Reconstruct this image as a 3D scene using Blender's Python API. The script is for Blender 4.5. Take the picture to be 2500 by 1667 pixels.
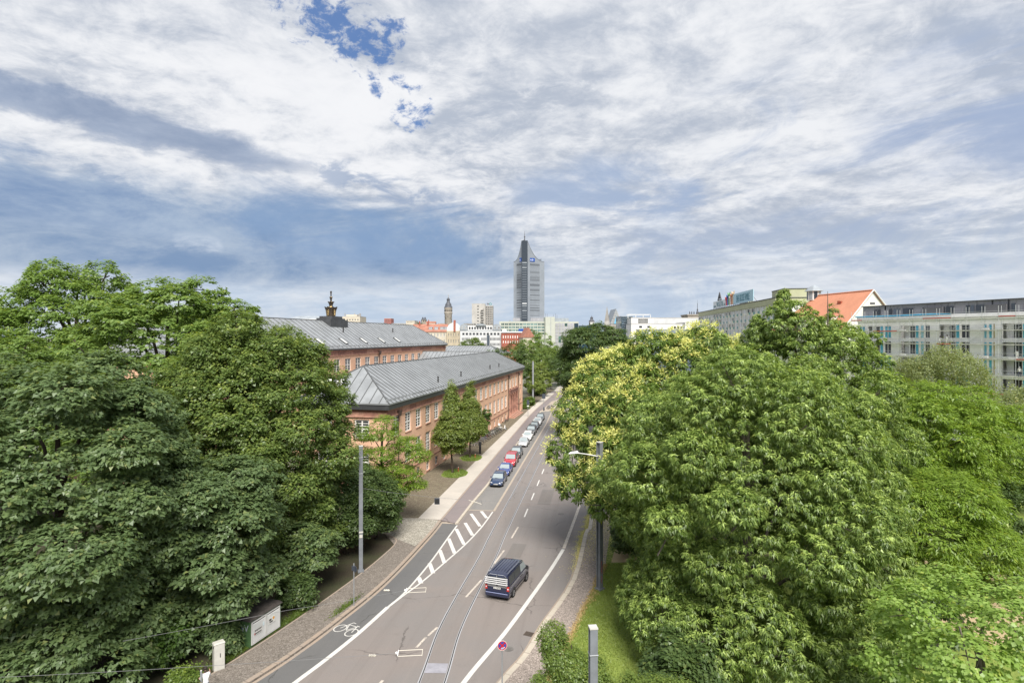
import bpy, bmesh, math, random
import numpy as np
from mathutils import Vector, Matrix

# ---------------------------------------------------------------- camera, sky, sun, exposure
for o in list(bpy.data.objects):
    bpy.data.objects.remove(o)
SC = bpy.context.scene
COL = SC.collection
H, F, CX, HOR = 19.2, 1424.0, 1250.0, 822.0       # eye height (m), focal length (photo px), centre column, horizon row
PW, PH = 2500.0, 1667.0

cam_d = bpy.data.cameras.new('camera')
cam = bpy.data.objects.new('camera', cam_d)
COL.objects.link(cam)
cam.location = (0, 0, H)
cam.rotation_euler = (math.radians(90), 0, 0)
cam_d.sensor_width = 36.0
cam_d.lens = 36.0 * F / PW
cam_d.shift_y = -(PH / 2 - HOR) / PW
cam_d.clip_start = 0.5
cam_d.clip_end = 20000
SC.camera = cam

SUN_EL, SUN_AZ = 50.0, 170.0      # degrees; azimuth clockwise from +Y (view direction)
SKY_K = 0.1
EXPO = 0.5

SC.view_settings.view_transform = 'Standard'
SC.view_settings.look = 'None'
SC.view_settings.gamma = 1.0
SC.view_settings.exposure = EXPO
SC.render.use_motion_blur = False
SC.render.film_transparent = False
SC.cycles.max_bounces = 6
SC.cycles.diffuse_bounces = 3
SC.cycles.transmission_bounces = 3
SC.cycles.use_denoising = True

world = bpy.data.worlds.new('World')
SC.world = world
world.use_nodes = True


class NT:
    """tiny helper to write node trees as expressions"""
    def __init__(self, tree):
        self.t = tree
        self.n = tree.nodes
        self.l = tree.links

    def put(self, sock, v):
        if v is None:
            return
        if isinstance(v, bpy.types.NodeSocket):
            self.l.new(v, sock)
        else:
            if isinstance(v, (tuple, list)) and len(v) == 3 and sock.type == 'RGBA':
                v = (*v, 1.0)
            sock.default_value = v

    def m(self, op, a, b=None, c=None, clamp=False):
        n = self.n.new('ShaderNodeMath')
        n.operation = op
        n.use_clamp = clamp
        self.put(n.inputs[0], a)
        self.put(n.inputs[1], b)
        self.put(n.inputs[2], c)
        return n.outputs[0]

    def add(self, a, b): return self.m('ADD', a, b)
    def sub(self, a, b): return self.m('SUBTRACT', a, b)
    def mul(self, a, b): return self.m('MULTIPLY', a, b)
    def mx(self, a, b): return self.m('MAXIMUM', a, b)

    def smooth(self, v, lo, hi, a=0.0, b=1.0):
        n = self.n.new('ShaderNodeMapRange')
        n.interpolation_type = 'SMOOTHSTEP'
        self.put(n.inputs['Value'], v)
        self.put(n.inputs['From Min'], lo)
        self.put(n.inputs['From Max'], hi)
        self.put(n.inputs['To Min'], a)
        self.put(n.inputs['To Max'], b)
        return n.outputs[0]

    def mix(self, f, a, b, mode='MIX'):
        n = self.n.new('ShaderNodeMix')
        n.data_type = 'RGBA'
        n.blend_type = mode
        self.put(n.inputs['Factor'], f)
        self.put(n.inputs['A'], a)
        self.put(n.inputs['B'], b)
        return n.outputs['Result']

    def noise(self, vec, scale, detail=5, rough=0.55, dist=0.0, lac=2.0, out=0):
        n = self.n.new('ShaderNodeTexNoise')
        self.put(n.inputs['Vector'], vec)
        n.inputs['Scale'].default_value = scale
        n.inputs['Detail'].default_value = detail
        n.inputs['Roughness'].default_value = rough
        n.inputs['Lacunarity'].default_value = lac
        n.inputs['Distortion'].default_value = dist
        return n.outputs[out]

    def comb(self, x, y, z):
        n = self.n.new('ShaderNodeCombineXYZ')
        self.put(n.inputs[0], x); self.put(n.inputs[1], y); self.put(n.inputs[2], z)
        return n.outputs[0]

    def sep(self, v):
        n = self.n.new('ShaderNodeSeparateXYZ')
        self.put(n.inputs[0], v)
        return n.outputs


def build_sky():
    w = NT(world.node_tree)
    w.n.clear()
    out = w.n.new('ShaderNodeOutputWorld')
    bg = w.n.new('ShaderNodeBackground')
    bg.inputs['Strength'].default_value = SKY_K
    w.l.new(bg.outputs[0], out.inputs[0])
    sky = w.n.new('ShaderNodeTexSky')
    sky.sky_type = 'NISHITA'
    sky.sun_disc = False
    sky.sun_elevation = math.radians(SUN_EL)
    sky.sun_rotation = math.radians(SUN_AZ)
    sky.air_density = 1.0
    sky.dust_density = 1.2
    tc = w.n.new('ShaderNodeTexCoord')
    nrm = w.n.new('ShaderNodeVectorMath'); nrm.operation = 'NORMALIZE'
    w.l.new(tc.outputs['Generated'], nrm.inputs[0])
    X, Y, Z = w.sep(nrm.outputs[0])
    az = w.m('ARCTAN2', X, Y)
    el = w.m('ARCSINE', Z)
    # a flat cloud deck seen from below: clouds foreshorten towards the horizon
    zz = w.add(w.mx(Z, 0.0), 0.14)
    px = w.m('DIVIDE', X, zz)
    py = w.m('DIVIDE', Y, zz)
    P = w.comb(px, py, 0.3)
    # streak direction of the deck (wind from the left front)
    rot = math.radians(24)
    pu = w.add(w.mul(px, math.cos(rot)), w.mul(py, math.sin(rot)))
    pv = w.sub(w.mul(py, math.cos(rot)), w.mul(px, math.sin(rot)))
    PS = w.comb(w.mul(pu, 0.62), pv, 1.7)
    n_big = w.noise(PS, 0.85, 5, 0.52, 0.35)
    n_mid = w.noise(P, 1.5, 9, 0.60, 0.5)
    n_fine = w.noise(P, 4.6, 9, 0.66, 0.3)
    AE = w.comb(w.mul(az, 1.0), w.mul(el, 2.2), 0.0)
    n_w1 = w.noise(AE, 2.2, 6, 0.6, 0.2)
    n_w2 = w.noise(AE, 5.0, 8, 0.66, 0.4)
    waz = w.add(az, w.mul(w.sub(n_w1, 0.5), 0.16))
    wel = w.add(w.add(el, w.mul(w.sub(n_w2, 0.5), 0.075)), w.mul(w.sub(n_w1, 0.5), 0.05))

    def A(pxl, pyl):
        u, v = (pxl - CX) / F, (HOR - pyl) / F
        return math.atan(u), math.atan(v / math.sqrt(1 + u * u))

    def blob(x0, y0, x1, y1, half, soft=0.6, frac=1.0, a=None, e=None):
        """elongated soft patch between two sky directions; half = half thickness in photo px"""
        a0, e0 = A(x0, y0)
        a1, e1 = A(x1, y1)
        ca, ce = (a0 + a1) / 2, (e0 + e1) / 2
        dx, dy = a1 - a0, e1 - e0
        L = math.hypot(dx, dy)
        c, s = dx / L, dy / L
        da = w.sub(a or waz, ca)
        de = w.sub(e or wel, ce)
        p = w.m('DIVIDE', w.add(w.mul(da, c), w.mul(de, s)), L / 2)
        q = w.m('DIVIDE', w.sub(w.mul(de, c), w.mul(da, s)), half / F)
        p2 = w.mul(p, p)
        r = w.add(w.mul(p2, p2), w.mul(q, q))
        return w.mul(w.smooth(r, 1.0 + soft, max(0.0, 1.0 - soft)), frac)

    S = 1.0 / SKY_K / (2 ** EXPO)
    def C(r, g, b):
        f = lambda v: (v / 255.0 / 12.92 if v < 11 else ((v / 255.0 + 0.055) / 1.055) ** 2.4) * S
        return (f(r), f(g), f(b))

    n_w3 = w.noise(AE, 15.0, 7, 0.62, 0.5)
    n_st = w.noise(w.comb(w.mul(w.add(az, w.mul(el, 1.1)), 0.9), w.mul(w.sub(el, w.mul(az, 0.16)), 3.0), 0.0), 3.4, 9, 0.66, 0.9)
    # cloud deck: bright tops to grey-blue bases
    n_tex = w.noise(P, 7.5, 8, 0.70, 0.8)
    deckv = w.add(w.add(w.mul(n_big, 0.55), w.mul(n_mid, 0.75)), w.add(w.mul(n_fine, 0.55), w.mul(n_tex, 0.45)))
    # billows: the side of each swelling turned to the light is brighter
    sh_v = w.n.new('ShaderNodeVectorMath'); sh_v.operation = 'ADD'
    w.l.new(P, sh_v.inputs[0]); sh_v.inputs[1].default_value = (0.05, 0.09, 0.0)
    n_mid2 = w.noise(sh_v.outputs[0], 1.5, 9, 0.60, 0.5)
    n_fine2 = w.noise(sh_v.outputs[0], 4.6, 9, 0.66, 0.3)
    emb = w.add(w.mul(w.sub(n_mid, n_mid2), 0.75), w.mul(w.sub(n_fine, n_fine2), 0.32))
    deckv = w.add(deckv, emb)
    bright = w.smooth(deckv, 0.94, 1.42)
    deck = w.mix(bright, C(184, 193, 208), C(240, 242, 246))
    deck = w.mix(w.smooth(n_tex, 0.56, 0.72, 0.0, 0.35), deck, C(244, 246, 250))
    deep = w.smooth(w.add(n_big, w.mul(n_mid, 0.45)), 0.70, 0.50)
    deck = w.mix(w.mul(deep, 0.5), deck, C(170, 183, 204))
    # a lighter, finer veil towards the horizon
    hz = w.smooth(el, 0.20, 0.03)
    veil = w.mix(w.smooth(n_st, 0.38, 0.62), C(190, 208, 229), C(220, 227, 236))
    deck = w.mix(w.mul(hz, 0.85), deck, veil)
    # bright area in the middle of the view
    br = blob(0, 270, 1300, 330, 210, 0.95)
    deck = w.mix(w.mul(br, w.smooth(w.add(n_mid, w.add(w.mul(n_fine, 0.4), w.mul(n_tex, 0.35))), 0.72, 1.0, 0.0, 0.8)), deck, C(246, 247, 250))
    # greyer, bluer flank to the right
    rb = blob(1500, 600, 2700, 230, 230, 0.95)
    deck = w.mix(w.mul(rb, w.smooth(w.add(n_st, w.mul(n_mid, 0.4)), 0.74, 0.52, 0.0, 0.65)), deck, C(168, 184, 211))
    rb2 = blob(2050, 330, 2900, 150, 110, 0.95)
    deck = w.mix(w.mul(rb2, w.smooth(n_st, 0.60, 0.38, 0.15, 0.85)), deck, C(164, 181, 211))
    rb3 = blob(1250, 480, 1900, 420, 70, 0.95)
    deck = w.mix(w.mul(rb3, w.smooth(n_mid, 0.60, 0.42, 0.0, 0.75)), deck, C(163, 183, 214))
    # big slate-blue shower cloud low on the left, its base cut off level
    waz3 = w.add(waz, w.mul(w.sub(n_st, 0.5), 0.25))
    wel3 = w.add(w.add(wel, w.mul(w.sub(n_st, 0.5), 0.09)), w.mul(w.sub(n_w3, 0.5), 0.02))
    lm = blob(-700, 480, 1260, 640, 130, 0.7, 1.0, waz3, wel3)
    cut = w.smooth(w.add(el, w.mul(w.sub(n_w1, 0.5), 0.05)), A(700, 715)[1], A(700, 655)[1])
    lm = w.mul(lm, cut)
    lmt = w.add(w.mul(n_st, 0.6), w.add(w.mul(n_w2, 0.4), w.mul(n_w3, 0.25)))
    lmc = w.mix(w.smooth(lmt, 0.50, 0.76), C(122, 150, 187), C(176, 192, 212))
    deck = w.mix(w.mul(lm, 0.93), deck, lmc)
    lm2 = blob(-500, 345, 560, 540, 50, 0.85, 1.0, waz3, wel3)
    deck = w.mix(w.mul(lm2, 0.8), deck, w.mix(w.smooth(n_w2, 0.35, 0.65), C(126, 152, 190), C(172, 190, 213)))
    lm3 = blob(560, 540, 1200, 600, 70, 0.9, 1.0, waz3, wel3)
    deck = w.mix(w.mul(lm3, w.smooth(n_w2, 0.66, 0.4, 0.1, 0.75)), deck, C(138, 166, 203))
    # long dark roll of cloud
    waz2 = w.add(w.add(az, w.mul(w.sub(n_w2, 0.5), 0.05)), w.mul(w.sub(n_w3, 0.5), 0.03))
    wel2 = w.add(w.add(el, w.mul(w.sub(n_w2, 0.5), 0.05)), w.mul(w.sub(n_w3, 0.5), 0.035))
    cg = blob(-300, 120, 740, 408, 34, 0.8, 1.0, waz2, wel2)
    deck = w.mix(w.mul(cg, 0.88), deck, w.mix(w.smooth(n_w2, 0.3, 0.7), C(126, 146, 178), C(168, 182, 205)))
    cg2 = blob(760, 395, 1150, 510, 30, 0.95, 1.0, waz2, wel2)
    deck = w.mix(w.mul(cg2, w.smooth(n_w3, 0.42, 0.58, 0.0, 0.8)), deck, C(158, 175, 202))
    # small sunlit puffs
    for (x, y, hw, hh) in ((490, 588, 64, 22), (1632, 545, 66, 24), (25, 700, 80, 40)):
        pf = blob(x - hw, y, x + hw, y + 2, hh, 0.6, 1.0, waz2, wel2)
        pf = w.mul(pf, w.smooth(w.add(n_w3, w.mul(n_w2, 0.4)), 0.56, 0.84, 0.0, 1.0))
        deck = w.mix(w.mul(pf, 0.5), deck, C(218, 227, 240))
    # open gaps where the blue shows
    gap = w.mx(blob(680, -60, 960, 150, 80, 0.95), blob(880, 120, 1060, 320, 55, 0.95))
    AE2 = w.comb(w.mul(az, 1.0), w.mul(el, 1.5), 3.0)
    n_g = w.noise(AE2, 11.0, 9, 0.68, 0.8)
    n_g2 = w.noise(AE2, 34.0, 6, 0.66, 0.4)
    gn = w.add(w.mul(w.sub(n_g, 0.5), 2.8), w.mul(w.sub(n_g2, 0.5), 2.6))
    gmask = w.smooth(w.add(w.mul(gap, 0.62), gn), 0.34, 0.92)
    gmask = w.mul(w.mul(gmask, w.smooth(gap, 0.02, 0.5)), 0.95)
    blue = w.mix(0.65, sky.outputs[0], C(82, 124, 190))
    col = w.mix(gmask, deck, blue)
    w.l.new(col, bg.inputs['Color'])


build_sky()
sun_d = bpy.data.lights.new('sun', 'SUN')
sun_d.energy = 4.6
sun_d.angle = math.radians(30)
sun_d.color = (1.0, 0.95, 0.87)
sun = bpy.data.objects.new('sun', sun_d)
COL.objects.link(sun)
_a, _e = math.radians(SUN_AZ), math.radians(SUN_EL)
sun_dir = Vector((math.sin(_a) * math.cos(_e), math.cos(_a) * math.cos(_e), math.sin(_e)))
sun.rotation_euler = sun_dir.to_track_quat('Z', 'Y').to_euler()
sun.location = (0, 0, 60)

# ---------------------------------------------------------------- helpers
RNG = random.Random(7)


def gp(px, py, z=0.0):
    """photo pixel -> point on the level plane z"""
    D = (H - z) * F / (py - HOR)
    return Vector(((px - CX) / F * D, D, z))


def at(px, py, D):
    """photo pixel -> point at distance D straight ahead"""
    return Vector(((px - CX) / F * D, D, H - (py - HOR) / F * D))


def link(o):
    COL.objects.link(o)
    return o


def tag(o, label=None, cat=None, group=None, kind=None):
    if label: o['label'] = label
    if cat: o['category'] = cat
    if group: o['group'] = group
    if kind: o['kind'] = kind
    return o


def thing(name, label, cat, loc=(0, 0, 0), rz=0.0, group=None):
    o = bpy.data.objects.new(name, None)
    o.empty_display_size = 0.3
    link(o)
    o.location = loc
    o.rotation_euler = (0, 0, rz)
    return tag(o, label, cat, group)


def obj(name, me, parent=None, loc=None, rot=None, mat=None, scale=None):
    o = bpy.data.objects.new(name, me)
    link(o)
    if parent is not None: o.parent = parent
    if loc is not None: o.location = loc
    if rot is not None: o.rotation_euler = rot
    if scale is not None: o.scale = scale
    if mat is not None:
        if len(me.materials) == 0: me.materials.append(mat)
    return o


def copy_tree(o, parent=None):
    c = o.copy()
    COL.objects.link(c)
    if parent is not None: c.parent = parent
    for ch in list(o.children):
        copy_tree(ch, c)
    return c


class MB:
    def __init__(self):
        self.v, self.f, self.mi = [], [], []
        self.cur = 0

    def face(self, pts):
        b = len(self.v)
        self.v.extend([tuple(p) for p in pts])
        self.f.append(tuple(range(b, b + len(pts))))
        self.mi.append(self.cur)

    def poly(self, vs, fs):
        b = len(self.v)
        self.v.extend([tuple(p) for p in vs])
        for f in fs:
            self.f.append(tuple(b + i for i in f))
            self.mi.append(self.cur)

    def box(self, x0, x1, y0, y1, z0, z1):
        self.poly([(x0, y0, z0), (x1, y0, z0), (x1, y1, z0), (x0, y1, z0), (x0, y0, z1), (x1, y0, z1), (x1, y1, z1), (x0, y1, z1)],
                  [(0, 3, 2, 1), (4, 5, 6, 7), (0, 1, 5, 4), (1, 2, 6, 5), (2, 3, 7, 6), (3, 0, 4, 7)])

    def taper(self, x0, x1, y0, y1, z0, z1, dx, dy):
        self.poly([(x0, y0, z0), (x1, y0, z0), (x1, y1, z0), (x0, y1, z0), (x0 + dx, y0 + dy, z1), (x1 - dx, y0 + dy, z1), (x1 - dx, y1 - dy, z1), (x0 + dx, y1 - dy, z1)],
                  [(0, 3, 2, 1), (4, 5, 6, 7), (0, 1, 5, 4), (1, 2, 6, 5), (2, 3, 7, 6), (3, 0, 4, 7)])

    def tube(self, p0, p1, r0, r1=None, n=8, caps=True):
        r1 = r0 if r1 is None else r1
        p0, p1 = Vector(p0), Vector(p1)
        d = (p1 - p0)
        if d.length < 1e-6: return
        d.normalize()
        a = d.orthogonal().normalized()
        b = d.cross(a)
        vs = []
        for (p, r) in ((p0, r0), (p1, r1)):
            for i in range(n):
                t = 2 * math.pi * i / n
                vs.append(p + (a * math.cos(t) + b * math.sin(t)) * r)
        fs = [(i, (i + 1) % n, n + (i + 1) % n, n + i) for i in range(n)]
        if caps:
            fs.append(tuple(reversed(range(n))))
            fs.append(tuple(range(n, 2 * n)))
        self.poly(vs, fs)

    def path(self, pts, rs, n=6):
        """one connected tapering tube through points"""
        pts = [Vector(p) for p in pts]
        vs, fs = [], []
        ref = None
        for i, p in enumerate(pts):
            d = (pts[min(i + 1, len(pts) - 1)] - pts[max(i - 1, 0)]).normalized()
            if ref is None: ref = d.orthogonal().normalized()
            a = (ref - d * ref.dot(d))
            a = a.normalized() if a.length > 1e-4 else d.orthogonal().normalized()
            ref = a
            b = d.cross(a)
            for k in range(n):
                t = 2 * math.pi * k / n
                vs.append(p + (a * math.cos(t) + b * math.sin(t)) * rs[i])
        for i in range(len(pts) - 1):
            for k in range(n):
                fs.append((i * n + k, i * n + (k + 1) % n, (i + 1) * n + (k + 1) % n, (i + 1) * n + k))
        fs.append(tuple(reversed(range(n))))
        fs.append(tuple((len(pts) - 1) * n + k for k in range(n)))
        self.poly(vs, fs)

    def lathe(self, prof, n=16, c=(0, 0, 0), cap=True):
        vs, fs = [], []
        for (r, z) in prof:
            for k in range(n):
                t = 2 * math.pi * k / n
                vs.append((c[0] + r * math.cos(t), c[1] + r * math.sin(t), c[2] + z))
        for i in range(len(prof) - 1):
            for k in range(n):
                fs.append((i * n + k, i * n + (k + 1) % n, (i + 1) * n + (k + 1) % n, (i + 1) * n + k))
        if cap:
            fs.append(tuple(reversed(range(n))))
            fs.append(tuple((len(prof) - 1) * n + k for k in range(n)))
        self.poly(vs, fs)

    def prism(self, poly, z0, z1):
        n = len(poly)
        vs = [(p[0], p[1], z0) for p in poly] + [(p[0], p[1], z1) for p in poly]
        area = sum(poly[i][0] * poly[(i + 1) % n][1] - poly[(i + 1) % n][0] * poly[i][1] for i in range(n))
        fs = [tuple(range(n, 2 * n)), tuple(reversed(range(n)))]
        for i in range(n):
            j = (i + 1) % n
            fs.append((i, j, n + j, n + i))
        if area < 0: fs = [tuple(reversed(f)) for f in fs]
        self.poly(vs, fs)

    def ring(self, c, axis, R, r, n=20, m=6):
        """torus"""
        axis = Vector(axis).normalized()
        a = axis.orthogonal().normalized(); b = axis.cross(a)
        c = Vector(c)
        vs, fs = [], []
        for i in range(n):
            t = 2 * math.pi * i / n
            rad = a * math.cos(t) + b * math.sin(t)
            for k in range(m):
                s = 2 * math.pi * k / m
                vs.append(c + rad * (R + r * math.cos(s)) + axis * (r * math.sin(s)))
        for i in range(n):
            for k in range(m):
                i2, k2 = (i + 1) % n, (k + 1) % m
                fs.append((i * m + k, i2 * m + k, i2 * m + k2, i * m + k2))
        self.poly(vs, fs)

    def mesh(self, name, mats, smooth=None):
        me = bpy.data.meshes.new(name)
        me.from_pydata(self.v, [], self.f)
        if not isinstance(mats, (list, tuple)): mats = [mats]
        for m in mats: me.materials.append(m)
        if len(mats) > 1: me.polygons.foreach_set('material_index', self.mi)
        if smooth is not None:
            bm = bmesh.new(); bm.from_mesh(me)
            bmesh.ops.remove_doubles(bm, verts=bm.verts, dist=1e-4)
            bmesh.ops.recalc_face_normals(bm, faces=bm.faces)
            bm.to_mesh(me); bm.free()
            me.polygons.foreach_set('use_smooth', [True] * len(me.polygons))
            me.set_sharp_from_angle(angle=math.radians(smooth))
        me.update()
        return me

    def build(self, name, mats, parent=None, smooth=None, loc=None, rot=None):
        return obj(name, self.mesh(name, mats, smooth), parent, loc, rot)


# ---------------------------------------------------------------- materials
MATS = {}


def mat(name, col, rough=0.8, var=0.12, scale=2.0, col2=None, bump=0.0, bscale=None, metal=0.0, spec=0.4, fine=0.0, coat=0.0):
    if name in MATS: return MATS[name]
    m = bpy.data.materials.new(name)
    m.use_nodes = True
    t = NT(m.node_tree)
    b = t.n['Principled BSDF']
    b.inputs['Roughness'].default_value = rough
    b.inputs['Metallic'].default_value = metal
    b.inputs['Specular IOR Level'].default_value = spec
    if coat: b.inputs['Coat Weight'].default_value = coat; b.inputs['Coat Roughness'].default_value = 0.06
    if var > 0 or col2:
        tc = t.n.new('ShaderNodeTexCoord').outputs['Object']
        n = t.noise(tc, scale, 6, 0.6)
        c2 = col2 or tuple(c * (1 - 1.6 * var) for c in col)
        c1 = col if col2 else tuple(min(1, c * (1 + var)) for c in col)
        c = t.mix(t.smooth(n, 0.32, 0.68), c1, c2)
        if fine > 0:
            nf = t.noise(tc, scale * 14, 3, 0.7)
            c = t.mix(fine, c, t.mix(t.smooth(nf, 0.35, 0.65), tuple(x * 0.6 for x in col), tuple(min(1, x * 1.35) for x in col)))
        t.put(b.inputs['Base Color'], c)
        if bump > 0:
            bn = t.n.new('ShaderNodeBump')
            bn.inputs['Strength'].default_value = bump
            bn.inputs['Distance'].default_value = 0.03
            t.l.new(t.noise(tc, bscale or scale * 8, 5, 0.6), bn.inputs['Height'])
            t.l.new(bn.outputs[0], b.inputs['Normal'])
    else:
        b.inputs['Base Color'].default_value = (*col, 1)
    MATS[name] = m
    return m


def glass_mat(name, col=(0.03, 0.035, 0.04), rough=0.06):
    if name in MATS: return MATS[name]
    m = bpy.data.materials.new(name)
    m.use_nodes = True
    t = NT(m.node_tree)
    b = t.n['Principled BSDF']
    inf = t.n.new('ShaderNodeObjectInfo').outputs['Random']
    c = t.mix(t.smooth(inf, 0.25, 1.0), tuple(x * 0.7 for x in col), tuple(x * 2.2 + 0.01 for x in col))
    t.put(b.inputs['Base Color'], c)
    b.inputs['Roughness'].default_value = rough
    b.inputs['Specular IOR Level'].default_value = 0.7
    MATS[name] = m
    return m


def ground_mat(name, c1, c2, scale=0.25, speck=(0.5, 1.4), sscale=30.0, samt=0.35, rough=0.9, cells=None, ccol=None, bump=0.15, spots=None):
    """large worn surfaces: broad stains + fine grain (+ optional stone cells)"""
    m = bpy.data.materials.new(name)
    m.use_nodes = True
    t = NT(m.node_tree)
    b = t.n['Principled BSDF']
    b.inputs['Roughness'].default_value = rough
    b.inputs['Specular IOR Level'].default_value = 0.3
    geo = t.n.new('ShaderNodeNewGeometry').outputs['Position']
    n1 = t.noise(geo, scale, 7, 0.62, 0.4)
    c = t.mix(t.smooth(n1, 0.34, 0.66), c1, c2)
    n2 = t.noise(geo, scale * 6, 6, 0.65)
    c = t.mix(t.smooth(n2, 0.35, 0.7, 0.0, 0.35), c, tuple(x * 0.72 for x in c1))
    nf = t.noise(geo, sscale, 3, 0.7)
    c = t.mix(samt, c, t.mix(t.smooth(nf, 0.3, 0.7), tuple(x * speck[0] for x in c1), tuple(min(1, x * speck[1]) for x in c1)))
    h = nf
    if cells:
        vo = t.n.new('ShaderNodeTexVoronoi')
        vo.feature = 'DISTANCE_TO_EDGE'
        t.put(vo.inputs['Vector'], geo)
        vo.inputs['Scale'].default_value = cells
        e = t.smooth(vo.outputs['Distance'], 0.0, 0.11)
        v2 = t.n.new('ShaderNodeTexVoronoi')
        t.put(v2.inputs['Vector'], geo)
        v2.inputs['Scale'].default_value = cells
        hs = t.sep(v2.outputs['Color'])[0]
        c = t.mix(0.55, c, t.mix(hs, tuple(x * 0.55 for x in c1), tuple(min(1, x * 1.5) for x in c2)))
        c = t.mix(e, ccol or tuple(x * 0.4 for x in c1), c)
        h = e
    if spots:
        ns = t.noise(geo, 9.0, 2, 0.5)
        c = t.mix(t.smooth(ns, 0.68, 0.74, 0.0, 0.7), c, spots)
    t.put(b.inputs['Base Color'], c)
    bn = t.n.new('ShaderNodeBump')
    bn.inputs['Strength'].default_value = bump
    bn.inputs['Distance'].default_value = 0.02
    t.l.new(h, bn.inputs['Height'])
    t.l.new(bn.outputs[0], b.inputs['Normal'])
    MATS[name] = m
    return m


def asphalt_mat(name, c1, c2):
    """worn carriageway: broad stains, wheel tracks along the street, hairline cracks, fine grain"""
    m = bpy.data.materials.new(name)
    m.use_nodes = True
    t = NT(m.node_tree)
    b = t.n['Principled BSDF']
    b.inputs['Roughness'].default_value = 0.86
    b.inputs['Specular IOR Level'].default_value = 0.3
    geo = t.n.new('ShaderNodeNewGeometry').outputs['Position']
    X, Y, Z = t.sep(geo)
    across = t.sub(X, t.mul(Y, 0.147))
    n1 = t.noise(geo, 0.13, 7, 0.62, 0.5)
    c = t.mix(t.smooth(n1, 0.36, 0.64), c1, c2)
    tracks = t.noise(t.comb(t.mul(across, 0.9), t.mul(Y, 0.03), 0.0), 1.0, 5, 0.6, 0.3)
    c = t.mix(t.smooth(tracks, 0.48, 0.70, 0.0, 0.42), c, tuple(x * 0.66 for x in c1))
    c = t.mix(t.smooth(tracks, 0.46, 0.30, 0.0, 0.30), c, tuple(x * 1.22 for x in c1))
    n2 = t.noise(geo, 1.1, 7, 0.66, 0.6)
    c = t.mix(t.smooth(n2, 0.55, 0.72, 0.0, 0.30), c, tuple(x * 0.62 for x in c1))
    vo = t.n.new('ShaderNodeTexVoronoi'); vo.feature = 'DISTANCE_TO_EDGE'
    wv = t.n.new('ShaderNodeVectorMath'); wv.operation = 'ADD'
    t.l.new(geo, wv.inputs[0]); t.l.new(t.noise(geo, 0.9, 4, 0.6, out=1), wv.inputs[1])
    t.l.new(wv.outputs[0], vo.inputs['Vector']); vo.inputs['Scale'].default_value = 0.16
    crack = t.mul(t.smooth(vo.outputs['Distance'], 0.010, 0.002), t.smooth(t.noise(geo, 0.22, 3, 0.5), 0.47, 0.60))
    c = t.mix(t.mul(crack, 0.75), c, (0.04, 0.037, 0.035))
    nf = t.noise(geo, 24, 3, 0.7)
    c = t.mix(0.30, c, t.mix(t.smooth(nf, 0.3, 0.7), tuple(x * 0.6 for x in c1), tuple(x * 1.35 for x in c1)))
    t.put(b.inputs['Base Color'], c)
    MATS[name] = m
    return m


def line_mat(name, c1, c2, under, wear=0.6):
    """road paint scuffed through to the asphalt"""
    m = ground_mat(name, c1, c2, 0.9, (0.75, 1.1), 20, 0.3, 0.75)
    t = NT(m.node_tree)
    b = t.n['Principled BSDF']
    src = b.inputs['Base Color'].links[0].from_socket
    geo = t.n.new('ShaderNodeNewGeometry').outputs['Position']
    n = t.noise(geo, 5.0, 7, 0.72, 0.3)
    t.put(b.inputs['Base Color'], t.mix(t.smooth(n, wear, wear + 0.12, 0.0, 0.75), src, under))
    return m


def paint(name, col, rough=0.28, metal=0.0):
    if name in MATS: return MATS[name]
    m = mat(name, col, rough, 0.0, metal=metal, spec=0.5, coat=0.8)
    return m


def leaf_mat(name, c1, c2, young=None, trans=0.44):
    m = bpy.data.materials.new(name)
    m.use_nodes = True
    t = NT(m.node_tree)
    t.n.clear()
    out = t.n.new('ShaderNodeOutputMaterial')
    rnd = t.n.new('ShaderNodeNewGeometry').outputs['Random Per Island']
    c = t.mix(rnd, c1, c2)
    c = t.mix(t.smooth(rnd, 0.955, 0.97, 0.0, 0.55), c, (c2[0] * 1.7, c2[1] * 1.25, c2[2] * 0.9))
    if young:
        at_ = t.n.new('ShaderNodeAttribute')
        at_.attribute_name = 'young'
        c = t.mix(at_.outputs['Fac'], c, young)
    d = t.n.new('ShaderNodeBsdfDiffuse')
    t.put(d.inputs['Color'], c)
    tr = t.n.new('ShaderNodeBsdfTranslucent')
    t.put(tr.inputs['Color'], t.mix(1.0, c, (1.25, 1.2, 0.55), 'MULTIPLY'))
    gl = t.n.new('ShaderNodeBsdfGlossy')
    gl.inputs['Roughness'].default_value = 0.42
    gl.inputs['Color'].default_value = (0.9, 0.95, 0.9, 1)
    s1 = t.n.new('ShaderNodeMixShader'); s1.inputs[0].default_value = trans
    t.l.new(d.outputs[0], s1.inputs[1]); t.l.new(tr.outputs[0], s1.inputs[2])
    s2 = t.n.new('ShaderNodeMixShader'); s2.inputs[0].default_value = 0.03
    t.l.new(s1.outputs[0], s2.inputs[1]); t.l.new(gl.outputs[0], s2.inputs[2])
    t.l.new(s2.outputs[0], out.inputs[0])
    MATS[name] = m
    return m


def text_mesh(s, size, m, parent, loc, rot=(math.radians(90), 0, 0), depth=0.02, sx=1.0, name='lettering'):
    cu = bpy.data.curves.new('txt', 'FONT')
    cu.body = s
    cu.size = size
    cu.extrude = depth
    cu.resolution_u = 2
    to = bpy.data.objects.new('txt', cu)
    COL.objects.link(to)
    me = bpy.data.meshes.new_from_object(to)
    bpy.data.objects.remove(to)
    bpy.data.curves.remove(cu)
    me.materials.clear()
    me.materials.append(m)
    o = obj(name, me, parent, loc, rot)
    o.scale = (sx, 1, 1)
    return o


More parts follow.
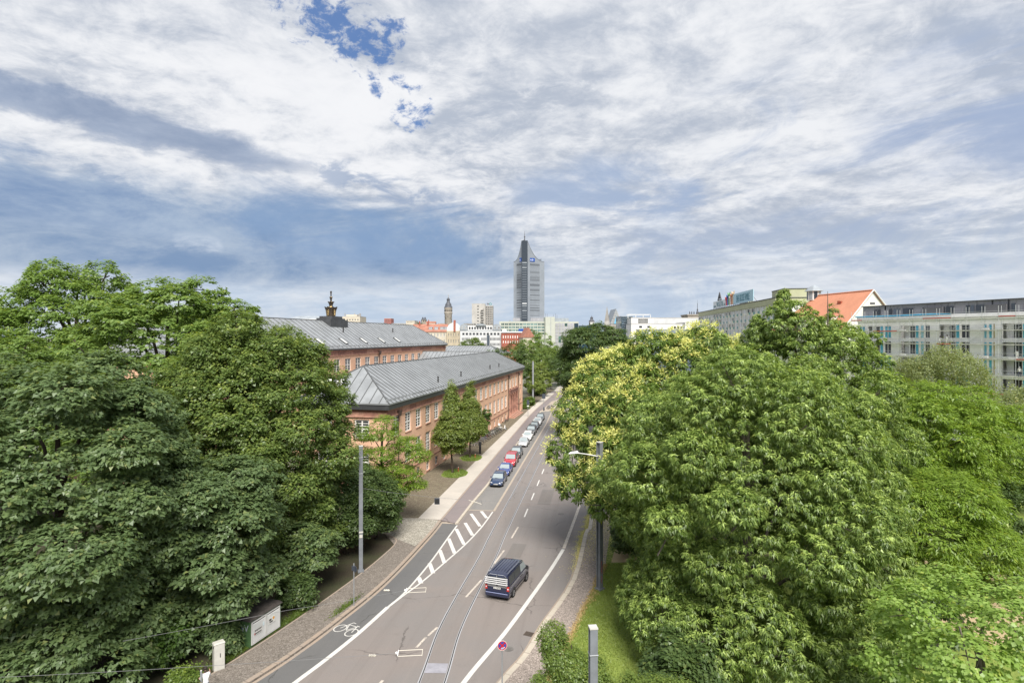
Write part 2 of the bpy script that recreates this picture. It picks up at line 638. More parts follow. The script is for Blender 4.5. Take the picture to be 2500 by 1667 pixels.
# ---------------------------------------------------------------- walls with real openings
def wall_front(mb, x0, x1, z0, z1, ops, y=0.0, reveal=0.25):
    """wall sheet in the local xz plane (outside is -y) with rectangular openings and reveals"""
    ops = [o for o in ops if o[1] > x0 and o[0] < x1]
    xs = sorted({round(v, 4) for v in [x0, x1] + [a for o in ops for a in (o[0], o[1])] if x0 - 1e-6 <= v <= x1 + 1e-6})
    zs = sorted({round(v, 4) for v in [z0, z1] + [a for o in ops for a in (o[2], o[3])] if z0 - 1e-6 <= v <= z1 + 1e-6})
    for j in range(len(zs) - 1):
        zc = (zs[j] + zs[j + 1]) / 2
        run = None
        for i in range(len(xs) - 1):
            xc = (xs[i] + xs[i + 1]) / 2
            hole = any(o[0] < xc < o[1] and o[2] < zc < o[3] for o in ops)
            if not hole:
                if run is None: run = xs[i]
            if hole or i == len(xs) - 2:
                end = xs[i] if hole else xs[i + 1]
                if run is not None and end > run:
                    mb.face([(run, y, zs[j]), (end, y, zs[j]), (end, y, zs[j + 1]), (run, y, zs[j + 1])])
                run = None
    for (a, b, c, d) in [o[:4] for o in ops]:
        r = y + reveal
        mb.face([(a, y, c), (a, r, c), (a, r, d), (a, y, d)])
        mb.face([(b, y, c), (b, y, d), (b, r, d), (b, r, c)])
        mb.face([(a, y, d), (a, r, d), (b, r, d), (b, y, d)])
        mb.face([(a, y, c), (b, y, c), (b, r, c), (a, r, c)])


WCACHE = {}


def window(parent, x, z, w, h, y=0.16, style='plain', fm=None, gm=None, fw=0.08, sill=None, cols=2, rows=1, name='window'):
    """window set into an opening: frame (part) > glass (sub-part); meshes shared between alike windows"""
    key = (round(w, 2), round(h, 2), style, fm.name, gm.name, round(fw, 3), cols, rows)
    if key not in WCACHE:
        f = MB()
        e = 0.004
        f.box(e, fw, 0, 0.08, e, h - e)
        f.box(w - fw, w - e, 0, 0.08, e, h - e)
        f.box(fw, w - fw, 0, 0.08, h - fw, h - e)
        f.box(fw, w - fw, 0, 0.08, e, fw)
        bw = fw * 0.4
        if style == 'museum':
            f.box(fw, w - fw, -0.01, 0.08, h * 0.5 - fw * .55, h * 0.5 + fw * .55)
            f.box(w / 2 - fw * .45, w / 2 + fw * .45, -0.004, 0.07, fw, h - fw)
            for base in (fw, h * .5 + fw * .55):
                hh = h * .5 - fw * 1.55
                for k in (1, 2):
                    zz = base + hh * k / 3
                    f.box(fw, w - fw, 0.012, 0.07, zz - bw * .5, zz + bw * .5)
        else:
            for i in range(1, cols):
                f.box(w * i / cols - bw, w * i / cols + bw, 0.004, 0.07, fw, h - fw)
            for j in range(1, rows):
                f.box(fw, w - fw, 0.008, 0.066, h * j / rows - bw, h * j / rows + bw)
        g = MB()
        g.face([(fw * .5, 0.05, fw * .5), (w - fw * .5, 0.05, fw * .5), (w - fw * .5, 0.05, h - fw * .5), (fw * .5, 0.05, h - fw * .5)])
        WCACHE[key] = (f.mesh('window_frame', fm), g.mesh('window_glass', gm))
    fme, gme = WCACHE[key]
    o = obj(name, fme, parent, (x, y, z))
    obj('glass', gme, o)
    if sill:
        s = WCACHE.get(('sill', round(w, 2), sill.name))
        if s is None:
            q = MB(); q.box(-0.08, w + 0.08, -0.09, 0.12, -0.1, -0.004)
            s = WCACHE[('sill', round(w, 2), sill.name)] = q.mesh('window_sill', sill)
        obj('sill', s, o, (0, -y, 0))
    return o


class Facade:
    """vertical plane from A to B (viewer's left to right); converts photo pixels to local (s, z)"""
    def __init__(self, A, B):
        self.A, self.B = Vector((A[0], A[1])), Vector((B[0], B[1]))
        d = self.B - self.A
        self.len = d.length
        self.u = d.normalized()
        self.rz = math.atan2(self.u.y, self.u.x)

    def s(self, px):
        r = (px - CX) / F
        # A.x + u.x s = r (A.y + u.y s)
        return (r * self.A.y - self.A.x) / (self.u.x - r * self.u.y)

    def D(self, px):
        return self.A.y + self.u.y * self.s(px)

    def z(self, px, py):
        return H - (py - HOR) / F * self.D(px)


def flat_building(name, label, cat, fac, depth, z1, wall_m, roof_m, ops=(), group=None, z0=0.0, parapet=0.0, reveal=0.2, cap=None):
    t = thing(name, label, cat, (fac.A.x, fac.A.y, 0), fac.rz, group)
    L = fac.len
    w = MB()
    wall_front(w, 0, L, z0, z1, list(ops), 0.0, reveal)
    w.face([(L, 0, z0), (L, depth, z0), (L, depth, z1), (L, 0, z1)])
    w.face([(0, depth, z0), (0, 0, z0), (0, 0, z1), (0, depth, z1)])
    w.face([(L, depth, z0), (0, depth, z0), (0, depth, z1), (L, depth, z1)])
    w.build('wall', wall_m, t)
    r = MB()
    if parapet > 0:
        p = 0.3
        r.box(-0.05, L + 0.05, -0.05, p, z1, z1 + parapet)
        r.box(-0.05, L + 0.05, depth - p, depth + 0.05, z1, z1 + parapet)
        r.box(-0.05, p, p, depth - p, z1, z1 + parapet)
        r.box(L - p, L + 0.05, p, depth - p, z1, z1 + parapet)
    r.box(0.01, L - 0.01, 0.31, depth - 0.31, z1 - 0.1, z1 + 0.05) if parapet > 0 else r.box(-0.15, L + 0.15, -0.15, depth + 0.15, z1 + 0.003, z1 + 0.25)
    r.build('roof', cap or roof_m, t)
    return t


def px_rows(fac, rows):
    """rows: (px0, px1, py_top, py_bottom, n, fill) -> list of openings (x0,x1,z0,z1); heights are level along a row"""
    out = []
    for (p0, p1, yt, yb, n, fill) in rows:
        s0, s1 = fac.s(p0), fac.s(p1)
        pm = (p0 + p1) / 2
        zt, zb = fac.z(pm, yt), fac.z(pm, yb)
        st = (s1 - s0) / n
        for i in range(n):
            a = s0 + st * (i + 0.5 - fill / 2)
            out.append((a, a + st * fill, zb, zt))
    return out

# ---------------------------------------------------------------- the setting: ground, road, pavements
M_ASPH = asphalt_mat('asphalt', (0.228, 0.200, 0.186), (0.202, 0.190, 0.185))
M_BIKE = asphalt_mat('asphalt_dark', (0.142, 0.139, 0.138), (0.124, 0.124, 0.127))
M_GREY = asphalt_mat('asphalt_grey', (0.225, 0.215, 0.205), (0.195, 0.190, 0.185))
M_CYCLE = asphalt_mat('asphalt_mauve', (0.235, 0.200, 0.198), (0.205, 0.182, 0.182))
M_PALE = ground_mat('pale_slabs', (0.50, 0.46, 0.41), (0.43, 0.40, 0.36), 0.4, (0.8, 1.15), 14, 0.3, 0.85)
M_MOSAIC = ground_mat('mosaic_paving', (0.245, 0.212, 0.182), (0.190, 0.168, 0.150), 0.5, (0.5, 1.5), 12, 0.3, 0.9, cells=7.0, spots=(0.42, 0.38, 0.32))
M_VERGE = ground_mat('verge_cobbles', (0.215, 0.175, 0.130), (0.165, 0.150, 0.100), 0.35, (0.6, 1.35), 12, 0.3, 0.95, cells=5.0)
M_FAN = ground_mat('pale_cobbles', (0.42, 0.39, 0.33), (0.34, 0.32, 0.28), 0.5, (0.7, 1.2), 12, 0.25, 0.9, cells=5.5, ccol=(0.13, 0.12, 0.10))
M_RPAVE = ground_mat('speckled_paving', (0.385, 0.325, 0.285), (0.315, 0.268, 0.238), 0.5, (0.6, 1.4), 12, 0.35, 0.9, cells=7.0)
M_SOIL = ground_mat('soil', (0.050, 0.040, 0.028), (0.045, 0.060, 0.022), 0.35, (0.5, 1.6), 9, 0.4, 1.0)
M_LAWN = ground_mat('lawn_ground', (0.20, 0.255, 0.055), (0.15, 0.20, 0.045), 0.3, (0.5, 1.6), 16, 0.45, 1.0)
M_TOWN = ground_mat('town_ground', (0.20, 0.19, 0.17), (0.14, 0.16, 0.10), 0.05, (0.7, 1.2), 2, 0.2, 0.95)
M_SAND = ground_mat('sand_path', (0.46, 0.36, 0.22), (0.38, 0.30, 0.17), 0.4, (0.8, 1.2), 9, 0.3, 1.0)
M_KERB = ground_mat('granite', (0.36, 0.285, 0.225), (0.30, 0.265, 0.235), 0.9, (0.6, 1.3), 30, 0.35, 0.85)
M_KERBP = ground_mat('pale_granite', (0.52, 0.46, 0.38), (0.45, 0.41, 0.35), 0.9, (0.7, 1.2), 30, 0.3, 0.85)
M_LINE = line_mat('road_paint', (0.66, 0.645, 0.615), (0.56, 0.545, 0.515), (0.24, 0.21, 0.19), .60)
M_LINEW = line_mat('worn_road_paint', (0.60, 0.54, 0.47), (0.48, 0.43, 0.38), (0.24, 0.21, 0.19), .50)
M_TAN = ground_mat('tan_setts', (0.42, 0.355, 0.285), (0.35, 0.305, 0.255), 0.8, (0.7, 1.3), 20, 0.4, 0.85)
M_STEEL = mat('rail_steel', (0.52, 0.52, 0.54), 0.42, 0.0, metal=0.3)
M_GROOVE = mat('rail_groove', (0.03, 0.03, 0.03), 0.9, 0.0)


def sheet(name, pts, z, m, kind='structure', parent=None):
    b = MB()
    ps = [(p[0], p[1], z) for p in pts]
    n = len(ps)
    area = sum(ps[i][0] * ps[(i + 1) % n][1] - ps[(i + 1) % n][0] * ps[i][1] for i in range(n))
    b.face(ps if area > 0 else ps[::-1])
    o = b.build(name, m, parent)
    if parent is None: o['kind'] = kind
    return o


def slab(name, pts, z1, m, z0=-0.05):
    b = MB()
    b.prism(pts, z0, z1)
    o = b.build(name, m)
    o['kind'] = 'structure'
    return o


def interp(line, d):
    for (a, b) in zip(line, line[1:]):
        if a[1] <= d <= b[1]:
            t = (d - a[1]) / (b[1] - a[1])
            return a[0] + (b[0] - a[0]) * t
    return line[0][0] if d < line[0][1] else line[-1][0]


def smooth_line(pts, n=6):
    """Catmull-Rom through points"""
    P = [Vector((p[0], p[1])) for p in pts]
    out = []
    for i in range(len(P) - 1):
        p0, p1, p2, p3 = P[max(i - 1, 0)], P[i], P[i + 1], P[min(i + 2, len(P) - 1)]
        for k in range(n):
            t = k / n
            q = 0.5 * ((2 * p1) + (p2 - p0) * t + (2 * p0 - 5 * p1 + 4 * p2 - p3) * t * t + (3 * p1 - p0 - 3 * p2 + p3) * t ** 3)
            out.append((q.x, q.y))
    out.append(tuple(P[-1]))
    return out


def ribbon(name, line, w, z, m, parent=None, kind='structure', off=0.0):
    """flat strip of width w along a polyline"""
    L = [Vector((p[0], p[1])) for p in line]
    b = MB()
    lft, rgt = [], []
    for i, p in enumerate(L):
        d = (L[min(i + 1, len(L) - 1)] - L[max(i - 1, 0)]).normalized()
        n = Vector((-d.y, d.x))
        lft.append(p + n * (w / 2 - off)); rgt.append(p - n * (w / 2 + off))
    vs = [(p.x, p.y, z) for p in lft] + [(p.x, p.y, z) for p in rgt]
    k = len(L)
    b.poly(vs, [(i + 1, i, k + i, k + i + 1) for i in range(k - 1)])
    o = b.build(name, m, parent)
    if parent is None: o['kind'] = kind
    return o


# key lines, given as (x, distance)
KL = smooth_line([(-18.7, 24), (-14.45, 32.4), (-13.0, 35.6), (-11.75, 39.1), (-9.8, 45.7), (-7.9, 56.2), (-7.35, 60.5)])
KB = [(-5.55, 59.7), (-4.43, 67.2), (-3.06, 75.1), (7.57, 149.7)]
ISL = [(7.57, 149.7), (10.67, 151.4), (11.9, 158), (13.0, 167.7), (18.8, 198), (23.5, 265), (37, 455), (58, 720)]
KR = smooth_line([(-4.6, 24), (-0.71, 32.4), (0.74, 35.3), (1.96, 38.8), (4.77, 46.2), (7.02, 56.8), (7.75, 59), (10.2, 75), (21.2, 150), (27.6, 198), (32, 265), (46, 455), (68, 720)], 4)
GR = [(-1.6, 24), (1.9, 32.4), (3.98, 37.9), (5.1, 41.3), (5.9, 43.7), (7.9, 49.2), (9.2, 55.3), (11.2, 62), (14, 78), (25, 150), (32, 198)]
SL = [(-21.5, 24), (-17.2, 32.6), (-14.5, 39.6), (-12.1, 47.4), (-10.8, 53.6)]
RAIL = smooth_line([(-6.2, 22), (-5.22, 32.4), (-4.87, 38.1), (-4.02, 44.1), (-2.85, 51.2), (-1.09, 63.9), (7.9, 124), (18.3, 195), (25, 265), (40, 455), (62, 720)], 5)

ground = sheet('ground', [(-7000, -300), (7000, -300), (7000, 12000), (-7000, 12000)], -0.08, M_TOWN)

road_pts = [p for p in KL] + KB + ISL[1:] + [p for p in reversed(KR)]
road = sheet('road', road_pts, 0.0, M_ASPH)

# darker cycle lane on the left of the carriageway, greyer parking bay and patched middle
lane_edge = [gp(*p) for p in ((560, 1790), (718, 1667), (796, 1609), (875, 1545), (947, 1481), (992, 1441), (1051, 1373), (1094, 1312), (1116, 1282))]
lane_edge = [(p.x, p.y) for p in lane_edge]
sheet('cycle_lane', [(p[0] + 0.02, p[1]) for p in KL] + [(-5.6, 60.3)] + list(reversed(lane_edge)), 0.004, M_BIKE)
bay_line = [(-1.99, 64.3), (0.29, 79.7), (7.7, 129.8), (10.3, 150.6)]
sheet('parking_bay', [(-4.85, 64.6), (-3.04, 75.1), (7.5, 149.4), (10.1, 150.8)] + [(p[0] - .05, p[1]) for p in reversed(bay_line)], 0.004, M_GREY)

# raised pavements on the left
KLs = [p for p in KL]
slab('left_pavement', SL + [(-12.3, 56.5), (-16.5, 58.5), (-16.5, 62)] + [(-7.45, 61.0)] + list(reversed(KL)), 0.12, M_MOSAIC)
sheet('cobbled_entrance', [(-16.4, 61.7), (-9.6, 61.4), (-7.4, 60.6), (-7.95, 57.0), (-8.8, 53.2), (-11.0, 55.2), (-12.2, 56.6), (-16.3, 58.6)], 0.126, M_FAN)
fac_x = lambda d: 2.8 + 0.205 * (d - 153.7)
PALE_L = [(-9.88, 61.4), (-5.47, 90.4), (4.25, 152.0), (12.4, 198)]
PALE_R = [(-7.5, 60.9), (4.09, 140.9), (5.9, 152.0), (14.4, 198)]
slab('museum_verge', [(-26, 61.95), (-9.9, 61.4), (-5.47, 90.4), (4.25, 152.0), (12.4, 198), (15, 210), (6, 215), (2.85, 156), (-15.2, 67.5), (-26, 69.5)], 0.12, M_VERGE)
slab('pale_footpath', PALE_L + list(reversed(PALE_R)), 0.122, M_PALE)
slab('pale_footpath_end', [(15.0, 206), (18.6, 232), (21, 232), (17.4, 206)], 0.122, M_PALE)
slab('cycle_path', PALE_R + [(16.9, 205), (22, 262), (23.4, 265), (18.7, 198), (12.9, 167.7), (11.8, 158), (10.6, 151.5), (7.5, 149.8), (-3.1, 75.1), (-4.5, 67.2), (-5.6, 59.7)], 0.121, M_CYCLE)
sheet('sidewalk_crossing', [(12.5, 198.2), (14.5, 198.2), (16.8, 204.6), (14.6, 204.6)], 0.125, M_CYCLE)
slab('traffic_island', [(7.3, 149.95), (10.5, 151.6), (11.7, 158), (12.8, 167.7), (14.9, 180), (11.6, 172), (9.4, 160)], 0.126, M_TAN)
# kerb-side thin edging of the pale path
ribbon('path_edging', [(p[0] + .12, p[1]) for p in PALE_R], 0.18, 0.13, M_KERB)

# soil under the trees on the left, lawn and path in the park on the right
slab('soil_bed', [(-260, 15), (-24, 15)] + SL + [(-12.35, 56.4), (-16.6, 58.4), (-26, 60), (-26, 67), (-60, 74), (-260, 90)], 0.1, M_SOIL)
lawn_r = [(-1.6, 15), (-1.6, 24)] + GR[1:] + [(60, 198), (300, 198), (300, 15)]
lawn = slab('lawn', lawn_r, 0.1, M_LAWN)
slab('right_pavement', [(-9.0, 15)] + KR[:41] + [(p[0], p[1]) for p in reversed(GR)] + [(-1.65, 15)], 0.12, M_RPAVE)
sheet('sand_path', [(8.4, 49.4), (9.2, 52.3), (16, 53.2), (40, 49), (60, 40), (60, 37), (38, 45.6), (16, 49.8)], 0.106, M_SAND)
sheet('park_path', [(28, 39), (44, 46), (46, 43), (30, 36)], 0.11, M_SAND)
for k, (x, d, r) in enumerate(((-8.0, 81.5, 1.7), (-6.4, 92.0, 1.6))):
    pts = [(x + r * 1.15 * math.cos(a) * RNG.uniform(.85, 1.1), d + r * 1.7 * math.sin(a) * RNG.uniform(.85, 1.1)) for a in [2 * math.pi * i / 14 for i in range(14)]]
    sheet('tree_pit_grass', pts, 0.127, M_LAWN)
ribbon('bed_edging', smooth_line(SL + [(-11.3, 55.6), (-12.4, 56.6)], 4), 0.12, 0.128, M_KERB)

# kerb stones, each a block of its own as far as they can be told apart
def stone_run(name, line, w, length, h, m, side, d0, d1, gap=0.02):
    root = bpy.data.objects.new(name, None); link(root); root['kind'] = 'structure'
    L = [Vector((p[0], p[1])) for p in line]
    b = MB()
    b.taper(-length / 2 + gap, length / 2 - gap, -w / 2, w / 2, -0.04, h, 0.008, 0.012)
    me = b.mesh('kerb_stone', m)
    carry = length / 2
    for i in range(len(L) - 1):
        seg = L[i + 1] - L[i]
        ln = seg.length
        if ln < 1e-6: continue
        u = seg / ln
        n = Vector((-u.y, u.x)) * side
        while carry <= ln:
            p = L[i] + u * carry + n * (w / 2)
            carry += length
            if not (d0 <= p.y <= d1): continue
            obj('kerb_stone', me, root, (p.x, p.y, RNG.uniform(-.006, .006)), (0, 0, math.atan2(u.y, u.x) + RNG.uniform(-.006, .006)))
        carry -= ln
    return root

stone_run('left_kerb', KL, 0.32, 1.02, 0.135, M_KERB, 1, 24, 61)
stone_run('bay_kerb', KB, 0.30, 1.25, 0.135, M_KERBP, 1, 60, 150)
stone_run('right_kerb', KR, 0.36, 1.25, 0.135, M_KERBP, -1, 24, 62)
stone_run('island_kerb', ISL[:5], 0.25, 1.3, 0.14, M_KERBP, 1, 149, 198)
ribbon('gutter_strip_left', [(p[0], p[1]) for p in KL], 0.22, 0.008, M_KERB, off=0.12)
ribbon('gutter_strip_right', [p for p in KR if p[1] < 62], 0.16, 0.006, M_KERB, off=-0.1)

# road markings
def px_line(pts): return [(gp(*p).x, gp(*p).y) for p in pts]

ZM = 0.009
ribbon('edge_line', smooth_line(px_line([(1010, 1850), (1131, 1667), (1240, 1534.6), (1338, 1399), (1375.5, 1340)])), 0.30, ZM, M_LINE)
ribbon('edge_line_worn', px_line([(1376.5, 1338), (1399.5, 1276.6)]) + [(7.6, 66), (9.9, 80)], 0.28, ZM, M_LINEW)
ribbon('cycle_lane_line', smooth_line(px_line([(560, 1790), (718.6, 1667), (796, 1609), (875.5, 1545), (947, 1481)])), 0.30, ZM, M_LINE)
ribbon('hatch_border_line', smooth_line(px_line([(947, 1481), (992.6, 1441), (1050, 1373), (1093.6, 1312.5), (1116, 1282)])), 0.15, ZM + .001, M_LINE)
ribbon('hatch_edge_line', smooth_line(px_line([(947, 1482), (992, 1448), (1030, 1420), (1083, 1375), (1136, 1328.5), (1176, 1286), (1203, 1249)])), 0.15, ZM + .002, M_LINE)
hz7 = lambda x, y: (950 + x / 3.76, 1250 + y / 3.76)
hz5 = lambda x, y: (850 + x / 3.92, 900 + y / 3.92)
bars = [(hz7(272, 598), hz7(294, 652)), (hz7(372, 468), hz7(404, 560)), (hz7(466, 348), hz7(508, 464)), (hz7(546, 240), hz7(602, 378)),
        (hz7(616, 152), hz7(688, 296)), (hz7(698, 97), hz7(766, 212)), (hz5(1176, 1386), hz5(1262, 1506)), (hz5(1274, 1362), hz5(1326, 1428))]
for (a, b) in bars:
    ribbon('hatch_bar', px_line([a, b]), 0.34, ZM - .001, M_LINE)
ribbon('bay_line', bay_line, 0.26, ZM, M_TAN)
ribbon('bay_end_line', [(-4.9, 64.75), (-2.0, 64.4)], 0.22, ZM + .001, M_TAN)
ribbon('ramp_line', px_line([(1078, 1275.5), (1121, 1277.5)]), 0.45, 0.014, M_TAN)
dash = [((1040, 1555), (1016.5, 1580)), ((1068, 1530.6), (1045, 1551)), ((1175.5, 1415), (1137.5, 1457)), ((1230.6, 1343), (1206.6, 1375)), ((1265, 1286), (1249, 1313)), ((935, 1660), (905, 1690))]
for (a, b) in dash:
    ribbon('lane_dash', px_line([a, b]), 0.16, ZM, M_LINEW)
d0 = 62.2
while d0 < 190:
    x = lambda d: 1.32 + 0.147 * (d - 62.2)
    ribbon('lane_dash', [(x(d0), d0), (x(d0 + 3.0), d0 + 3.0)], 0.15, ZM, M_LINE)
    d0 += 6.5
# cycle pictogram
bp = bpy.data.objects.new('cycle_pictogram', None); link(bp); bp['kind'] = 'structure'
c0 = gp(855, 1533)
bp.location = (c0.x, c0.y, 0.013)
bp.rotation_euler = (0, 0, math.radians(57))
pic = MB()
def arc_strip(mb, cx, cy, rx, ry, w, n=22):
    pts = [(cx + rx * math.cos(2 * math.pi * k / n), cy + ry * math.sin(2 * math.pi * k / n)) for k in range(n)]
    inn = [(cx + (rx - w) * math.cos(2 * math.pi * k / n), cy + (ry - w) * math.sin(2 * math.pi * k / n)) for k in range(n)]
    mb.poly([(*p, 0) for p in pts] + [(*p, 0) for p in inn], [(k, (k + 1) % n, n + (k + 1) % n, n + k) for k in range(n)])
def seg_strip(mb, a, b, w, z=0.0):
    a, b = Vector(a), Vector(b); d = (b - a).normalized(); n = Vector((-d.y, d.x)) * w / 2
    mb.face([(*(a - n), z), (*(b - n), z), (*(b + n), z), (*(a + n), z)])
arc_strip(pic, -0.35, -0.52, .50, .40, .07)
arc_strip(pic, -0.35, 0.55, .50, .40, .07)
pic.build('wheel_mark', M_LINE, bp)
pf = MB()
for i, (a, b) in enumerate((((-.35, -.52), (.35, -.25)), ((.35, -.25), (.30, .40)), ((-.35, .0), (.30, .40)), ((-.35, 0), (.45, -.3)), ((-.35, .55), (.62, .36)), ((.45, -.42), (.45, -.16)), ((.62, .36), (.62, .12)))):
    seg_strip(pf, a, b, .06, .0012 * (i + 1))
pf.build('frame_mark', M_LINE, bp)

# repairs in the carriageway
M_PATCH = asphalt_mat('asphalt_repair', (0.185, 0.166, 0.154), (0.168, 0.160, 0.154))
for (x, y, w_, l_, a) in ((4.1, 70, 1.5, 6.5, .147), (0.4, 52.5, 1.3, 3.4, .2), (6.9, 88, 1.2, 9, .147), (8.4, 104, 1.6, 7, .147)):
    c_, s_ = math.cos(a), math.sin(a)
    pts = [(x + u_ * c_ + v_ * s_, y - u_ * s_ + v_ * c_) for (u_, v_) in ((-w_ / 2, -l_ / 2), (w_ / 2, -l_ / 2), (w_ / 2, l_ / 2), (-w_ / 2, l_ / 2))]
    sheet('road_patch', pts, 0.0055, M_PATCH)

# tram rails let into the road
def rail(name, off):
    root = bpy.data.objects.new(name, None); link(root); root['kind'] = 'structure'
    ribbon('rail_head', RAIL, 0.060, 0.016, M_STEEL, root, off=off)
    ribbon('flangeway', RAIL, 0.06, 0.0145, M_GROOVE, root, off=off + (0.0675 if off < 0.7 else -0.0675))
    ribbon('rail_lip', RAIL, 0.03, 0.0155, M_STEEL, root, off=off + (0.1125 if off < 0.7 else -0.1125))
rail('tram_rail', 0.0)
rail('tram_rail', 1.53)
# steel cover plate between the rails, gully grate and manhole covers
pl = [gp(*p) for p in ((1034, 1642), (1089, 1642.5), (1095, 1619), (1041, 1618))]
cp = sheet('cover_plate', [(p.x, p.y) for p in pl], 0.012, mat('plate_steel', (0.40, 0.39, 0.43), 0.5, 0.1, metal=0.3))
gr = bpy.data.objects.new('gully_grate', None); link(gr); gr['kind'] = 'structure'
g0 = gp(1291, 1547)
gr.location = (g0.x, g0.y, 0.0); gr.rotation_euler = (0, 0, math.radians(65))
b = MB(); b.box(-.26, .26, -.26, .26, 0.002, 0.008); b.build('sump', M_GROOVE, gr)
b = MB()
for k in range(7): b.box(-.26 + k * .08, -.22 + k * .08, -.25, .25, .009, .02)
b.box(-.28, .28, -.29, -.25, .009, .021); b.box(-.28, .28, .25, .29, .009, .021)
b.build('grate', mat('cast_iron', (0.10, 0.075, 0.06), 0.7, 0.1), gr)
for (px_, py_) in ((1370, 1254), (1241, 1583)):
    g0 = gp(px_, py_)
    b = MB(); b.lathe([(0.33, 0.004), (0.33, 0.012), (0.28, 0.014), (0.27, 0.010), (0.0, 0.011)], 20, (g0.x, g0.y, 0), False)
    b.build('manhole_cover', mat('iron_cover', (0.16, 0.15, 0.14), 0.7, 0.15))['kind'] = 'structure'

# ---------------------------------------------------------------- museum
M_STUCCO = mat('salmon_render', (0.72, 0.45, 0.31), 0.9, 0.07, 0.6, fine=0.06, bump=0.05)
M_PORPH = mat('porphyry', (0.36, 0.185, 0.14), 0.85, 0.22, 1.6, fine=0.12)
M_PORPH2 = mat('porphyry_dark', (0.27, 0.135, 0.105), 0.85, 0.2, 1.6, fine=0.12)
M_PORPH3 = mat('porphyry_light', (0.44, 0.25, 0.185), 0.85, 0.2, 1.6, fine=0.12)
M_ZINC = mat('zinc_sheet', (0.315, 0.33, 0.342), 0.42, 0.10, 0.5, metal=0.25, spec=0.5)
M_SEAM = mat('zinc_seam', (0.12, 0.125, 0.13), 0.5, 0.0, metal=0.2)
M_GUTTER = mat('dark_zinc', (0.070, 0.073, 0.078), 0.5, 0.12, 0.8, metal=0.2)
M_WHITEW = mat('white_window_paint', (0.80, 0.79, 0.76), 0.5, 0.04, 2)
M_GLASS = glass_mat('window_glass', (0.040, 0.045, 0.052), 0.08)
M_PIPE = mat('downpipe', (0.075, 0.05, 0.042), 0.6, 0.1)
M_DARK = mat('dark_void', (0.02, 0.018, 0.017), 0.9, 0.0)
M_BRONZE = mat('dark_bronze', (0.085, 0.066, 0.050), 0.45, 0.15, 3, metal=0.4)
M_GOLD = mat('gilding', (0.75, 0.55, 0.25), 0.35, 0.0, metal=0.8)

U = Vector((0.2008, 0.9796))
N_ = Vector((-0.9796, 0.2008))
C0 = Vector((-14.7, 68.4))
RZ = math.atan2(U.y, U.x)


def hip_roof(mb, L, W, ze, zr, over, h0, h1, y0=0.0):
    """hipped roof over [0,L]x[y0,y0+W]; ridge from h0 to L-h1"""
    a = y0 + W / 2
    e = [(-over, y0 - over, ze), (L + over, y0 - over, ze), (L + over, y0 + W + over, ze), (-over, y0 + W + over, ze)]
    r = [(h0, a, zr), (L - h1, a, zr)]
    mb.poly(e + r, [(0, 1, 5, 4), (1, 2, 5), (2, 3, 4, 5), (3, 0, 4), (3, 2, 1, 0)])


def seams(mb, p00, p10, p01, p11, step, w=0.07, h=0.07):
    """standing seams on a roof face whose eave runs p00-p10 and whose ridge edge runs p01-p11; seams climb square to the eave"""
    p00, p10, p01, p11 = map(Vector, (p00, p10, p01, p11))
    e = (p10 - p00); Le = e.length; e.normalize()
    up = (p01 - p00) - e * e.dot(p01 - p00)
    Hh = up.length; up.normalize()
    nrm = e.cross(up).normalized()
    if nrm.z < 0: nrm = -nrm
    a0, a1 = e.dot(p01 - p00), e.dot(p11 - p00)
    k = int(Le / step)
    st = Le / k
    for i in range(1, k):
        s = i * st
        if s < a0: t = s / a0 if a0 > 1e-6 else 1.0
        elif s > a1: t = (Le - s) / (Le - a1) if Le - a1 > 1e-6 else 1.0
        else: t = 1.0
        if t < 0.03: continue
        b = p00 + e * s
        q = b + up * (Hh * t)
        o1, o2 = e * (w / 2), nrm * h
        b = b + nrm * 0.004; q = q + nrm * 0.004
        mb.poly([b - o1, b + o1, q + o1, q - o1, b - o1 + o2, b + o1 + o2, q + o1 + o2, q - o1 + o2],
                [(4, 5, 6, 7), (0, 1, 5, 4), (2, 3, 7, 6), (1, 2, 6, 5), (3, 0, 4, 7)])


def roof_set(t, L, W, ze, zr, over, h0, h1, step, y0=0.0, sides='fnlr'):
    b = MB(); hip_roof(b, L, W, ze, zr, over, h0, h1, y0)
    roof = b.build('roof', M_ZINC, t)
    a = y0 + W / 2
    s = MB()
    f0, f1 = (-over, y0 - over, ze), (L + over, y0 - over, ze)
    b0, b1 = (-over, y0 + W + over, ze), (L + over, y0 + W + over, ze)
    r0, r1 = (h0, a, zr), (L - h1, a, zr)
    seams(s, f0, f1, r0, r1, step)
    seams(s, b1, b0, r1, r0, step)
    seams(s, b0, f0, r0, r0, step)
    seams(s, f1, b1, r1, r1, step)
    so = s.build('standing_seam', M_SEAM, roof); so['kind'] = 'stuff'
    c = MB()
    for (p, q) in ((r0, r1), (f0, r0), (b0, r0), (f1, r1), (b1, r1)):
        c.tube(Vector(p) + Vector((0, 0, .03)), Vector(q) + Vector((0, 0, .03)), 0.09, 0.09, 6)
    c.build('ridge_cap', M_SEAM, roof)
    # snow guard brackets along the front eave
    g = MB()
    slope = Vector((0, W / 2 + over, zr - ze)).normalized()
    k = int((L + 2 * over) / 0.6)
    for i in range(k):
        x = -over + 0.3 + i * 0.6
        p = Vector((x, y0 - over, ze)) + slope * 0.45
        g.box(p.x - .05, p.x + .05, p.y - .05, p.y + .12, p.z - .02, p.z + .2)
    p = Vector((0, y0 - over, ze)) + slope * 0.45
    g.tube((-over + .3, p.y, p.z + .2), (L + over - .3, p.y, p.z + .2), .03, .03, 5)
    go = g.build('snow_guard', M_ZINC, roof); go['kind'] = 'stuff'
    return roof


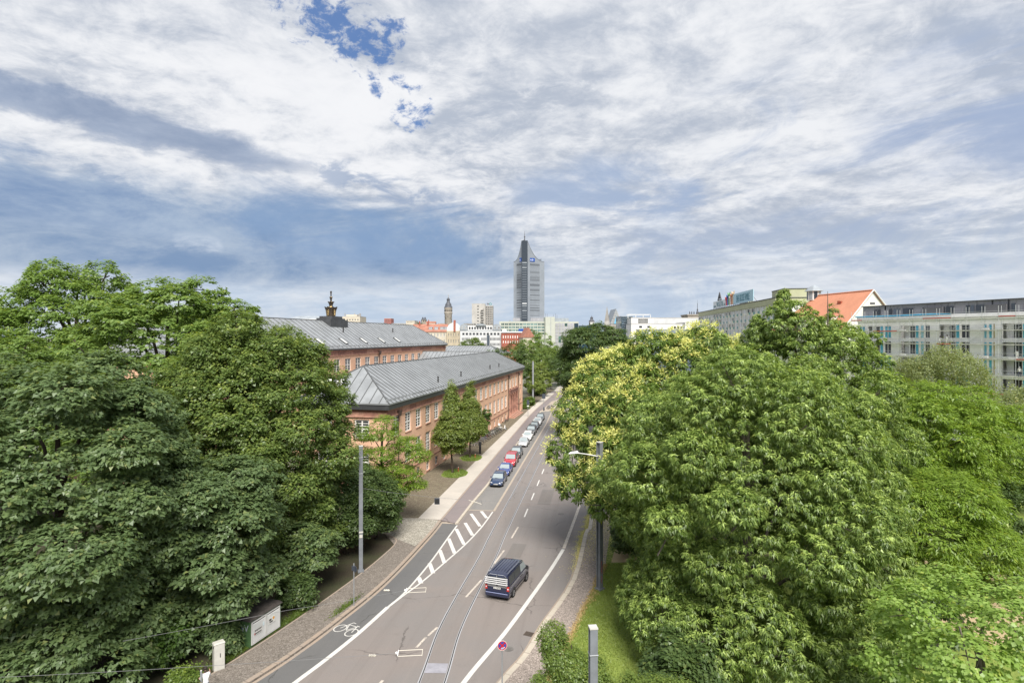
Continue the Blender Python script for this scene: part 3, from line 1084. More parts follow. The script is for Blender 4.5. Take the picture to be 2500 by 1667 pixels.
def eaves(t, L, W, z_f, z_g, z_e, over, y0=0.0, step=2.3, end=True):
    """frieze of porphyry slabs and, above it, the dark boxed gutter in panels"""
    ms = (M_PORPH, M_PORPH2, M_PORPH3)
    fr = []
    for m in ms:
        b = MB(); b.box(0.012, step - 0.012, -0.09, 0.0, 0, z_g - z_f); fr.append(b.mesh('frieze_slab', m))
    n = int(L / step)
    sx = L / (n * step)
    for i in range(n):
        obj('frieze_slab', fr[RNG.choice((0, 0, 1, 2))], t, (i * step * sx, y0 - RNG.uniform(.0, .015), z_f), scale=(sx, 1, 1))
    lg = MB(); lg.box(-.2, L + .2, y0 - .2, y0 - .002, z_f - .12, z_f - .003); lg.box(-.3, L + .3, y0 - .3, y0 - .002, z_g + .003, z_g + .12)
    if end:
        lg.box(-.2, -.002, y0 + .003, y0 + W, z_f - .12, z_f - .003); lg.box(-.3, -.002, y0 + .003, y0 + W, z_g + .003, z_g + .12)
    lg.build('cornice', M_PORPH3, t)
    gp_ = MB(); gp_.box(0.008, step - 0.008, -over + 0.02, 0.0, 0, z_e - z_g - .13)
    gme = gp_.mesh('gutter_panel', M_GUTTER)
    n2 = int((L + 2 * over) / step); s2 = (L + 2 * over) / (n2 * step)
    for i in range(n2):
        obj('gutter_panel', gme, t, (-over + i * step * s2, y0, z_g + .125), scale=(s2, 1, 1))
    if end:
        n3 = max(1, int(W / step)); s3 = W / (n3 * step)
        for i in range(n3):
            obj('gutter_panel', gme, t, (0, y0 + W - i * step * s3, z_g + .125), (0, 0, math.radians(-90)), scale=(s3, 1, 1))
            obj('frieze_slab', fr[i % 3], t, (0, y0 + W - i * step * s3, z_f), (0, 0, math.radians(-90)), scale=(s3, 1, 1))
    gb = MB(); gb.box(-over - .06, L + over + .06, y0 - over - .06, y0 - over + .1, z_e - .16, z_e - .01)
    if end: gb.box(-over - .06, -over + .1, y0 - over + .103, y0 + W + over, z_e - .16, z_e - .01)
    gb.build('gutter_lip', M_ZINC, t)


# front wing -----------------------------------------------------------------
LF, WF = 87.0, 11.4
mus = thing('museum_wing', 'salmon museum wing with grey standing-seam hip roof along the footpath', 'museum', (C0.x, C0.y, 0), RZ)
t_of = lambda D: (D - 68.4) / 0.9796
ops = []
wins_u, wins_l, wins_b = [], [], []
for k in range(-1, 17):
    xr = t_of(76.0 + 3.65 * k)
    x0 = xr - 2.0
    wins_u.append((x0, xr, 7.07, 9.55))
    if k not in (-1,): wins_l.append((x0, xr, 3.1, 5.86))
    if k > 0: wins_b.append((x0 + .35, xr - .35, 0.42, 1.7))
port_u = []
for D_ in (138.9, 142.3, 145.7):
    port_u.append((t_of(D_) - 1.55, t_of(D_), 7.0, 9.5))
port_u.append((t_of(151.2) - 1.5, t_of(151.2), 7.0, 9.5))
portal = (t_of(137.2), t_of(146.2), 0.75, 5.75)
small = (t_of(151.2) - 1.5, t_of(151.2), 4.6, 6.1)
door2 = (t_of(151.4) - 2.0, t_of(151.4), 0.15, 3.3)
door1 = (t_of(73.6) - 2.6, t_of(73.6), 0.2, 3.6)
ops = wins_u + wins_l + wins_b + port_u + [portal, small, door2, door1]
b = MB()
wall_front(b, 0, LF, 0, 10.9, ops, 0.0, 0.3)
endw = [(2.2, 4.1, 3.3, 5.4), (2.2, 4.1, 7.1, 9.4), (7.0, 8.9, 3.3, 5.4), (7.0, 8.9, 7.1, 9.4)]
b.face([(LF, 0, 0), (LF, WF, 0), (LF, WF, 10.9), (LF, 0, 10.9)])
b.face([(LF, WF, 0), (0, WF, 0), (0, WF, 10.9), (LF, WF, 10.9)])
b.build('wall', M_STUCCO, mus)
e = MB(); wall_front(e, -WF, 0, 0, 10.9, [(-a1, -a0, z0, z1) for (a0, a1, z0, z1) in endw], 0.0, 0.3)
ew = e.build('end_wall', M_STUCCO, mus, rot=(0, 0, math.radians(-90)))
for (a0, a1, z0, z1) in endw:
    window(ew, -a1, z0, a1 - a0, z1 - z0, 0.12, 'museum', M_WHITEW, M_GLASS, 0.16, M_PORPH)
for (x0, x1, z0, z1) in wins_u + wins_l + port_u:
    window(mus, x0, z0, x1 - x0, z1 - z0, 0.12, 'museum', M_WHITEW, M_GLASS, 0.16, M_PORPH)
for (x0, x1, z0, z1) in wins_b:
    window(mus, x0, z0, x1 - x0, z1 - z0, 0.16, 'plain', M_WHITEW, M_GLASS, 0.09, M_PORPH, 2, 2)
window(mus, small[0], small[2], small[1] - small[0], small[3] - small[2], 0.18, 'plain', M_PIPE, M_GLASS, 0.1, None, 2, 1)
for d in (door1, door2):
    q = MB(); q.box(d[0] + .05, d[1] - .05, 0.2, 0.28, d[2], d[3] - .04); q.box((d[0] + d[1]) / 2 - .03, (d[0] + d[1]) / 2 + .03, 0.17, 0.199, d[2] + .1, d[3] - .2)
    q.build('door', M_PORPH2, mus)
# plinth course and string course
q = MB()
prev = 0.0
q.box(0, LF, -0.07, -0.003, 2.05, 2.25); q.box(-.07, -.003, 0.003, WF, 2.05, 2.25)
q.build('string_course', M_PORPH, mus)
# portal: recess, columns, steps
q = MB(); q.box(portal[0] - .5, portal[1] + .5, -0.28, -0.003, 5.78, 6.7); q.box(portal[0] - .6, portal[1] + .6, -0.4, -0.284, 6.45, 6.72); q.build('portal_lintel', M_PORPH2, mus)
for i in range(4):
    xc = portal[0] + 0.55 + (portal[1] - portal[0] - 1.1) * i / 3
    q = MB(); q.lathe([(.42, 0), (.42, .25), (.34, .32), (.33, 2.4), (.29, 4.5), (.36, 4.62), (.4, 4.7), (.4, 5.0)], 12, (xc, -0.02, .75)); q.build('column', M_PORPH, mus, 40)
for i in range(3):
    x0 = portal[0] + 0.95 + (portal[1] - portal[0] - 1.1) * i / 3
    q = MB(); q.box(x0, x0 + (portal[1] - portal[0] - 1.1) / 3 - .8, .55, .62, .75, 5.2); q.build('portal_door', M_PORPH2, mus)
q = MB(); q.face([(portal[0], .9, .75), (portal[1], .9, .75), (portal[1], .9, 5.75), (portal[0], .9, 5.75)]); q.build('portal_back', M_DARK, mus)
for i in range(3):
    q = MB(); q.box(portal[0] - .6 - .1 * (2 - i), portal[1] + .6 + .1 * (2 - i), -1.5 + .42 * i, -.003, .12 + .21 * i, .12 + .21 * (i + 1) - .003); q.build('step', M_PORPH3, mus)
eaves(mus, LF, WF, 9.82, 10.52, 11.4, 0.5)
roof = roof_set(mus, LF, WF, 11.4, 15.45, 0.55, 5.7, 8.6, 1.15)
for (D_, ) in ((71.6,), (135.6,), (147.4,)):
    x = t_of(D_)
    q = MB(); q.tube((x, -.14, .2), (x, -.14, 9.5), .075, .075, 8); q.taper(x - .22, x + .22, -.42, -.1, 9.5, 10.2, -.12, -.04); q.build('downpipe', M_PIPE, mus)
# roof vents
sl = (15.45 - 11.4) / (5.7 + .55)
for (px_, py_) in ((1069.6, 932.5), (1125.5, 918.6), (1196.3, 901), (1218, 896)):
    # point on the front roof slope under that pixel
    rr = (px_ - CX) / F
    best = None
    for i in range(200):
        yy = -0.55 + 6.2 * i / 200
        # solve along-wall s so that direction matches
        ox, oy = C0.x + N_.x * yy, C0.y + N_.y * yy
        s = (rr * oy - ox) / (U.x - rr * U.y)
        z = 11.4 + (yy + .55) * sl
        pyy = HOR + (H - z) / (oy + U.y * s) * F
        if best is None or abs(pyy - py_) < best[0]: best = (abs(pyy - py_), s, yy, z)
    _, s, yy, z = best
    q = MB(); q.tube((s, yy, z - .15), (s, yy, z + .75), .1, .1, 8); q.tube((s, yy, z + .75), (s, yy, z + .85), .15, .13, 8); q.build('vent_pipe', M_DARK, roof)
# two roof lights on the near hip face
hs = (15.45 - 11.4) / (5.7 + .55)
for yy in (7.35, 9.0):
    q = MB()
    nrm = Vector((-hs, 0, 1)).normalized()
    for (w_, h_, m_, nm, lift) in ((0.62, 1.15, M_GUTTER, 'skylight', .06),):
        c = Vector((2.35 - .0, yy, 11.4 + (2.35 + .55) * hs)) + nrm * lift
        ux, uy = Vector((1, 0, hs)).normalized(), Vector((0, 1, 0))
        vs = []
        for dz in (-.1, .1):
            for (a, b_) in ((-1, -1), (1, -1), (1, 1), (-1, 1)):
                vs.append(c + ux * (a * h_) + uy * (b_ * w_) + nrm * dz)
        q.poly(vs, [(3, 2, 1, 0), (4, 5, 6, 7), (0, 1, 5, 4), (1, 2, 6, 5), (2, 3, 7, 6), (3, 0, 4, 7)])
        sk = q.build('skylight', M_GUTTER, roof)
        q = MB()
        c2 = c + nrm * .106
        q.face([c2 + ux * -.92 + uy * -.46, c2 + ux * -.92 + uy * .46, c2 + ux * .92 + uy * .46, c2 + ux * .92 + uy * -.46][::-1])
        q.build('blind', mat('pale_blind', (0.72, 0.72, 0.68), 0.25, 0.03), sk)

# rear, taller wing ------------------------------------------------------------
R0 = C0 + N_ * 24.8
T0, T1 = -8.0, 98.0
LR, WR = T1 - T0, 14.6
RB = R0 + U * T0
rear = thing('museum_main_block', 'taller rear museum block with long grey roof and dark crown ornament', 'museum', (RB.x, RB.y, 0), RZ)
ops = []
for k in range(-8, 12):
    x0 = 28.97 + 4.23 * k - T0
    if x0 < 1: continue
    ops += [(x0, x0 + 2.35, 12.65, 15.1), (x0, x0 + 2.35, 8.2, 10.8)]
b = MB(); wall_front(b, 0, LR, 0, 16.8, ops, 0, .3)
b.face([(LR, 0, 0), (LR, WR, 0), (LR, WR, 16.8), (LR, 0, 16.8)]); b.face([(0, WR, 0), (0, 0, 0), (0, 0, 16.8), (0, WR, 16.8)]); b.face([(LR, WR, 0), (0, WR, 0), (0, WR, 16.8), (LR, WR, 16.8)])
b.build('wall', M_STUCCO, rear)
for (x0, x1, z0, z1) in ops:
    window(rear, x0, z0, x1 - x0, z1 - z0, .12, 'museum', M_WHITEW, M_GLASS, .14, M_PORPH)
eaves(rear, LR, WR, 15.8, 16.6, 17.1, .5, 0.0, 3.0)
rroof = roof_set(rear, LR, WR, 17.1, 22.4, .55, 7.3, 7.3, 1.7)
x = 52.3 - T0
q = MB(); q.tube((x, -.14, .2), (x, -.14, 15.4), .09, .09, 8); q.taper(x - .25, x + .25, -.45, -.1, 15.4, 16.2, -.12, -.04); q.build('downpipe', M_PIPE, rear)
sl2 = (22.4 - 17.1) / 7.85
for (px_, py_) in ((722, 836), (780, 835), (838, 833.5), (887, 832.5), (931, 831.5), (969, 830.5), (838, 811), (959, 811)):
    rr = (px_ - CX) / F
    best = None
    for i in range(240):
        yy = -0.5 + 7.6 * i / 240
        ox, oy = RB.x + N_.x * yy, RB.y + N_.y * yy
        s = (rr * oy - ox) / (U.x - rr * U.y)
        z = 17.1 + (yy + .55) * sl2
        pyy = HOR + (H - z) / (oy + U.y * s) * F
        if best is None or abs(pyy - py_) < best[0]: best = (abs(pyy - py_), s, yy, z)
    _, s, yy, z = best
    if py_ < 820:
        q = MB(); q.tube((s, yy, z - .2), (s, yy, z + 1.0), .12, .12, 8); q.build('vent_pipe', M_DARK, rroof); continue
    nrm = Vector((0, -sl2, 1)).normalized(); uy = Vector((0, 1, sl2)).normalized(); ux = Vector((1, 0, 0))
    c = Vector((s, yy, z)) + nrm * .08
    q = MB(); vs = []
    for dz in (-.12, .1):
        for (a, b_) in ((-1, -1), (1, -1), (1, 1), (-1, 1)): vs.append(c + ux * (a * .5) + uy * (b_ * .95) + nrm * dz)
    q.poly(vs, [(3, 2, 1, 0), (4, 5, 6, 7), (0, 1, 5, 4), (1, 2, 6, 5), (2, 3, 7, 6), (3, 0, 4, 7)])
    sk = q.build('skylight', M_GUTTER, rroof)
    q = MB(); c2 = c + nrm * .106
    q.face([c2 - ux * .38 - uy * .8, c2 + ux * .38 - uy * .8, c2 + ux * .38 + uy * .8, c2 - ux * .38 + uy * .8]); q.build('pane', mat('pale_blind', (0.72, 0.72, 0.68)), sk)
# crown ornament on its stepped plinth
cx_ = 45.4 - T0
q = MB(); q.box(cx_ - 3.6, cx_ + 3.6, 7.3 - 1.9, 7.3 + 1.9, 21.2, 22.62); q.box(cx_ - 2.9, cx_ + 2.9, 7.3 - 1.6, 7.3 + 1.6, 22.623, 22.95); q.box(cx_ - 2.1, cx_ + 2.1, 7.3 - 1.4, 7.3 + 1.4, 22.953, 23.35)
q.build('crown_plinth', M_GUTTER, rear)
cr = MB()
def flare(mb, r0, r1, z0, z1, n=8, k=1.0):
    """eight upright leaves that lean outwards"""
    for i in range(n):
        a = 2 * math.pi * i / n + math.pi / n
        c, s = math.cos(a), math.sin(a)
        w0, w1 = r0 * .42 * k, r1 * .52 * k
        P = [Vector((cx_ + c * r0 - s * g, 7.3 + s * r0 + c * g, z0)) for g in (-w0, w0)]
        zm = z0 + (z1 - z0) * .6; rm = r0 + (r1 - r0) * .35; wm = (w0 + w1) / 2 * .95
        Q = [Vector((cx_ + c * rm - s * g, 7.3 + s * rm + c * g, zm)) for g in (-wm, wm)]
        R = [Vector((cx_ + c * r1 - s * g, 7.3 + s * r1 + c * g, z1 - (0.10 * (z1 - z0) if abs(g) < .01 else 0))) for g in (-w1, w1)]
        T = Vector((cx_ + c * r1 * .93, 7.3 + s * r1 * .93, z1 - .12 * (z1 - z0)))
        for off in (0, 1):
            d = Vector((c, s, 0)) * (-.1 if off else 0)
            pts = [p + d for p in (P[0], P[1], Q[1], R[1], T, R[0], Q[0])]
            mb.face(pts if not off else pts[::-1])
crown = MB()
flare(crown, .85, 1.28, 23.35, 25.35, 8, .72)
crown.build('crown_leaf_ring', M_BRONZE, rear)
fl = MB(); flare(fl, .22, .50, 25.3, 26.4, 8, 1.9); fl.build('crown_cup', M_BRONZE, rear)
fl = MB(); flare(fl, .10, .24, 26.3, 27.35, 8, 1.9); flare(fl, .07, .15, 27.3, 28.5, 8, 1.9); fl.build('crown_tip', M_BRONZE, rear)
q = MB(); q.tube((cx_, 7.3, 23.3), (cx_, 7.3, 28.6), .12, .04, 8); q.build('crown_mast', M_BRONZE, rear)
q = MB(); q.ring((cx_, 7.3, 25.3), (0, 0, 1), .5, .07); q.ring((cx_, 7.3, 26.35), (0, 0, 1), .25, .06); q.ring((cx_, 7.3, 27.35), (0, 0, 1), .16, .05); q.build('gilt_band', M_GOLD, rear)
for i in range(4):
    q = MB()
    a = math.pi / 4 * (2 * i) + RZ
    for z_ in (23.6, 24.0, 24.4, 24.8): q.ring((cx_ + 1.0 * math.cos(a), 7.3 + 1.0 * math.sin(a), z_ + .1), (math.cos(a), math.sin(a), 0), .2, .05, 10, 5)
    q.build('gilt_scroll', M_GOLD, rear)

# cross wing joining the two blocks at the far end, and a lower wing behind it
X0 = C0 + U * 71.5 + N_ * WF
cw = thing('museum_cross_wing', 'low grey-roofed museum wing linking the street wing to the rear block', 'museum', (X0.x, X0.y, 0), RZ)
b = MB(); b.box(0, 15.5, 0.05, 13.3, 0, 11.2); b.build('wall', M_STUCCO, cw)
b = MB()
e0, e1, zr_ = 11.25, 15.55, 0
b.poly([(-.4, -4.5, 11.25), (7.75, -5.6, 15.4), (15.9, -4.5, 11.25), (-.4, 13.35, 11.25), (7.75, 13.35, 15.4), (15.9, 13.35, 11.25)], [(0, 1, 4, 3), (1, 2, 5, 4), (0, 3, 5, 2), (3, 4, 5), (0, 2, 1)])
cr_ = b.build('roof', M_ZINC, cw)
s = MB(); seams(s, (-.4, 13.3, 11.25), (-.4, -4.5, 11.25), (7.75, 13.3, 15.4), (7.75, -4.5, 15.4), .95); seams(s, (15.9, -4.5, 11.25), (15.9, 13.3, 11.25), (7.75, -4.5, 15.4), (7.75, 13.3, 15.4), .95)
s.build('standing_seam', M_SEAM, cr_)['kind'] = 'stuff'
q = MB(); q.tube((7.75, -4.5, 15.42), (7.75, 13.3, 15.42), .1, .1, 6); q.build('ridge_cap', M_SEAM, cr_)
fx = Facade(((1060 - CX) / F * 196, 196), ((1222 - CX) / F * 190, 190))
bw = thing('museum_back_wing', 'farthest grey museum roof rising behind the cross wing', 'museum', (fx.A.x, fx.A.y, 0), fx.rz)
b = MB(); b.box(0, fx.len, 0, 12, 0, 13.6); b.build('wall', M_STUCCO, bw)
roof_set(bw, fx.len, 12, 13.65, 16.1, .4, 3, 5, .95)

# ---------------------------------------------------------------- the town skyline
M_CONC = mat('tower_cladding', (0.235, 0.262, 0.298), 0.6, 0.06, 0.1)
M_CONC2 = mat('pale_concrete', (0.44, 0.425, 0.40), 0.8, 0.08, 0.2)
M_CONC3 = mat('weathered_concrete', (0.31, 0.295, 0.275), 0.85, 0.12, 0.2)
M_WHITE = mat('white_render', (0.68, 0.68, 0.67), 0.8, 0.05, 0.3)
M_GREYW = mat('light_grey_render', (0.55, 0.56, 0.57), 0.8, 0.05, 0.3)
M_CREAM = mat('cream_render', (0.54, 0.49, 0.40), 0.85, 0.06, 0.3)
M_BEIGE = mat('beige_stone', (0.44, 0.38, 0.28), 0.85, 0.08, 0.3)
M_BRICK = mat('red_brick', (0.33, 0.105, 0.075), 0.85, 0.12, 0.6, fine=0.15)
M_TILE = mat('red_roof_tiles', (0.34, 0.155, 0.11), 0.8, 0.14, 0.5, fine=0.1)
M_LEAD = mat('lead_roof', (0.30, 0.33, 0.36), 0.5, 0.1, 0.4)
M_SLATE = mat('dark_slate', (0.085, 0.090, 0.105), 0.55, 0.12, 0.6)
M_SAND2 = mat('grey_sandstone', (0.34, 0.305, 0.26), 0.85, 0.14, 0.4, fine=0.1)
M_GLASSB = glass_mat('blue_curtain_glass', (0.030, 0.060, 0.085), 0.05)
M_GLASSD = glass_mat('dark_band_glass', (0.028, 0.036, 0.048), 0.1)
M_GLASST = glass_mat('teal_glass', (0.06, 0.115, 0.11), 0.08)
M_SHADE = mat('lilac_sunblind', (0.36, 0.365, 0.39), 0.7, 0.08, 0.3)
M_LIGHTW = mat('pale_office_blind', (0.62, 0.64, 0.66), 0.5, 0.05, 1)
M_FRAMED = mat('dark_frame', (0.10, 0.10, 0.11), 0.6, 0.0)
M_GREENW = mat('pale_green_cladding', (0.46, 0.48, 0.42), 0.75, 0.04, 0.2)
M_SIGNB = mat('sign_blue', (0.01, 0.07, 0.33), 0.5, 0.0)
M_SIGNW = mat('sign_white', (0.82, 0.82, 0.82), 0.6, 0.0)


def block(name, label, x0, x1, ytop, D, depth, wall, roofm, rows=(), cat='building', fm=M_WHITEW, gm=M_GLASS, fw=0.15, cols=2, nrows=1, parapet=0.5, reveal=.25, D2=None, sill=None, group=None, style='plain'):
    fac = Facade(((x0 - CX) / F * D, D), ((x1 - CX) / F * (D2 or D), D2 or D))
    z1 = fac.z(x0, ytop) - parapet
    ops = px_rows(fac, rows)
    t = flat_building(name, label, cat, fac, depth, z1, wall, roofm, ops, group, 0.0, parapet, reveal)
    for (a, b_, c, d) in ops:
        window(t, a, c, b_ - a, d - c, reveal * .6, style, fm, gm, fw, sill, cols, nrows)
    return t, fac, z1


# tall tower with concave wings ------------------------------------------------
DT = 730.0
K = DT / F
tw = thing('city_tower', 'tall slender grey tower with concave pointed top and dark glazed spine', 'skyscraper', ((1254 - CX) * K, DT, 0), 0)
PX = lambda p: (p - 1254) * K
ZT = lambda y: H + (HOR - y) * K
def tower_wing(x0, x1, top, fy, by, name):
    """wing as a solid whose top edge follows a curve"""
    n = 28
    b = MB()
    xs = [x0 + (x1 - x0) * i / n for i in range(n + 1)]
    for i in range(n):
        a, c = xs[i], xs[i + 1]
        za, zc = top(i / n), top((i + 1) / n)
        b.face([(a, fy(i / n), 0), (c, fy((i + 1) / n), 0), (c, fy((i + 1) / n), zc), (a, fy(i / n), za)])
        b.face([(c, by, 0), (a, by, 0), (a, by, za), (c, by, zc)])
        b.face([(a, fy(i / n), za), (c, fy((i + 1) / n), zc), (c, by, zc), (a, by, za)])
    b.face([(x0, by, 0), (x0, fy(0), 0), (x0, fy(0), top(0)), (x0, by, top(0))])
    b.face([(x1, fy(1), 0), (x1, by, 0), (x1, by, top(1)), (x1, fy(1), top(1))])
    return b.build(name, M_CONC, tw)
zlo, zhi = ZT(637), ZT(588.5)
cl = lambda t: zlo + (zhi - zlo) * (t ** 2.6) * .98 + (zhi - zlo) * .02 * t
cr2 = lambda t: zlo + (zhi - zlo) * ((1 - t) ** 2.3)
lf = lambda t: 7.5 - 8.0 * t + 4.5 * t * (1 - t) * 1.6
rf = lambda t: -0.5 + 9.0 * t + 5.0 * t * (1 - t)
tower_wing(0, PX(1273.5), cl, lf, 22, 'left_wing')
tower_wing(PX(1288), PX(1330), cr2, rf, 24, 'right_wing')
# spine
b = MB(); b.box(PX(1273.6), PX(1287.9), -2.2, 21, 0, ZT(588)); sp = b.build('glazed_spine', glass_mat('spine_glass', (0.050, 0.065, 0.085), .12), tw)
for k, y in enumerate(list(np.linspace(642, 776, 24))):
    m_ = M_LIGHTW if RNG.random() < .1 else mat('dim_office', (0.13, 0.15, 0.175), .4, .1) if RNG.random() < .7 else M_LEAD
    b = MB()
    z = ZT(y)
    for j in range(4):
        w_ = PX(1287.9) - PX(1273.6)
        b.box(PX(1275.2) + j * (w_ - 1.8) / 4, PX(1275.2) + (j + .86) * (w_ - 1.8) / 4, -2.32, -2.204, z - .75, z + .75)
    b.build('spine_window_band', m_, tw)
M_SLOT = glass_mat('slot_glass', (0.095, 0.105, 0.118), .2)
# window bands of the wings: rows of upright slots, taller in the upper half
for k in range(22):
    y = 645.5 + (776 - 645.5) * k / 21
    hh = (2.6 if k < 11 else 1.5)
    z = ZT(y)
    b = MB()
    for j in range(10):
        tt = (1294.5 - 1288) / 42 + (1318.5 - 1294.5) / 42 * j / 10
        t2 = tt + .036
        xa, xb = PX(1288 + 42 * tt), PX(1288 + 42 * t2)
        b.poly([(xa, rf(tt) - .12, z - hh / 2), (xb, rf(t2) - .12, z - hh / 2), (xb, rf(t2) - .12, z + hh / 2), (xa, rf(tt) - .12, z + hh / 2),
                (xa, rf(tt) + .2, z - hh / 2), (xb, rf(t2) + .2, z - hh / 2), (xb, rf(t2) + .2, z + hh / 2), (xa, rf(tt) + .2, z + hh / 2)], [(0, 1, 2, 3), (4, 0, 3, 7), (1, 5, 6, 2), (3, 2, 6, 7), (0, 4, 5, 1)])
    b.build('window_band', M_SLOT, tw)
    b = MB()
    for j in range(6):
        tt = (1261.5 - 1254) / 19.5 + (1273 - 1261.5) / 19.5 * j / 6
        t2 = tt + .082
        xa, xb = PX(1254 + 19.5 * tt), PX(1254 + 19.5 * t2)
        b.poly([(xa, lf(tt) - .12, z - hh / 2), (xb, lf(t2) - .12, z - hh / 2), (xb, lf(t2) - .12, z + hh / 2), (xa, lf(tt) - .12, z + hh / 2),
                (xa, lf(tt) + .2, z - hh / 2), (xb, lf(t2) + .2, z - hh / 2), (xb, lf(t2) + .2, z + hh / 2), (xa, lf(tt) + .2, z + hh / 2)], [(0, 1, 2, 3), (4, 0, 3, 7), (1, 5, 6, 2), (3, 2, 6, 7), (0, 4, 5, 1)])
    b.build('window_band', M_SLOT, tw)
# edge trim along the curved tops
for (x0, x1, f, fy, nm) in ((0, PX(1273.5), cl, lf, 'left_coping'), (PX(1288), PX(1330), cr2, rf, 'right_coping')):
    b = MB(); pts = [(x0 + (x1 - x0) * i / 14, fy(i / 14) - .15, f(i / 14) + .15) for i in range(15)]
    b.path(pts, [.22] * 15, 5); b.build('coping', M_CONC, tw)
b = MB(); b.tube((PX(1281), 4, ZT(588)), (PX(1281), 4, ZT(575)), .8, .4, 8); b.tube((PX(1281), 4, ZT(575)), (PX(1281), 4, ZT(563)), .35, .12, 8); b.lathe([(.0, -.9), (.9, -.5), (.9, .5), (0, .9)], 10, (PX(1281), 4, ZT(577)), False); b.lathe([(1.1, 0), (1.1, 1.2), (.2, 1.6)], 8, (PX(1279.3), 3, ZT(588)))
b.build('mast', M_FRAMED, tw)
b = MB(); b.tube((PX(1321), 15, ZT(637)), (PX(1321), 15, ZT(630)), .3, .3, 6); b.tube((PX(1317), 15, ZT(630.5)), (PX(1323.5), 15, ZT(629.3)), .35, .35, 6); b.tube((PX(1311), 15, ZT(630)), (PX(1315), 15, ZT(634)), .3, .3, 6); b.build('roof_crane', M_FRAMED, tw)
for (p0, p1, y0, y1, sx, t0, t1, fy, w0, pa) in ((1294, 1306, 629.5, 638, 1.0, .143, .429, rf, 42, 1288), (1268.3, 1273, 629.5, 638.5, .42, .733, .974, lf, 19.5, 1254)):
    q = MB()
    xa, xb, ya, yb = PX(p0), PX(p1), fy(t0) - .45, fy(t1) - .45
    d_ = Vector((xb - xa, yb - ya)); ln_ = d_.length
    q.box(0, ln_, 0, .3, 0, ZT(y0) - ZT(y1)); sg = q.build('logo_panel', M_SIGNB, tw, loc=(xa, ya, ZT(y1)), rot=(0, 0, math.atan2(d_.y, d_.x)))
    text_mesh('mdr', 3.6, M_SIGNW, sg, (.15 * sx, -.02, 1.0), sx=sx * .82)
b = MB(); b.box(PX(1252), PX(1332), 2, 30, ZT(784), ZT(776)); b.build('tower_foot', M_SHADE, tw)

# pale green office complex at its foot -----------------------------------------
DP = 560.0
t, fac, z1 = block('office_complex', 'wide pale green and glass office complex in front of the grey tower', 1219, 1331, 784.5, DP, 45, M_GREENW, M_GREENW,
                   [(1223, 1330, 789, 794.5, 12, .94), (1223, 1330, 796.5, 802, 12, .94), (1223, 1330, 804, 809.5, 12, .94), (1223, 1330, 811.5, 817, 12, .94)], fm=M_GREENW, gm=M_GLASST, fw=.25, cols=2, parapet=1.4)
K2 = DP / F
b = MB(); b.box((1331 - 1219) * K2, (1353.5 - 1219) * K2, -4, 30, 0, H + (HOR - 774) * K2); b.build('stair_tower', M_GREENW, t)
b = MB(); b.box((1343.6 - 1219) * K2, (1344.6 - 1219) * K2, -4.1, -4.003, 0, H + (HOR - 775) * K2); b.build('joint_line', M_LEAD, t)
xr0, xr1 = (1354 - 1219) * K2, (1413 - 1219) * K2
b = MB(); b.box(xr0, xr1, 2.0, 40, 0, H + (HOR - 785) * K2); b.build('side_block', M_GREENW, t)
b = MB(); b.box(xr0 + .5, xr1 - 9, 8, 32, H + (HOR - 785) * K2 + .003, H + (HOR - 776) * K2); b.build('plant_room', M_LEAD, t)
for j, y in enumerate(range(789, 848, 8)):
    for i in range(6):
        m_ = M_GLASST if RNG.random() < .18 else M_SHADE
        b = MB(); xa = xr0 + .6 + i * (xr1 - xr0 - 5.2) / 6; b.box(xa + .25, xa + (xr1 - xr0 - 5.2) / 6 - .2, 1.75, 1.99, H + (HOR - y - 7) * K2, H + (HOR - y) * K2); b.build('glazing_panel', m_, t)
b = MB(); b.box(xr1 - 4.2, xr1 - .3, 1.7, 1.99, H + (HOR - 850) * K2, H + (HOR - 789) * K2); b.build('corner_glazing', M_GLASSB, t)
for (p, y) in ((1242, 781), (1252, 781.5)):
    b = MB(); b.box((p - 1219) * K2, (p - 1219) * K2 + 2, 4, 7, H + (HOR - 784) * K2, H + (HOR - y) * K2); b.build('roof_unit', M_LEAD, t)
for p in (1333, 1337, 1352, 1357, 1361):
    b = MB(); b.tube(((p - 1219) * K2, 6, H + (HOR - 776) * K2), ((p - 1219) * K2, 6, H + (HOR - RNG.uniform(764, 770)) * K2), .12, .12, 5); b.build('antenna', M_FRAMED, t)
block('glass_link', 'blue glass link building beside the pale green offices', 1411, 1452, 794, 575, 20, M_GLASSB, M_LEAD, [], parapet=.4)

# town hall tower ------------------------------------------------------------------
D_ = 1200.0; K_ = D_ / F
tp = at(1094.5, 822, D_)
th = thing('town_hall_tower', 'round sandstone tower with dark bell-shaped dome and lantern', 'tower', (tp.x, tp.y, 0), 0)
Z_ = lambda y: H + (HOR - y) * K_
b = MB(); b.lathe([(7.6, 0), (7.5, Z_(768)), (8.4, Z_(766)), (8.6, Z_(763)), (7.9, Z_(762)), (7.9, Z_(757)), (8.3, Z_(756)), (8.3, Z_(751))], 24); b.build('shaft', M_SAND2, th, 35)
b = MB(); b.lathe([(8.6, Z_(751)), (8.2, Z_(749)), (6.6, Z_(747)), (6.3, Z_(743)), (4.6, Z_(740)), (3.2, Z_(737)), (2.9, Z_(733)), (3.6, Z_(732)), (3.4, Z_(730)), (1.6, Z_(728)), (.7, Z_(726))], 20); b.build('dome', M_SLATE, th, 35)
b = MB(); b.tube((0, 0, Z_(726)), (0, 0, Z_(718.5)), .35, .12, 6); b.lathe([(0, -.8), (.8, 0), (0, .8)], 8, (0, 0, Z_(722)), False); b.build('finial', M_GOLD, th)
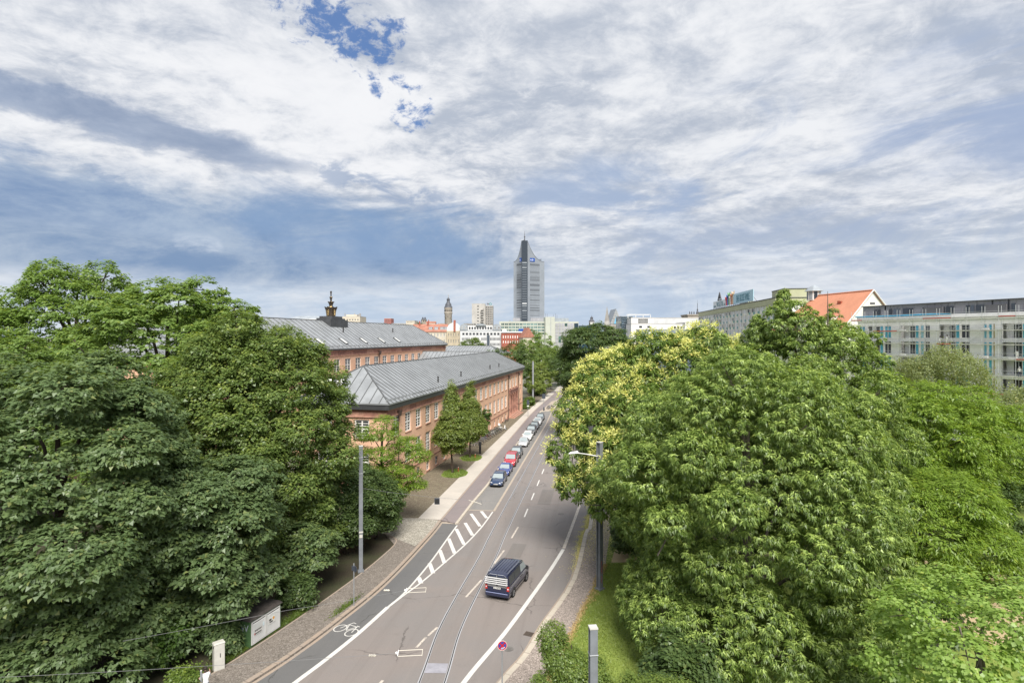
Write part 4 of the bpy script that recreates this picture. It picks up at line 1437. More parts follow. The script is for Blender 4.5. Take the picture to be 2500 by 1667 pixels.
for k in range(12):
    a = 2 * math.pi * k / 12
    b = MB(); b.box(-.8, .8, -.3, .2, Z_(760.5), Z_(757.3)); o = b.build('arched_opening', M_DARK, th, loc=(7.95 * math.sin(a), -7.95 * math.cos(a), 0), rot=(0, 0, a))
for k in range(10):
    b = MB(); a = 2 * math.pi * k / 10; b.box(-.5, .5, -.3, .2, Z_(772 + 4 * (k % 4)) - 2.2, Z_(772 + 4 * (k % 4))); b.build('slit_window', M_DARK, th, loc=(7.52 * math.sin(a), -7.52 * math.cos(a), 0), rot=(0, 0, a))

# raw concrete slab block ------------------------------------------------------------
t, fac, z1 = block('concrete_high_rise', 'grey concrete high-rise block with outside stairs and roof sign', 1152, 1184, 741, 600, 18, M_CONC2, M_CONC2,
                   [(1164, 1170, 746.5 + 7.2 * k, 749.5 + 7.2 * k, 1, .7) for k in range(8)], fm=M_CONC3, fw=.2, cols=1, parapet=.6)
t2, fac2, _ = block('concrete_high_rise_annex', 'lower dark-gridded half of the concrete high-rise block', 1184.2, 1203.5, 746, 604, 17, M_CONC3, M_CONC2,
                    [(1186, 1203, 749 + 5.6 * k, 752.4 + 5.6 * k, 4, .62) for k in range(8)], fm=M_CONC2, fw=.12, cols=1, parapet=.5)
K_ = 600 / F
for k in range(8):
    b = MB(); x = (1174 - 1152) * K_; z = H + (HOR - 792 + 6 * k) * K_ - 3
    b.box(x, x + 2.6, -1.4, -.01, z, z + .3); b.box(x + (2.6 if k % 2 else -.3), x + (2.9 if k % 2 else 0), -1.4, -.01, z, z + 2.2); b.build('stair_flight', M_CONC3, t)
b = MB()
for k, (p, y0, y1) in enumerate(((1188.5, 739, 743.5), (1190.5, 739.5, 743), (1192.5, 740, 743.5))): b.box((p - 1184) * K_, (p - 1184) * K_ + .65, 1, 1.3, H + (HOR - y1) * K_, H + (HOR - y0) * K_)
b.build('roof_sign_frame', M_FRAMED, t2)
b = MB(); b.ring(((1197 - 1184) * K_, 1.2, H + (HOR - 741.5) * K_), (0, 1, 0), 1.1, .25, 12, 5); b.build('roof_sign_ring', mat('sign_teal', (0.02, 0.25, 0.20), .5, 0), t2)

# street of older fronts beyond the museum ----------------------------------------------
def dormer(parent, x, y, z, w, h, d, m, gm, fm):
    b = MB(); b.box(x, x + w, y, y + d, z, z + h); b.poly([(x - .15, y - .15, z + h + .003), (x + w + .15, y - .15, z + h + .003), (x + w + .15, y + d, z + h + .4), (x - .15, y + d, z + h + .4)], [(0, 1, 2, 3)])
    o = b.build('dormer', m, parent)
    window(o, x + w * .15, z + h * .15, w * .7, h * .7, y - .03, 'plain', fm, gm, .08)
    return o
D_ = 330.0; K_ = D_ / F
t, fac, z1 = block('cream_town_house', 'cream town house with red tiled roof and dormers', 1006, 1090, 810.5, D_, 14, M_CREAM, M_CREAM,
                   [(1042, 1088, 814, 822, 6, .42), (1042, 1088, 829, 837, 6, .42), (1042, 1088, 844, 852, 6, .42)], fw=.12, parapet=.3, sill=M_WHITE)
b = MB(); Ln = fac.len; b.poly([(-.3, -.4, z1 + .35), (Ln + .3, -.4, z1 + .35), (Ln + .3, 5.5, z1 + 4.9), (-.3, 5.5, z1 + 4.9), (-.3, 14.4, z1 + .35), (Ln + .3, 14.4, z1 + .35)], [(0, 1, 2, 3), (3, 2, 5, 4), (0, 3, 4), (1, 5, 2)]); b.build('tiled_roof', M_TILE, t)
for p in (1046, 1060, 1074, 1084): dormer(t, (p - 1006) * K_, 1.2, z1 + 1.2, 2.0, 1.8, 3, M_LEAD, M_GLASS, M_WHITEW)
b = MB(); b.box((1040 - 1006) * K_, (1044 - 1006) * K_, 4, 5.2, z1 + 3, z1 + 6.4); b.box((1020 - 1006) * K_, (1023 - 1006) * K_, 4, 5.2, z1 + 3, z1 + 6.6); b.build('chimney', M_BRICK, t)
t, fac, z1 = block('beige_town_house', 'narrow beige house with arched windows and white round gable', 1090.3, 1123, 807.5, D_ - 1, 14, M_BEIGE, M_BEIGE,
                   [(1092, 1122, 813.5, 821, 5, .42), (1092, 1122, 828.5, 837, 5, .42), (1092, 1122, 844, 852, 5, .42)], fm=M_CREAM, fw=.1, parapet=.5, sill=M_CREAM)
b = MB(); n = 16; R_ = fac.len / 2 * .98
arc = [(fac.len / 2 + R_ * math.cos(math.pi * k / n), z1 + .5 + 4.6 * math.sin(math.pi * k / n)) for k in range(n + 1)]
b.poly([(x, .3, z) for x, z in arc] + [(x, 10, z) for x, z in arc], [tuple(reversed(range(n + 1)))] + [(k, k + 1, n + 2 + k, n + 1 + k) for k in range(n)]); b.build('round_gable', M_WHITE, t)
b = MB(); b.box(fac.len / 2 + .2, fac.len / 2 + 1.3, -.5, .8, z1, z1 + 6.5); b.build('chimney', M_BRICK, t)
t, fac, z1 = block('white_office_building', 'white office building with ribbon windows and arched grey roof pavilions', 1123.3, 1223.5, 806, D_ - 2, 16, M_GREYW, M_LEAD,
                   [(1127, 1221, 812.5, 818, 11, .62), (1150, 1170, 824.5, 831, 6, .6), (1174.5, 1188, 824.5, 831, 5, .55), (1196, 1222, 824.5, 831, 8, .55), (1158, 1170, 837.5, 844, 4, .55), (1174.5, 1188, 837.5, 844, 5, .55), (1196, 1222, 837.5, 844, 8, .55), (1127, 1147, 824.5, 831, 6, .55), (1127, 1154, 837.5, 844, 8, .55)], fm=M_FRAMED, fw=.06, parapet=.4)
for (p0, p1) in ((1124, 1140), (1203, 1222)):
    xa, xb = (p0 - 1123.3) * K_, (p1 - 1123.3) * K_
    b = MB(); arc = [(xa + (xb - xa) / 2 * (1 - math.cos(math.pi * k / 12)), z1 + 2.2 + 1.7 * math.sin(math.pi * k / 12)) for k in range(13)]
    pts = [(xa, z1 + .4)] + arc + [(xb, z1 + .4)]; n = len(pts)
    b.poly([(x, -.25, z) for x, z in pts] + [(x, 12, z) for x, z in pts], [tuple(reversed(range(n)))] + [(k, k + 1, n + k + 1, n + k) for k in range(n - 1)]); b.build('roof_pavilion', M_LEAD, t)
    for j in range(2): window(t, xa + .7 + j * (xb - xa) / 2, z1 + 1.0, (xb - xa) / 2 - 1.2, 1.5, -.33, 'plain', M_WHITEW, M_GLASS, .1)
b = MB(); b.box((1141 - 1123.3) * K_, (1202 - 1123.3) * K_, 1.5, 12, z1 + .06, z1 + 3.0); b.build('set_back_storey', M_WHITE, t)
for k in range(9): window(t, (1144 - 1123.3) * K_ + k * 1.5, z1 + .9, 1.0, 1.4, 1.42, 'plain', M_FRAMED, M_GLASS, .07)
b = MB(); arc = [((1161 - 1123.3) * K_ + (25 * K_) * (1 - math.cos(math.pi * k / 12)) / 2, z1 + 3.0 + 1.1 * math.sin(math.pi * k / 12)) for k in range(13)]
n = 13; b.poly([(x, .6, z) for x, z in arc] + [(x, 11, z) for x, z in arc], [tuple(reversed(range(n)))] + [(k, k + 1, n + k + 1, n + k) for k in range(n - 1)]); b.build('arched_canopy', M_LEAD, t)
b = MB(); b.box((1188.6 - 1123.3) * K_, (1195 - 1123.3) * K_, -.4, -.01, 0, z1 - 2.4); b.build('glazed_bay', M_GLASSD, t)
t, fac, z1 = block('red_brick_house', 'red brick house with white window surrounds beside the white offices', 1224, 1280, 809, D_ - 4, 14, M_BRICK, M_WHITE,
                   [(1226, 1278, 818.5, 825, 9, .34), (1226, 1278, 831, 837, 9, .34)], fm=M_WHITEW, fw=.18, parapet=.4, sill=M_WHITE)
b = MB(); b.box(-.3, fac.len + .3, -.5, -.005, z1 - .3, z1 + .3); b.box(.5, fac.len - 10, 1, 12, z1 + .06, z1 + 1.6); b.build('white_cornice', M_WHITE, t)
b = MB(); b.box(fac.len - 3.2, fac.len - .4, -.2, -.02, z1 + .5, z1 + 1.9); b.build('blue_sign', M_SIGNB, t)
hp = at(1291, 822, 318)
t = thing('small_tiled_house', 'small house with steep orange tiled gable beside the red brick house', 'house', (hp.x, hp.y, 0), .25)
b = MB(); b.box(-3.2, 3.2, 0, 9, 0, 19); b.build('wall', M_CREAM, t)
b = MB(); b.poly([(-3.5, -.3, 18.8), (3.5, -.3, 18.8), (0, -.3, 24.2), (-3.5, 9.3, 18.8), (3.5, 9.3, 18.8), (0, 9.3, 24.2)], [(0, 1, 2), (1, 4, 5, 2), (0, 2, 5, 3), (3, 5, 4)]); b.build('roof', M_TILE, t)

# lower roofs and landmarks on the horizon ------------------------------------------------
for (nm, lb, x0, x1, yt, D_, wm, rm, rows) in (
    ('red_clad_block', 'distant red-clad block on the skyline', 938, 955, 777, 900, mat('red_cladding', (0.34, 0.12, 0.10), .7, .05), M_CONC2, [(939, 954, 780 + 3 * k, 781.8 + 3 * k, 5, .6) for k in range(3)]),
    ('flat_roofed_block', 'small beige flat-roofed block on the skyline beside a round tree', 991, 1012, 782.5, 500, M_CREAM, M_CONC3, [(993, 1010, 785.5, 788, 5, .5)]),
    ('stone_block_with_attic', 'pale stone block with stepped attic behind the museum crown', 836, 879, 772, 480, M_CREAM, M_CONC2, [(838, 877, 779, 782, 6, .5)]),
    ('grey_roof_terrace_block', 'low grey block with roof plant behind the old fronts', 1132, 1158, 789, 520, M_CONC3, M_LEAD, [(1134, 1156, 792, 795, 5, .5)]),
    ('brown_low_block', 'low brown roof behind the town hall tower', 1070, 1086, 789, 640, M_SAND2, M_LEAD, [(1071, 1085, 791.5, 794, 4, .5)]),
    ('long_flat_block', 'long flat grey roof on the skyline between the red-clad block and the stone attic', 880, 936, 788, 700, M_CONC3, M_LEAD, [(882, 934, 790.5, 793, 9, .5)]),
    ('pale_flat_block', 'pale flat block on the skyline between the red-clad and the beige flat-roofed block', 956, 990, 789, 760, M_CONC2, M_LEAD, [(958, 988, 791, 793.5, 7, .5)]),
    ('glass_roofed_hall', 'pale blue glass-roofed hall below the town hall tower', 1066, 1112, 793.5, 420, M_LEAD, mat('glass_roof', (0.45, 0.55, 0.60), .25, .05), []),
    ('white_flat_roof_block', 'long white flat roof before the pale green offices', 1158, 1222, 795, 440, M_WHITE, M_CONC2, [(1160, 1220, 797.5, 800, 12, .5)])):
    block(nm, lb, x0, x1, yt, D_, 20, wm, rm, rows, fm=M_CONC2, fw=.1, cols=1, parapet=.4)
hp = at(735, 822, 320)
t = thing('white_hipped_house', 'white-gabled building with grey roof behind the museum ridge', 'building', (hp.x, hp.y, 0), .1)
b = MB(); b.box(-12, 14, 0, 14, 0, 27.8); b.build('wall', M_WHITE, t)
b = MB(); b.poly([(-12.3, -.3, 27.85), (14.3, -.3, 27.85), (14.3, 14.3, 27.85), (-12.3, 14.3, 27.85), (-3, 7, 30.8), (8, 7, 30.8)], [(0, 1, 5, 4), (1, 2, 5), (2, 3, 4, 5), (3, 0, 4)]); b.build('roof', M_LEAD, t)
b = MB(); b.box(-.2, 10, -.2, 6, 27.855, 29.0); b.build('parapet', M_WHITE, t)
b = MB(); K_ = 480 / F; hp = at(857, 769, 485)
t = thing('attic_storey', 'small stone attic with chimneys above the pale stone block', 'building', (hp.x, hp.y, H + (HOR - 772) * K_), 0)
b = MB(); b.box(-4, 5, 0, 6, 0, 1.6); b.build('wall', M_CREAM, t)
b = MB()
for x in (-6, 6, 7, 2): b.box(x, x + .6, 2, 2.6, 0, 2.6)
b.build('chimney', M_CONC3, t)

def domed_tower(name, label, px_, ytop, ybody, D_, r, wm, dm, n=8):
    K_ = D_ / F; p = at(px_, 822, D_)
    t = thing(name, label, 'church tower', (p.x, p.y, 0), 0.2)
    zb, zt = H + (HOR - ybody) * K_, H + (HOR - ytop) * K_
    h = zt - zb
    b = MB(); b.lathe([(r, 0), (r, zb - .5), (r * 1.12, zb - .4), (r * 1.12, zb)], n); b.build('shaft', wm, t, 30)
    b = MB(); b.lathe([(r * 1.1, zb), (r * 1.05, zb + h * .15), (r * .62, zb + h * .32), (r * .5, zb + h * .42), (r * .5, zb + h * .55), (r * .6, zb + h * .6), (r * .3, zb + h * .72), (r * .08, zb + h * .8), (.05, zt)], n); b.build('dome', dm, t, 30)
    for k in range(4):
        a = math.pi / 2 * k + math.pi / n
        b = MB(); b.box(-r * .22, r * .22, -.25, .1, zb - h * .5, zb - h * .12); b.build('belfry_window', M_DARK, t, loc=(r * .96 * math.sin(a), -r * .96 * math.cos(a), 0), rot=(0, 0, a))
    return t
domed_tower('church_tower', 'small twin domed church tower, the one beside the round tree', 1032.3, 772.5, 781, 1000, 2.6, M_SAND2, M_SLATE)
domed_tower('church_tower', 'small twin domed church tower, the one next to the red tiled roof', 1037.8, 772.5, 781, 1002, 2.6, M_SAND2, M_SLATE)
domed_tower('church_tower', 'white church tower with dark onion dome beside a stone steeple', 1444.5, 769, 786, 950, 4.6, M_WHITE, M_SLATE)
hp = at(1051, 822, 780); K_ = 780 / F
t = thing('red_roofed_hall', 'distant red tiled roof with chimney beside the town hall tower', 'building', (hp.x - 6, hp.y, 0), 0)
b = MB(); b.box(0, 12.5, 0, 10, 0, H + (HOR - 789) * K_); b.build('wall', M_CREAM, t)
z_ = H + (HOR - 789) * K_
b = MB(); b.poly([(-.3, -.3, z_), (12.8, -.3, z_), (12.8, 5, z_ + 2.6), (-.3, 5, z_ + 2.6), (-.3, 10.3, z_), (12.8, 10.3, z_)], [(0, 1, 2, 3), (3, 2, 5, 4), (0, 3, 4), (1, 5, 2)]); b.build('roof', M_TILE, t)
b = MB(); b.box(2.5, 3.6, 3, 4, z_ + .4, z_ + 4.6); b.build('chimney', M_BRICK, t)

# stone steeple and glass-gabled hall
D_ = 700.0; K_ = D_ / F
p = at(1482, 822, D_)
t = thing('stone_steeple', 'slender pale stone steeple beside a glass gable', 'steeple', (p.x, p.y, 0), .3)
zb, zt = H + (HOR - 790) * K_, H + (HOR - 748) * K_
b = MB(); b.lathe([(4.0, 0), (3.6, zb), (3.3, zb + 3)], 4); b.build('shaft', M_CONC2, t)
b = MB(); b.lathe([(3.3, zb + 3), (.08, zt)], 4); b.build('spire', M_CONC3, t)
p = at(1490, 822, D_ + 6)
t = thing('glass_gabled_hall', 'hall with steep patterned glass gable and blue window', 'building', (p.x, p.y, 0), 0.05)
W_ = (1519 - 1490) * K_; zt = H + (HOR - 753) * K_; ze = H + (HOR - 790) * K_
b = MB(); b.box(0, W_, 0, 30, 0, ze); b.build('wall', M_CONC3, t)
b = MB(); b.poly([(0, -.2, ze), (W_, -.2, ze), (W_ * .5, -.2, zt), (0, 30, ze), (W_, 30, ze), (W_ * .5, 30, zt)], [(0, 1, 2), (1, 4, 5, 2), (0, 2, 5, 3), (3, 5, 4)]); b.build('gable', M_LEAD, t)
b = MB()
for k in range(1, 9):
    f_ = k / 9; zz = ze + (zt - ze) * f_; hw = W_ / 2 * (1 - f_)
    b.box(W_ / 2 - hw, W_ / 2 + hw, -.45, -.203, zz - .25, zz + .15)
for s_ in (-1, 1):
    for k in range(-3, 5):
        x0 = W_ / 2 + k * W_ / 9
        b.tube((W_ / 2 + s_ * W_ / 2 * (1 - abs(k) / 5), -.3, ze + (zt - ze) * abs(k) / 5), (W_ / 2 + s_ * 2 * k * .3, -.3, ze + (zt - ze) * abs(k) / 9), .14, .14, 4)
b.build('gable_lattice', M_CONC2, t)
b = MB(); b.face([(W_ * .3, -.5, ze), (W_ * .7, -.5, ze), (W_ * .5, -.5, ze + (zt - ze) * .52)]); b.build('blue_window', mat('bright_blue_glass', (0.16, 0.42, 0.62), .15, 0), t)

block('blue_glass_offices', 'blue curtain-glass offices next to the glass gable', 1517, 1545, 771.5, 420, 22, M_GLASSB, M_LEAD, [(1518, 1544, 775 + 6 * k, 779 + 6 * k, 5, .9) for k in range(5)], fm=M_LEAD, gm=M_GLASSB, fw=.12, parapet=.5)
t, fac, z1 = block('white_terrace_block', 'white block with roof frame and wide gridded windows', 1541, 1597, 775, 405, 22, M_WHITE, M_CONC2, [(1557, 1583, 778, 790, 1, .98)], fm=M_WHITEW, fw=.2, cols=9, nrows=2, parapet=.5)
b = MB(); K_ = 405 / F
for p_ in (1533, 1552, 1570, 1588): b.box((p_ - 1541) * K_, (p_ - 1541) * K_ + .35, .5, .85, z1, H + (HOR - 768.5) * K_)
b.box((1533 - 1541) * K_, (1588.5 - 1541) * K_, .4, .9, H + (HOR - 768.5) * K_, H + (HOR - 767) * K_); b.box((1533 - 1541) * K_, (1588.5 - 1541) * K_, 5, 5.5, H + (HOR - 768.5) * K_, H + (HOR - 767) * K_); b.build('roof_frame', M_WHITE, t)
block('long_grey_block', 'long light grey block with blank panelled upper floor', 1597.3, 1706, 775.5, 410, 24, M_GREYW, M_CONC2, [(1599, 1704, 776.8, 777.4, 7, .98)], fm=M_GREYW, gm=M_GREYW, fw=.1, parapet=.5)
block('white_low_block', 'low white block with few windows before the long grey block', 1541, 1672, 790, 360, 16, M_WHITE, M_CONC2, [(1560, 1568, 795.5, 800.5, 1, .9), (1580, 1588, 795.5, 800.5, 1, .9), (1636, 1675, 796.5, 803, 5, .6)], fm=M_FRAMED, fw=.1, parapet=.4)
block('white_stair_block', 'white stair block with two small dark windows beside the balcony slab', 1672.3, 1707, 787, 356, 20, M_WHITE, M_CONC2, [(1699, 1705, 806, 809, 1, .9), (1699, 1705, 820, 823, 1, .9), (1699, 1705, 834, 837, 1, .9)], fm=M_FRAMED, fw=.08, cols=2, parapet=.4)
block('blue_grey_block', 'low blue-grey block half hidden by the yellow flowering tree', 1566, 1690, 803.5, 330, 14, mat('blue_grey_render', (0.20, 0.25, 0.32), .8, .05), M_CONC2, [(1582, 1592, 808.5, 814, 1, .9)], fm=M_WHITEW, gm=mat('white_shutter', (.7, .7, .7), .6, 0), fw=.1, parapet=.3)
p = at(1693, 822, 520); K_ = 520 / F
t = thing('statue_roofed_hall', 'grey stone hall with roof statues and thin spire behind the balcony slab', 'building', (p.x, p.y, 0), 0)
zt = H + (HOR - 770) * K_
b = MB(); b.box(-5, 9, 0, 20, 0, zt); b.box(-5.6, 9.6, -.6, 20.6, zt + .003, zt + 1); b.build('wall', M_SAND2, t)
for x in (-3, -1.2, .8):
    b = MB(); b.lathe([(.5, 0), (.35, .8), (.6, 1.4), (.3, 2.1), (.36, 2.5), (.05, 2.9)], 7, (x, 1, zt + 1)); b.build('statue', M_SLATE, t)
b = MB(); b.lathe([(1.3, 0), (1.1, 2), (.5, 3.2), (.7, 4.2), (.25, 5.2), (.2, 9), (.3, 9.4), (.1, 10), (.05, 13)], 8, (4.2, 2, zt + 1)); b.build('spire', M_SLATE, t)

# ---------------------------------------------------------------- balcony slab block with roof sign
M_OLIVE = mat('olive_render', (0.43, 0.44, 0.29), .85, .05, .2)
M_PANELW = mat('white_panel', (0.80, 0.80, 0.77), .8, .05, .3)
M_CREAMP = mat('cream_panel', (0.78, 0.75, 0.60), .8, .05, .3)
M_BALG = mat('green_balcony_panel', (0.17, 0.34, 0.30), .6, .05, .5)
M_BALG2 = mat('blue_green_balcony_panel', (0.22, 0.36, 0.36), .6, .05, .5)
M_AWN = mat('white_awning', (0.72, 0.71, 0.68), .8, .04)
fb = Facade((455 / F * 342, 342), (643 / F * 211, 211))
ZR = 33.2
sl_ = thing('balcony_slab_block', 'long olive and white apartment slab with grid of green balconies', 'apartment block', (fb.A.x, fb.A.y, 0), fb.rz)
LB, DB = fb.len, 14.0
nb, nf = 22, 11
bay = LB / nb
fl_h = 2.8
b = MB()
b.box(0, LB, .8, DB, 0, ZR - 2.2)
b.build('core_wall', M_PANELW, sl_)
b = MB(); b.box(0, LB, 0, DB, ZR - 2.2 + .003, ZR); b.build('attic_band', M_OLIVE, sl_)
b = MB(); b.box(-.2, LB + .2, -.2, DB + .2, ZR + .003, ZR + .3); b.build('roof_edge', M_FRAMED, sl_)
b = MB(); b.box(LB - .004, LB + .25, -.0, DB, 0, ZR - 2.25); b.build('end_wall', M_PANELW, sl_)
# one bay of one floor: partition, window panel, railing
cell = {}
for key in range(4):
    q = MB(); q.box(bay * .02, bay * .08, 0, .79, 0, fl_h - .02); q.box(bay * .08, bay * .55, .4, .79, 0, fl_h - .02); q.box(bay * .55, bay * .98, -.02, .79, 0, .16)
    a = q.mesh('balcony_bay', M_PANELW)
    q = MB(); q.box(bay * .57, bay * .97, -.06, -.001, .16, 1.12); c = q.mesh('balcony_railing', (M_BALG, M_BALG2, M_BALG, M_PANELW)[key])
    q = MB(); q.box(bay * .10, bay * .5, .36, .399, .02, .98); p_ = q.mesh('parapet_panel', (M_CREAMP, M_PANELW, M_CREAMP, M_CREAMP)[key])
    q = MB(); q.face([(bay * .12, .385, 1.05), (bay * .5, .385, 1.05), (bay * .5, .385, 2.5), (bay * .12, .385, 2.5)]); q.face([(bay * .6, .785, .2), (bay * .94, .785, .2), (bay * .94, .785, 2.4), (bay * .6, .785, 2.4)]); g = q.mesh('balcony_glazing', (M_GLASS, M_LIGHTW, M_LIGHTW, M_LIGHTW)[key])
    cell[key] = (a, c, p_, g)
q = MB(); q.poly([(bay * .56, -.9, 1.75), (bay * .97, -.9, 1.75), (bay * .97, 0.1, 2.5), (bay * .56, 0.1, 2.5)], [(0, 1, 2, 3), (3, 2, 1, 0)]); awn = q.mesh('awning', M_AWN)
for f_ in range(3, nf):
    for i in range(nb):
        z = ZR - 2.25 - (nf - f_) * fl_h
        k = RNG.choice((0, 0, 1, 1, 2, 3))
        a, c, p_, g = cell[k]
        o = obj('balcony', a, sl_, (i * bay, 0, z))
        obj('railing', c, o); obj('parapet_panel', p_, o); obj('glazing', g, o)
        if RNG.random() < .16: obj('awning', awn, o)
# plant room on the roof
b = MB(); b.box(LB - 16, LB - 2, 4, 12, ZR + .303, ZR + 3.4); b.build('lift_house', M_OLIVE, sl_)
b = MB(); b.box(LB - 16.2, LB - 1.8, 3.8, 12.2, ZR + 3.403, ZR + 3.65); b.build('lift_house_roof', M_FRAMED, sl_)
b = MB(); b.box(LB - 64, LB - 52, 5, 11, ZR + .303, ZR + 2.0); b.build('roof_shed', M_OLIVE, sl_)
# rooftop sign
sgn = thing('rooftop_sign', 'long pale blue rooftop lettering sign with coloured waving figures', 'sign', (fb.A.x, fb.A.y, ZR + .3), fb.rz)
M_SKYP = mat('pale_blue_sign', (0.42, 0.62, 0.72), .5, .03)
M_TEAL = mat('teal_letter', (0.03, 0.17, 0.22), .5, 0)
sx_ = lambda p: fb.s(p)
s0, s1, s2, s3 = sx_(1741), sx_(1767), sx_(1786), sx_(1834)
sz = lambda p, y: fb.z(p, y) - ZR - .3
b = MB(); b.box(s2, s3, .8, 1.0, .5, 5.3); pn = b.build('sign_board', M_SKYP, sgn)
text_mesh('EINE GROSSE FAMILIE', 4.4, M_TEAL, pn, (s2 + 5.0, .77, 1.35), sx=(s3 - s2 - 8) / 46.5)
b = MB(); b.box(s0 - 3, s1, .8, 1.0, .5, 4.0); pn2 = b.build('sign_board', mat('white_sign', (.70, .74, .76), .5, .03), sgn)
text_mesh('www.', 2.0, M_TEAL, pn2, (s0 - 2.5, .77, 1.0), sx=1.15)
text_mesh('WOGETRA', 3.6, M_TEAL, pn2, (s0 + 4.0, .77, 1.0), sx=(s1 - s0 - 8.5) / 17.5)
text_mesh('.de', 2.0, M_TEAL, pn2, (s1 - 3.6, .77, 1.0), sx=1.15)
tx = s0 + 10
b = MB()
for (a, c) in (((-3.6, 4.3), (3.6, 4.3)), ((3.6, 4.3), (0, 8.2)), ((0, 8.2), (-3.6, 4.3)), ((-1.2, 5.1), (1.2, 5.1)), ((1.2, 5.1), (0, 6.5)), ((0, 6.5), (-1.2, 5.1))):
    b.tube((tx + a[0], .9, a[1]), (tx + c[0], .9, c[1]), .28, .28, 5)
b.build('triangle_logo', M_FRAMED, sgn)
fc = [(.55, .08, .08), (.05, .12, .40), (.15, .35, .15), (.65, .60, .55), (.5, .2, .12), (.6, .45, .3)]
for i in range(6):
    x = s1 + (s2 - s1) * (i + .5) / 6
    q = MB(); h_ = 4.4 + .8 * (i % 3)
    for (p_, m_) in (((x - .9, x + .9, .85, 1.1, .8, h_ * .55), 0),): q.box(*p_)
    q.taper(x - 1.3, x + 1.3, .85, 1.1, h_ * .55 + .003, h_ * .8, .3, 0)
    q.tube((x - 1.1, .97, h_ * .78), (x - 2.2, .97, h_ * 1.12), .3, .22, 6); q.tube((x + 1.1, .97, h_ * .78), (x + 2.0, .97, h_ * 1.15), .3, .22, 6)
    q.lathe([(.1, -.7), (.62, -.3), (.68, .2), (.4, .65), (.05, .75)], 8, (x, .97, h_ * .95))
    q.build('waving_figure', mat('sign_figure_%d' % i, fc[i], .6, 0), sgn)
b = MB()
k = s0 - 3
while k < s3:
    b.tube((k, .95, -.02), (k, .95, .6), .12, .12, 5); b.tube((k, .95, 3), (k, 3.2, -.02), .08, .08, 5); k += 3.2
b.build('sign_stand', M_FRAMED, sgn)

# ---------------------------------------------------------------- gabled building with orange roof
M_ORANGE = mat('orange_roof_tiles', (0.58, 0.255, 0.155), .75, .07, .25, fine=.06)
M_GABLE = mat('pale_gable_render', (0.70, 0.69, 0.65), .85, .05, .3)
g0 = at(2130, 822, 141)
gd = Vector((-3.5, 17.0)).normalized()
gb = thing('gabled_school', 'pale gabled building with big orange tiled roof and lantern', 'building', (g0.x, g0.y, 0), math.atan2(gd.y, gd.x) - math.pi / 2)
hw, zap, zev, Lg = 7.0, 30.4, 22.8, 26.0
b = MB(); b.box(-hw, hw, 0, Lg, 0, zev); b.face([(-hw, 0, zev), (hw, 0, zev), (0, 0, zap - .1)]); b.build('wall', M_GABLE, gb)
b = MB()
ov = .35
zlow = zev - 2.2; xl = hw + 2.0
for s_ in (-1, 1):
    b.poly([(s_ * xl, -ov, zlow), (0, -ov, zap), (0, Lg - 7, zap), (s_ * xl, Lg + 1, zlow), (s_ * xl, -ov, zlow - .3), (0, -ov, zap - .3)], [(0, 1, 2, 3) if s_ < 0 else (3, 2, 1, 0), (0, 4, 5, 1)])
b.face([(xl, Lg + 1, zlow), (0, Lg - 7, zap), (-xl, Lg + 1, zlow)])
orf = b.build('roof', M_ORANGE, gb)
b = MB()
for s_ in (-1, 1): b.tube((s_ * xl, -ov - .08, zlow), (0, -ov - .08, zap + .1), .16, .16, 6)
b.build('verge_board', M_WHITE, orf)
b = MB(); b.tube((0, -ov, zap + .08), (0, Lg - 7, zap + .08), .18, .18, 6); b.build('ridge_tile', M_ORANGE, orf)
b = MB(); b.box(-.7, .7, -.05, .02, zap - 3.4, zap - 2.9); b.build('gable_vent', M_FRAMED, gb)
for (yy, hh) in ((7.0, .72), (17.5, .66)):
    for j in range(2):
        z_ = zlow + (zap - zlow) * hh; x_ = -xl * (1 - hh)
        b = MB(); b.box(x_ - .25, x_ + .2, yy + j * .75, yy + j * .75 + .4, z_ - .2, z_ + .55 + .1 * j); b.build('roof_vent', mat('tile_vent', (.28, .07, .04), .8, 0), orf)
for k in range(3):
    yy = 4 + k * 7.5
    q = MB(); z_ = zlow + .5
    q.poly([(-xl - .6, yy, z_), (-xl - .6, yy + 3.2, z_), (-xl + 3.4, yy + 3.2, z_ + 3.4), (-xl + 3.4, yy, z_ + 3.4), (-xl - .6, yy, z_ + 2.6), (-xl - .6, yy + 3.2, z_ + 2.6)], [(0, 4, 5, 1)[::-1], (4, 3, 2, 5), (0, 3, 4), (1, 5, 2)])
    d = q.build('dormer', M_GABLE, orf)
    q = MB(); q.box(-xl - .7, -xl - .603, yy + .5, yy + 2.7, z_ + .4, z_ + 2.2); q.build('dormer_window', M_GLASS, d)
    q = MB(); q.poly([(-xl - .95, yy - .3, z_ + 2.55), (-xl - .95, yy + 3.5, z_ + 2.55), (-xl + 3.4, yy + 3.5, z_ + 3.5), (-xl + 3.4, yy - .3, z_ + 3.5)], [(0, 1, 2, 3)[::-1]]); q.build('dormer_roof', M_ORANGE, d)
# glazed lantern on the ridge's far end
q = MB(); q.lathe([(1.75, zap - 1.2), (1.75, zap + 1.3)], 8, (0, Lg - 6, 0)); ln = q.build('lantern', M_WHITE, gb)
q = MB(); q.lathe([(2.4, zap + 1.3), (2.3, zap + 1.45), (1.2, zap + 2.4), (.05, zap + 3.1)], 8, (0, Lg - 6, 0)); q.build('lantern_roof', M_LEAD, ln)
for k in range(8):
    a = 2 * math.pi * (k + .5) / 8
    q = MB(); q.box(-.42, .42, -.08, .02, zap - .9, zap + 1.15); q.build('lantern_window', M_GLASSD if k % 2 else M_LEAD, ln, loc=(1.63 * math.cos(a), Lg - 6 + 1.63 * math.sin(a), 0), rot=(0, 0, a + math.pi / 2))

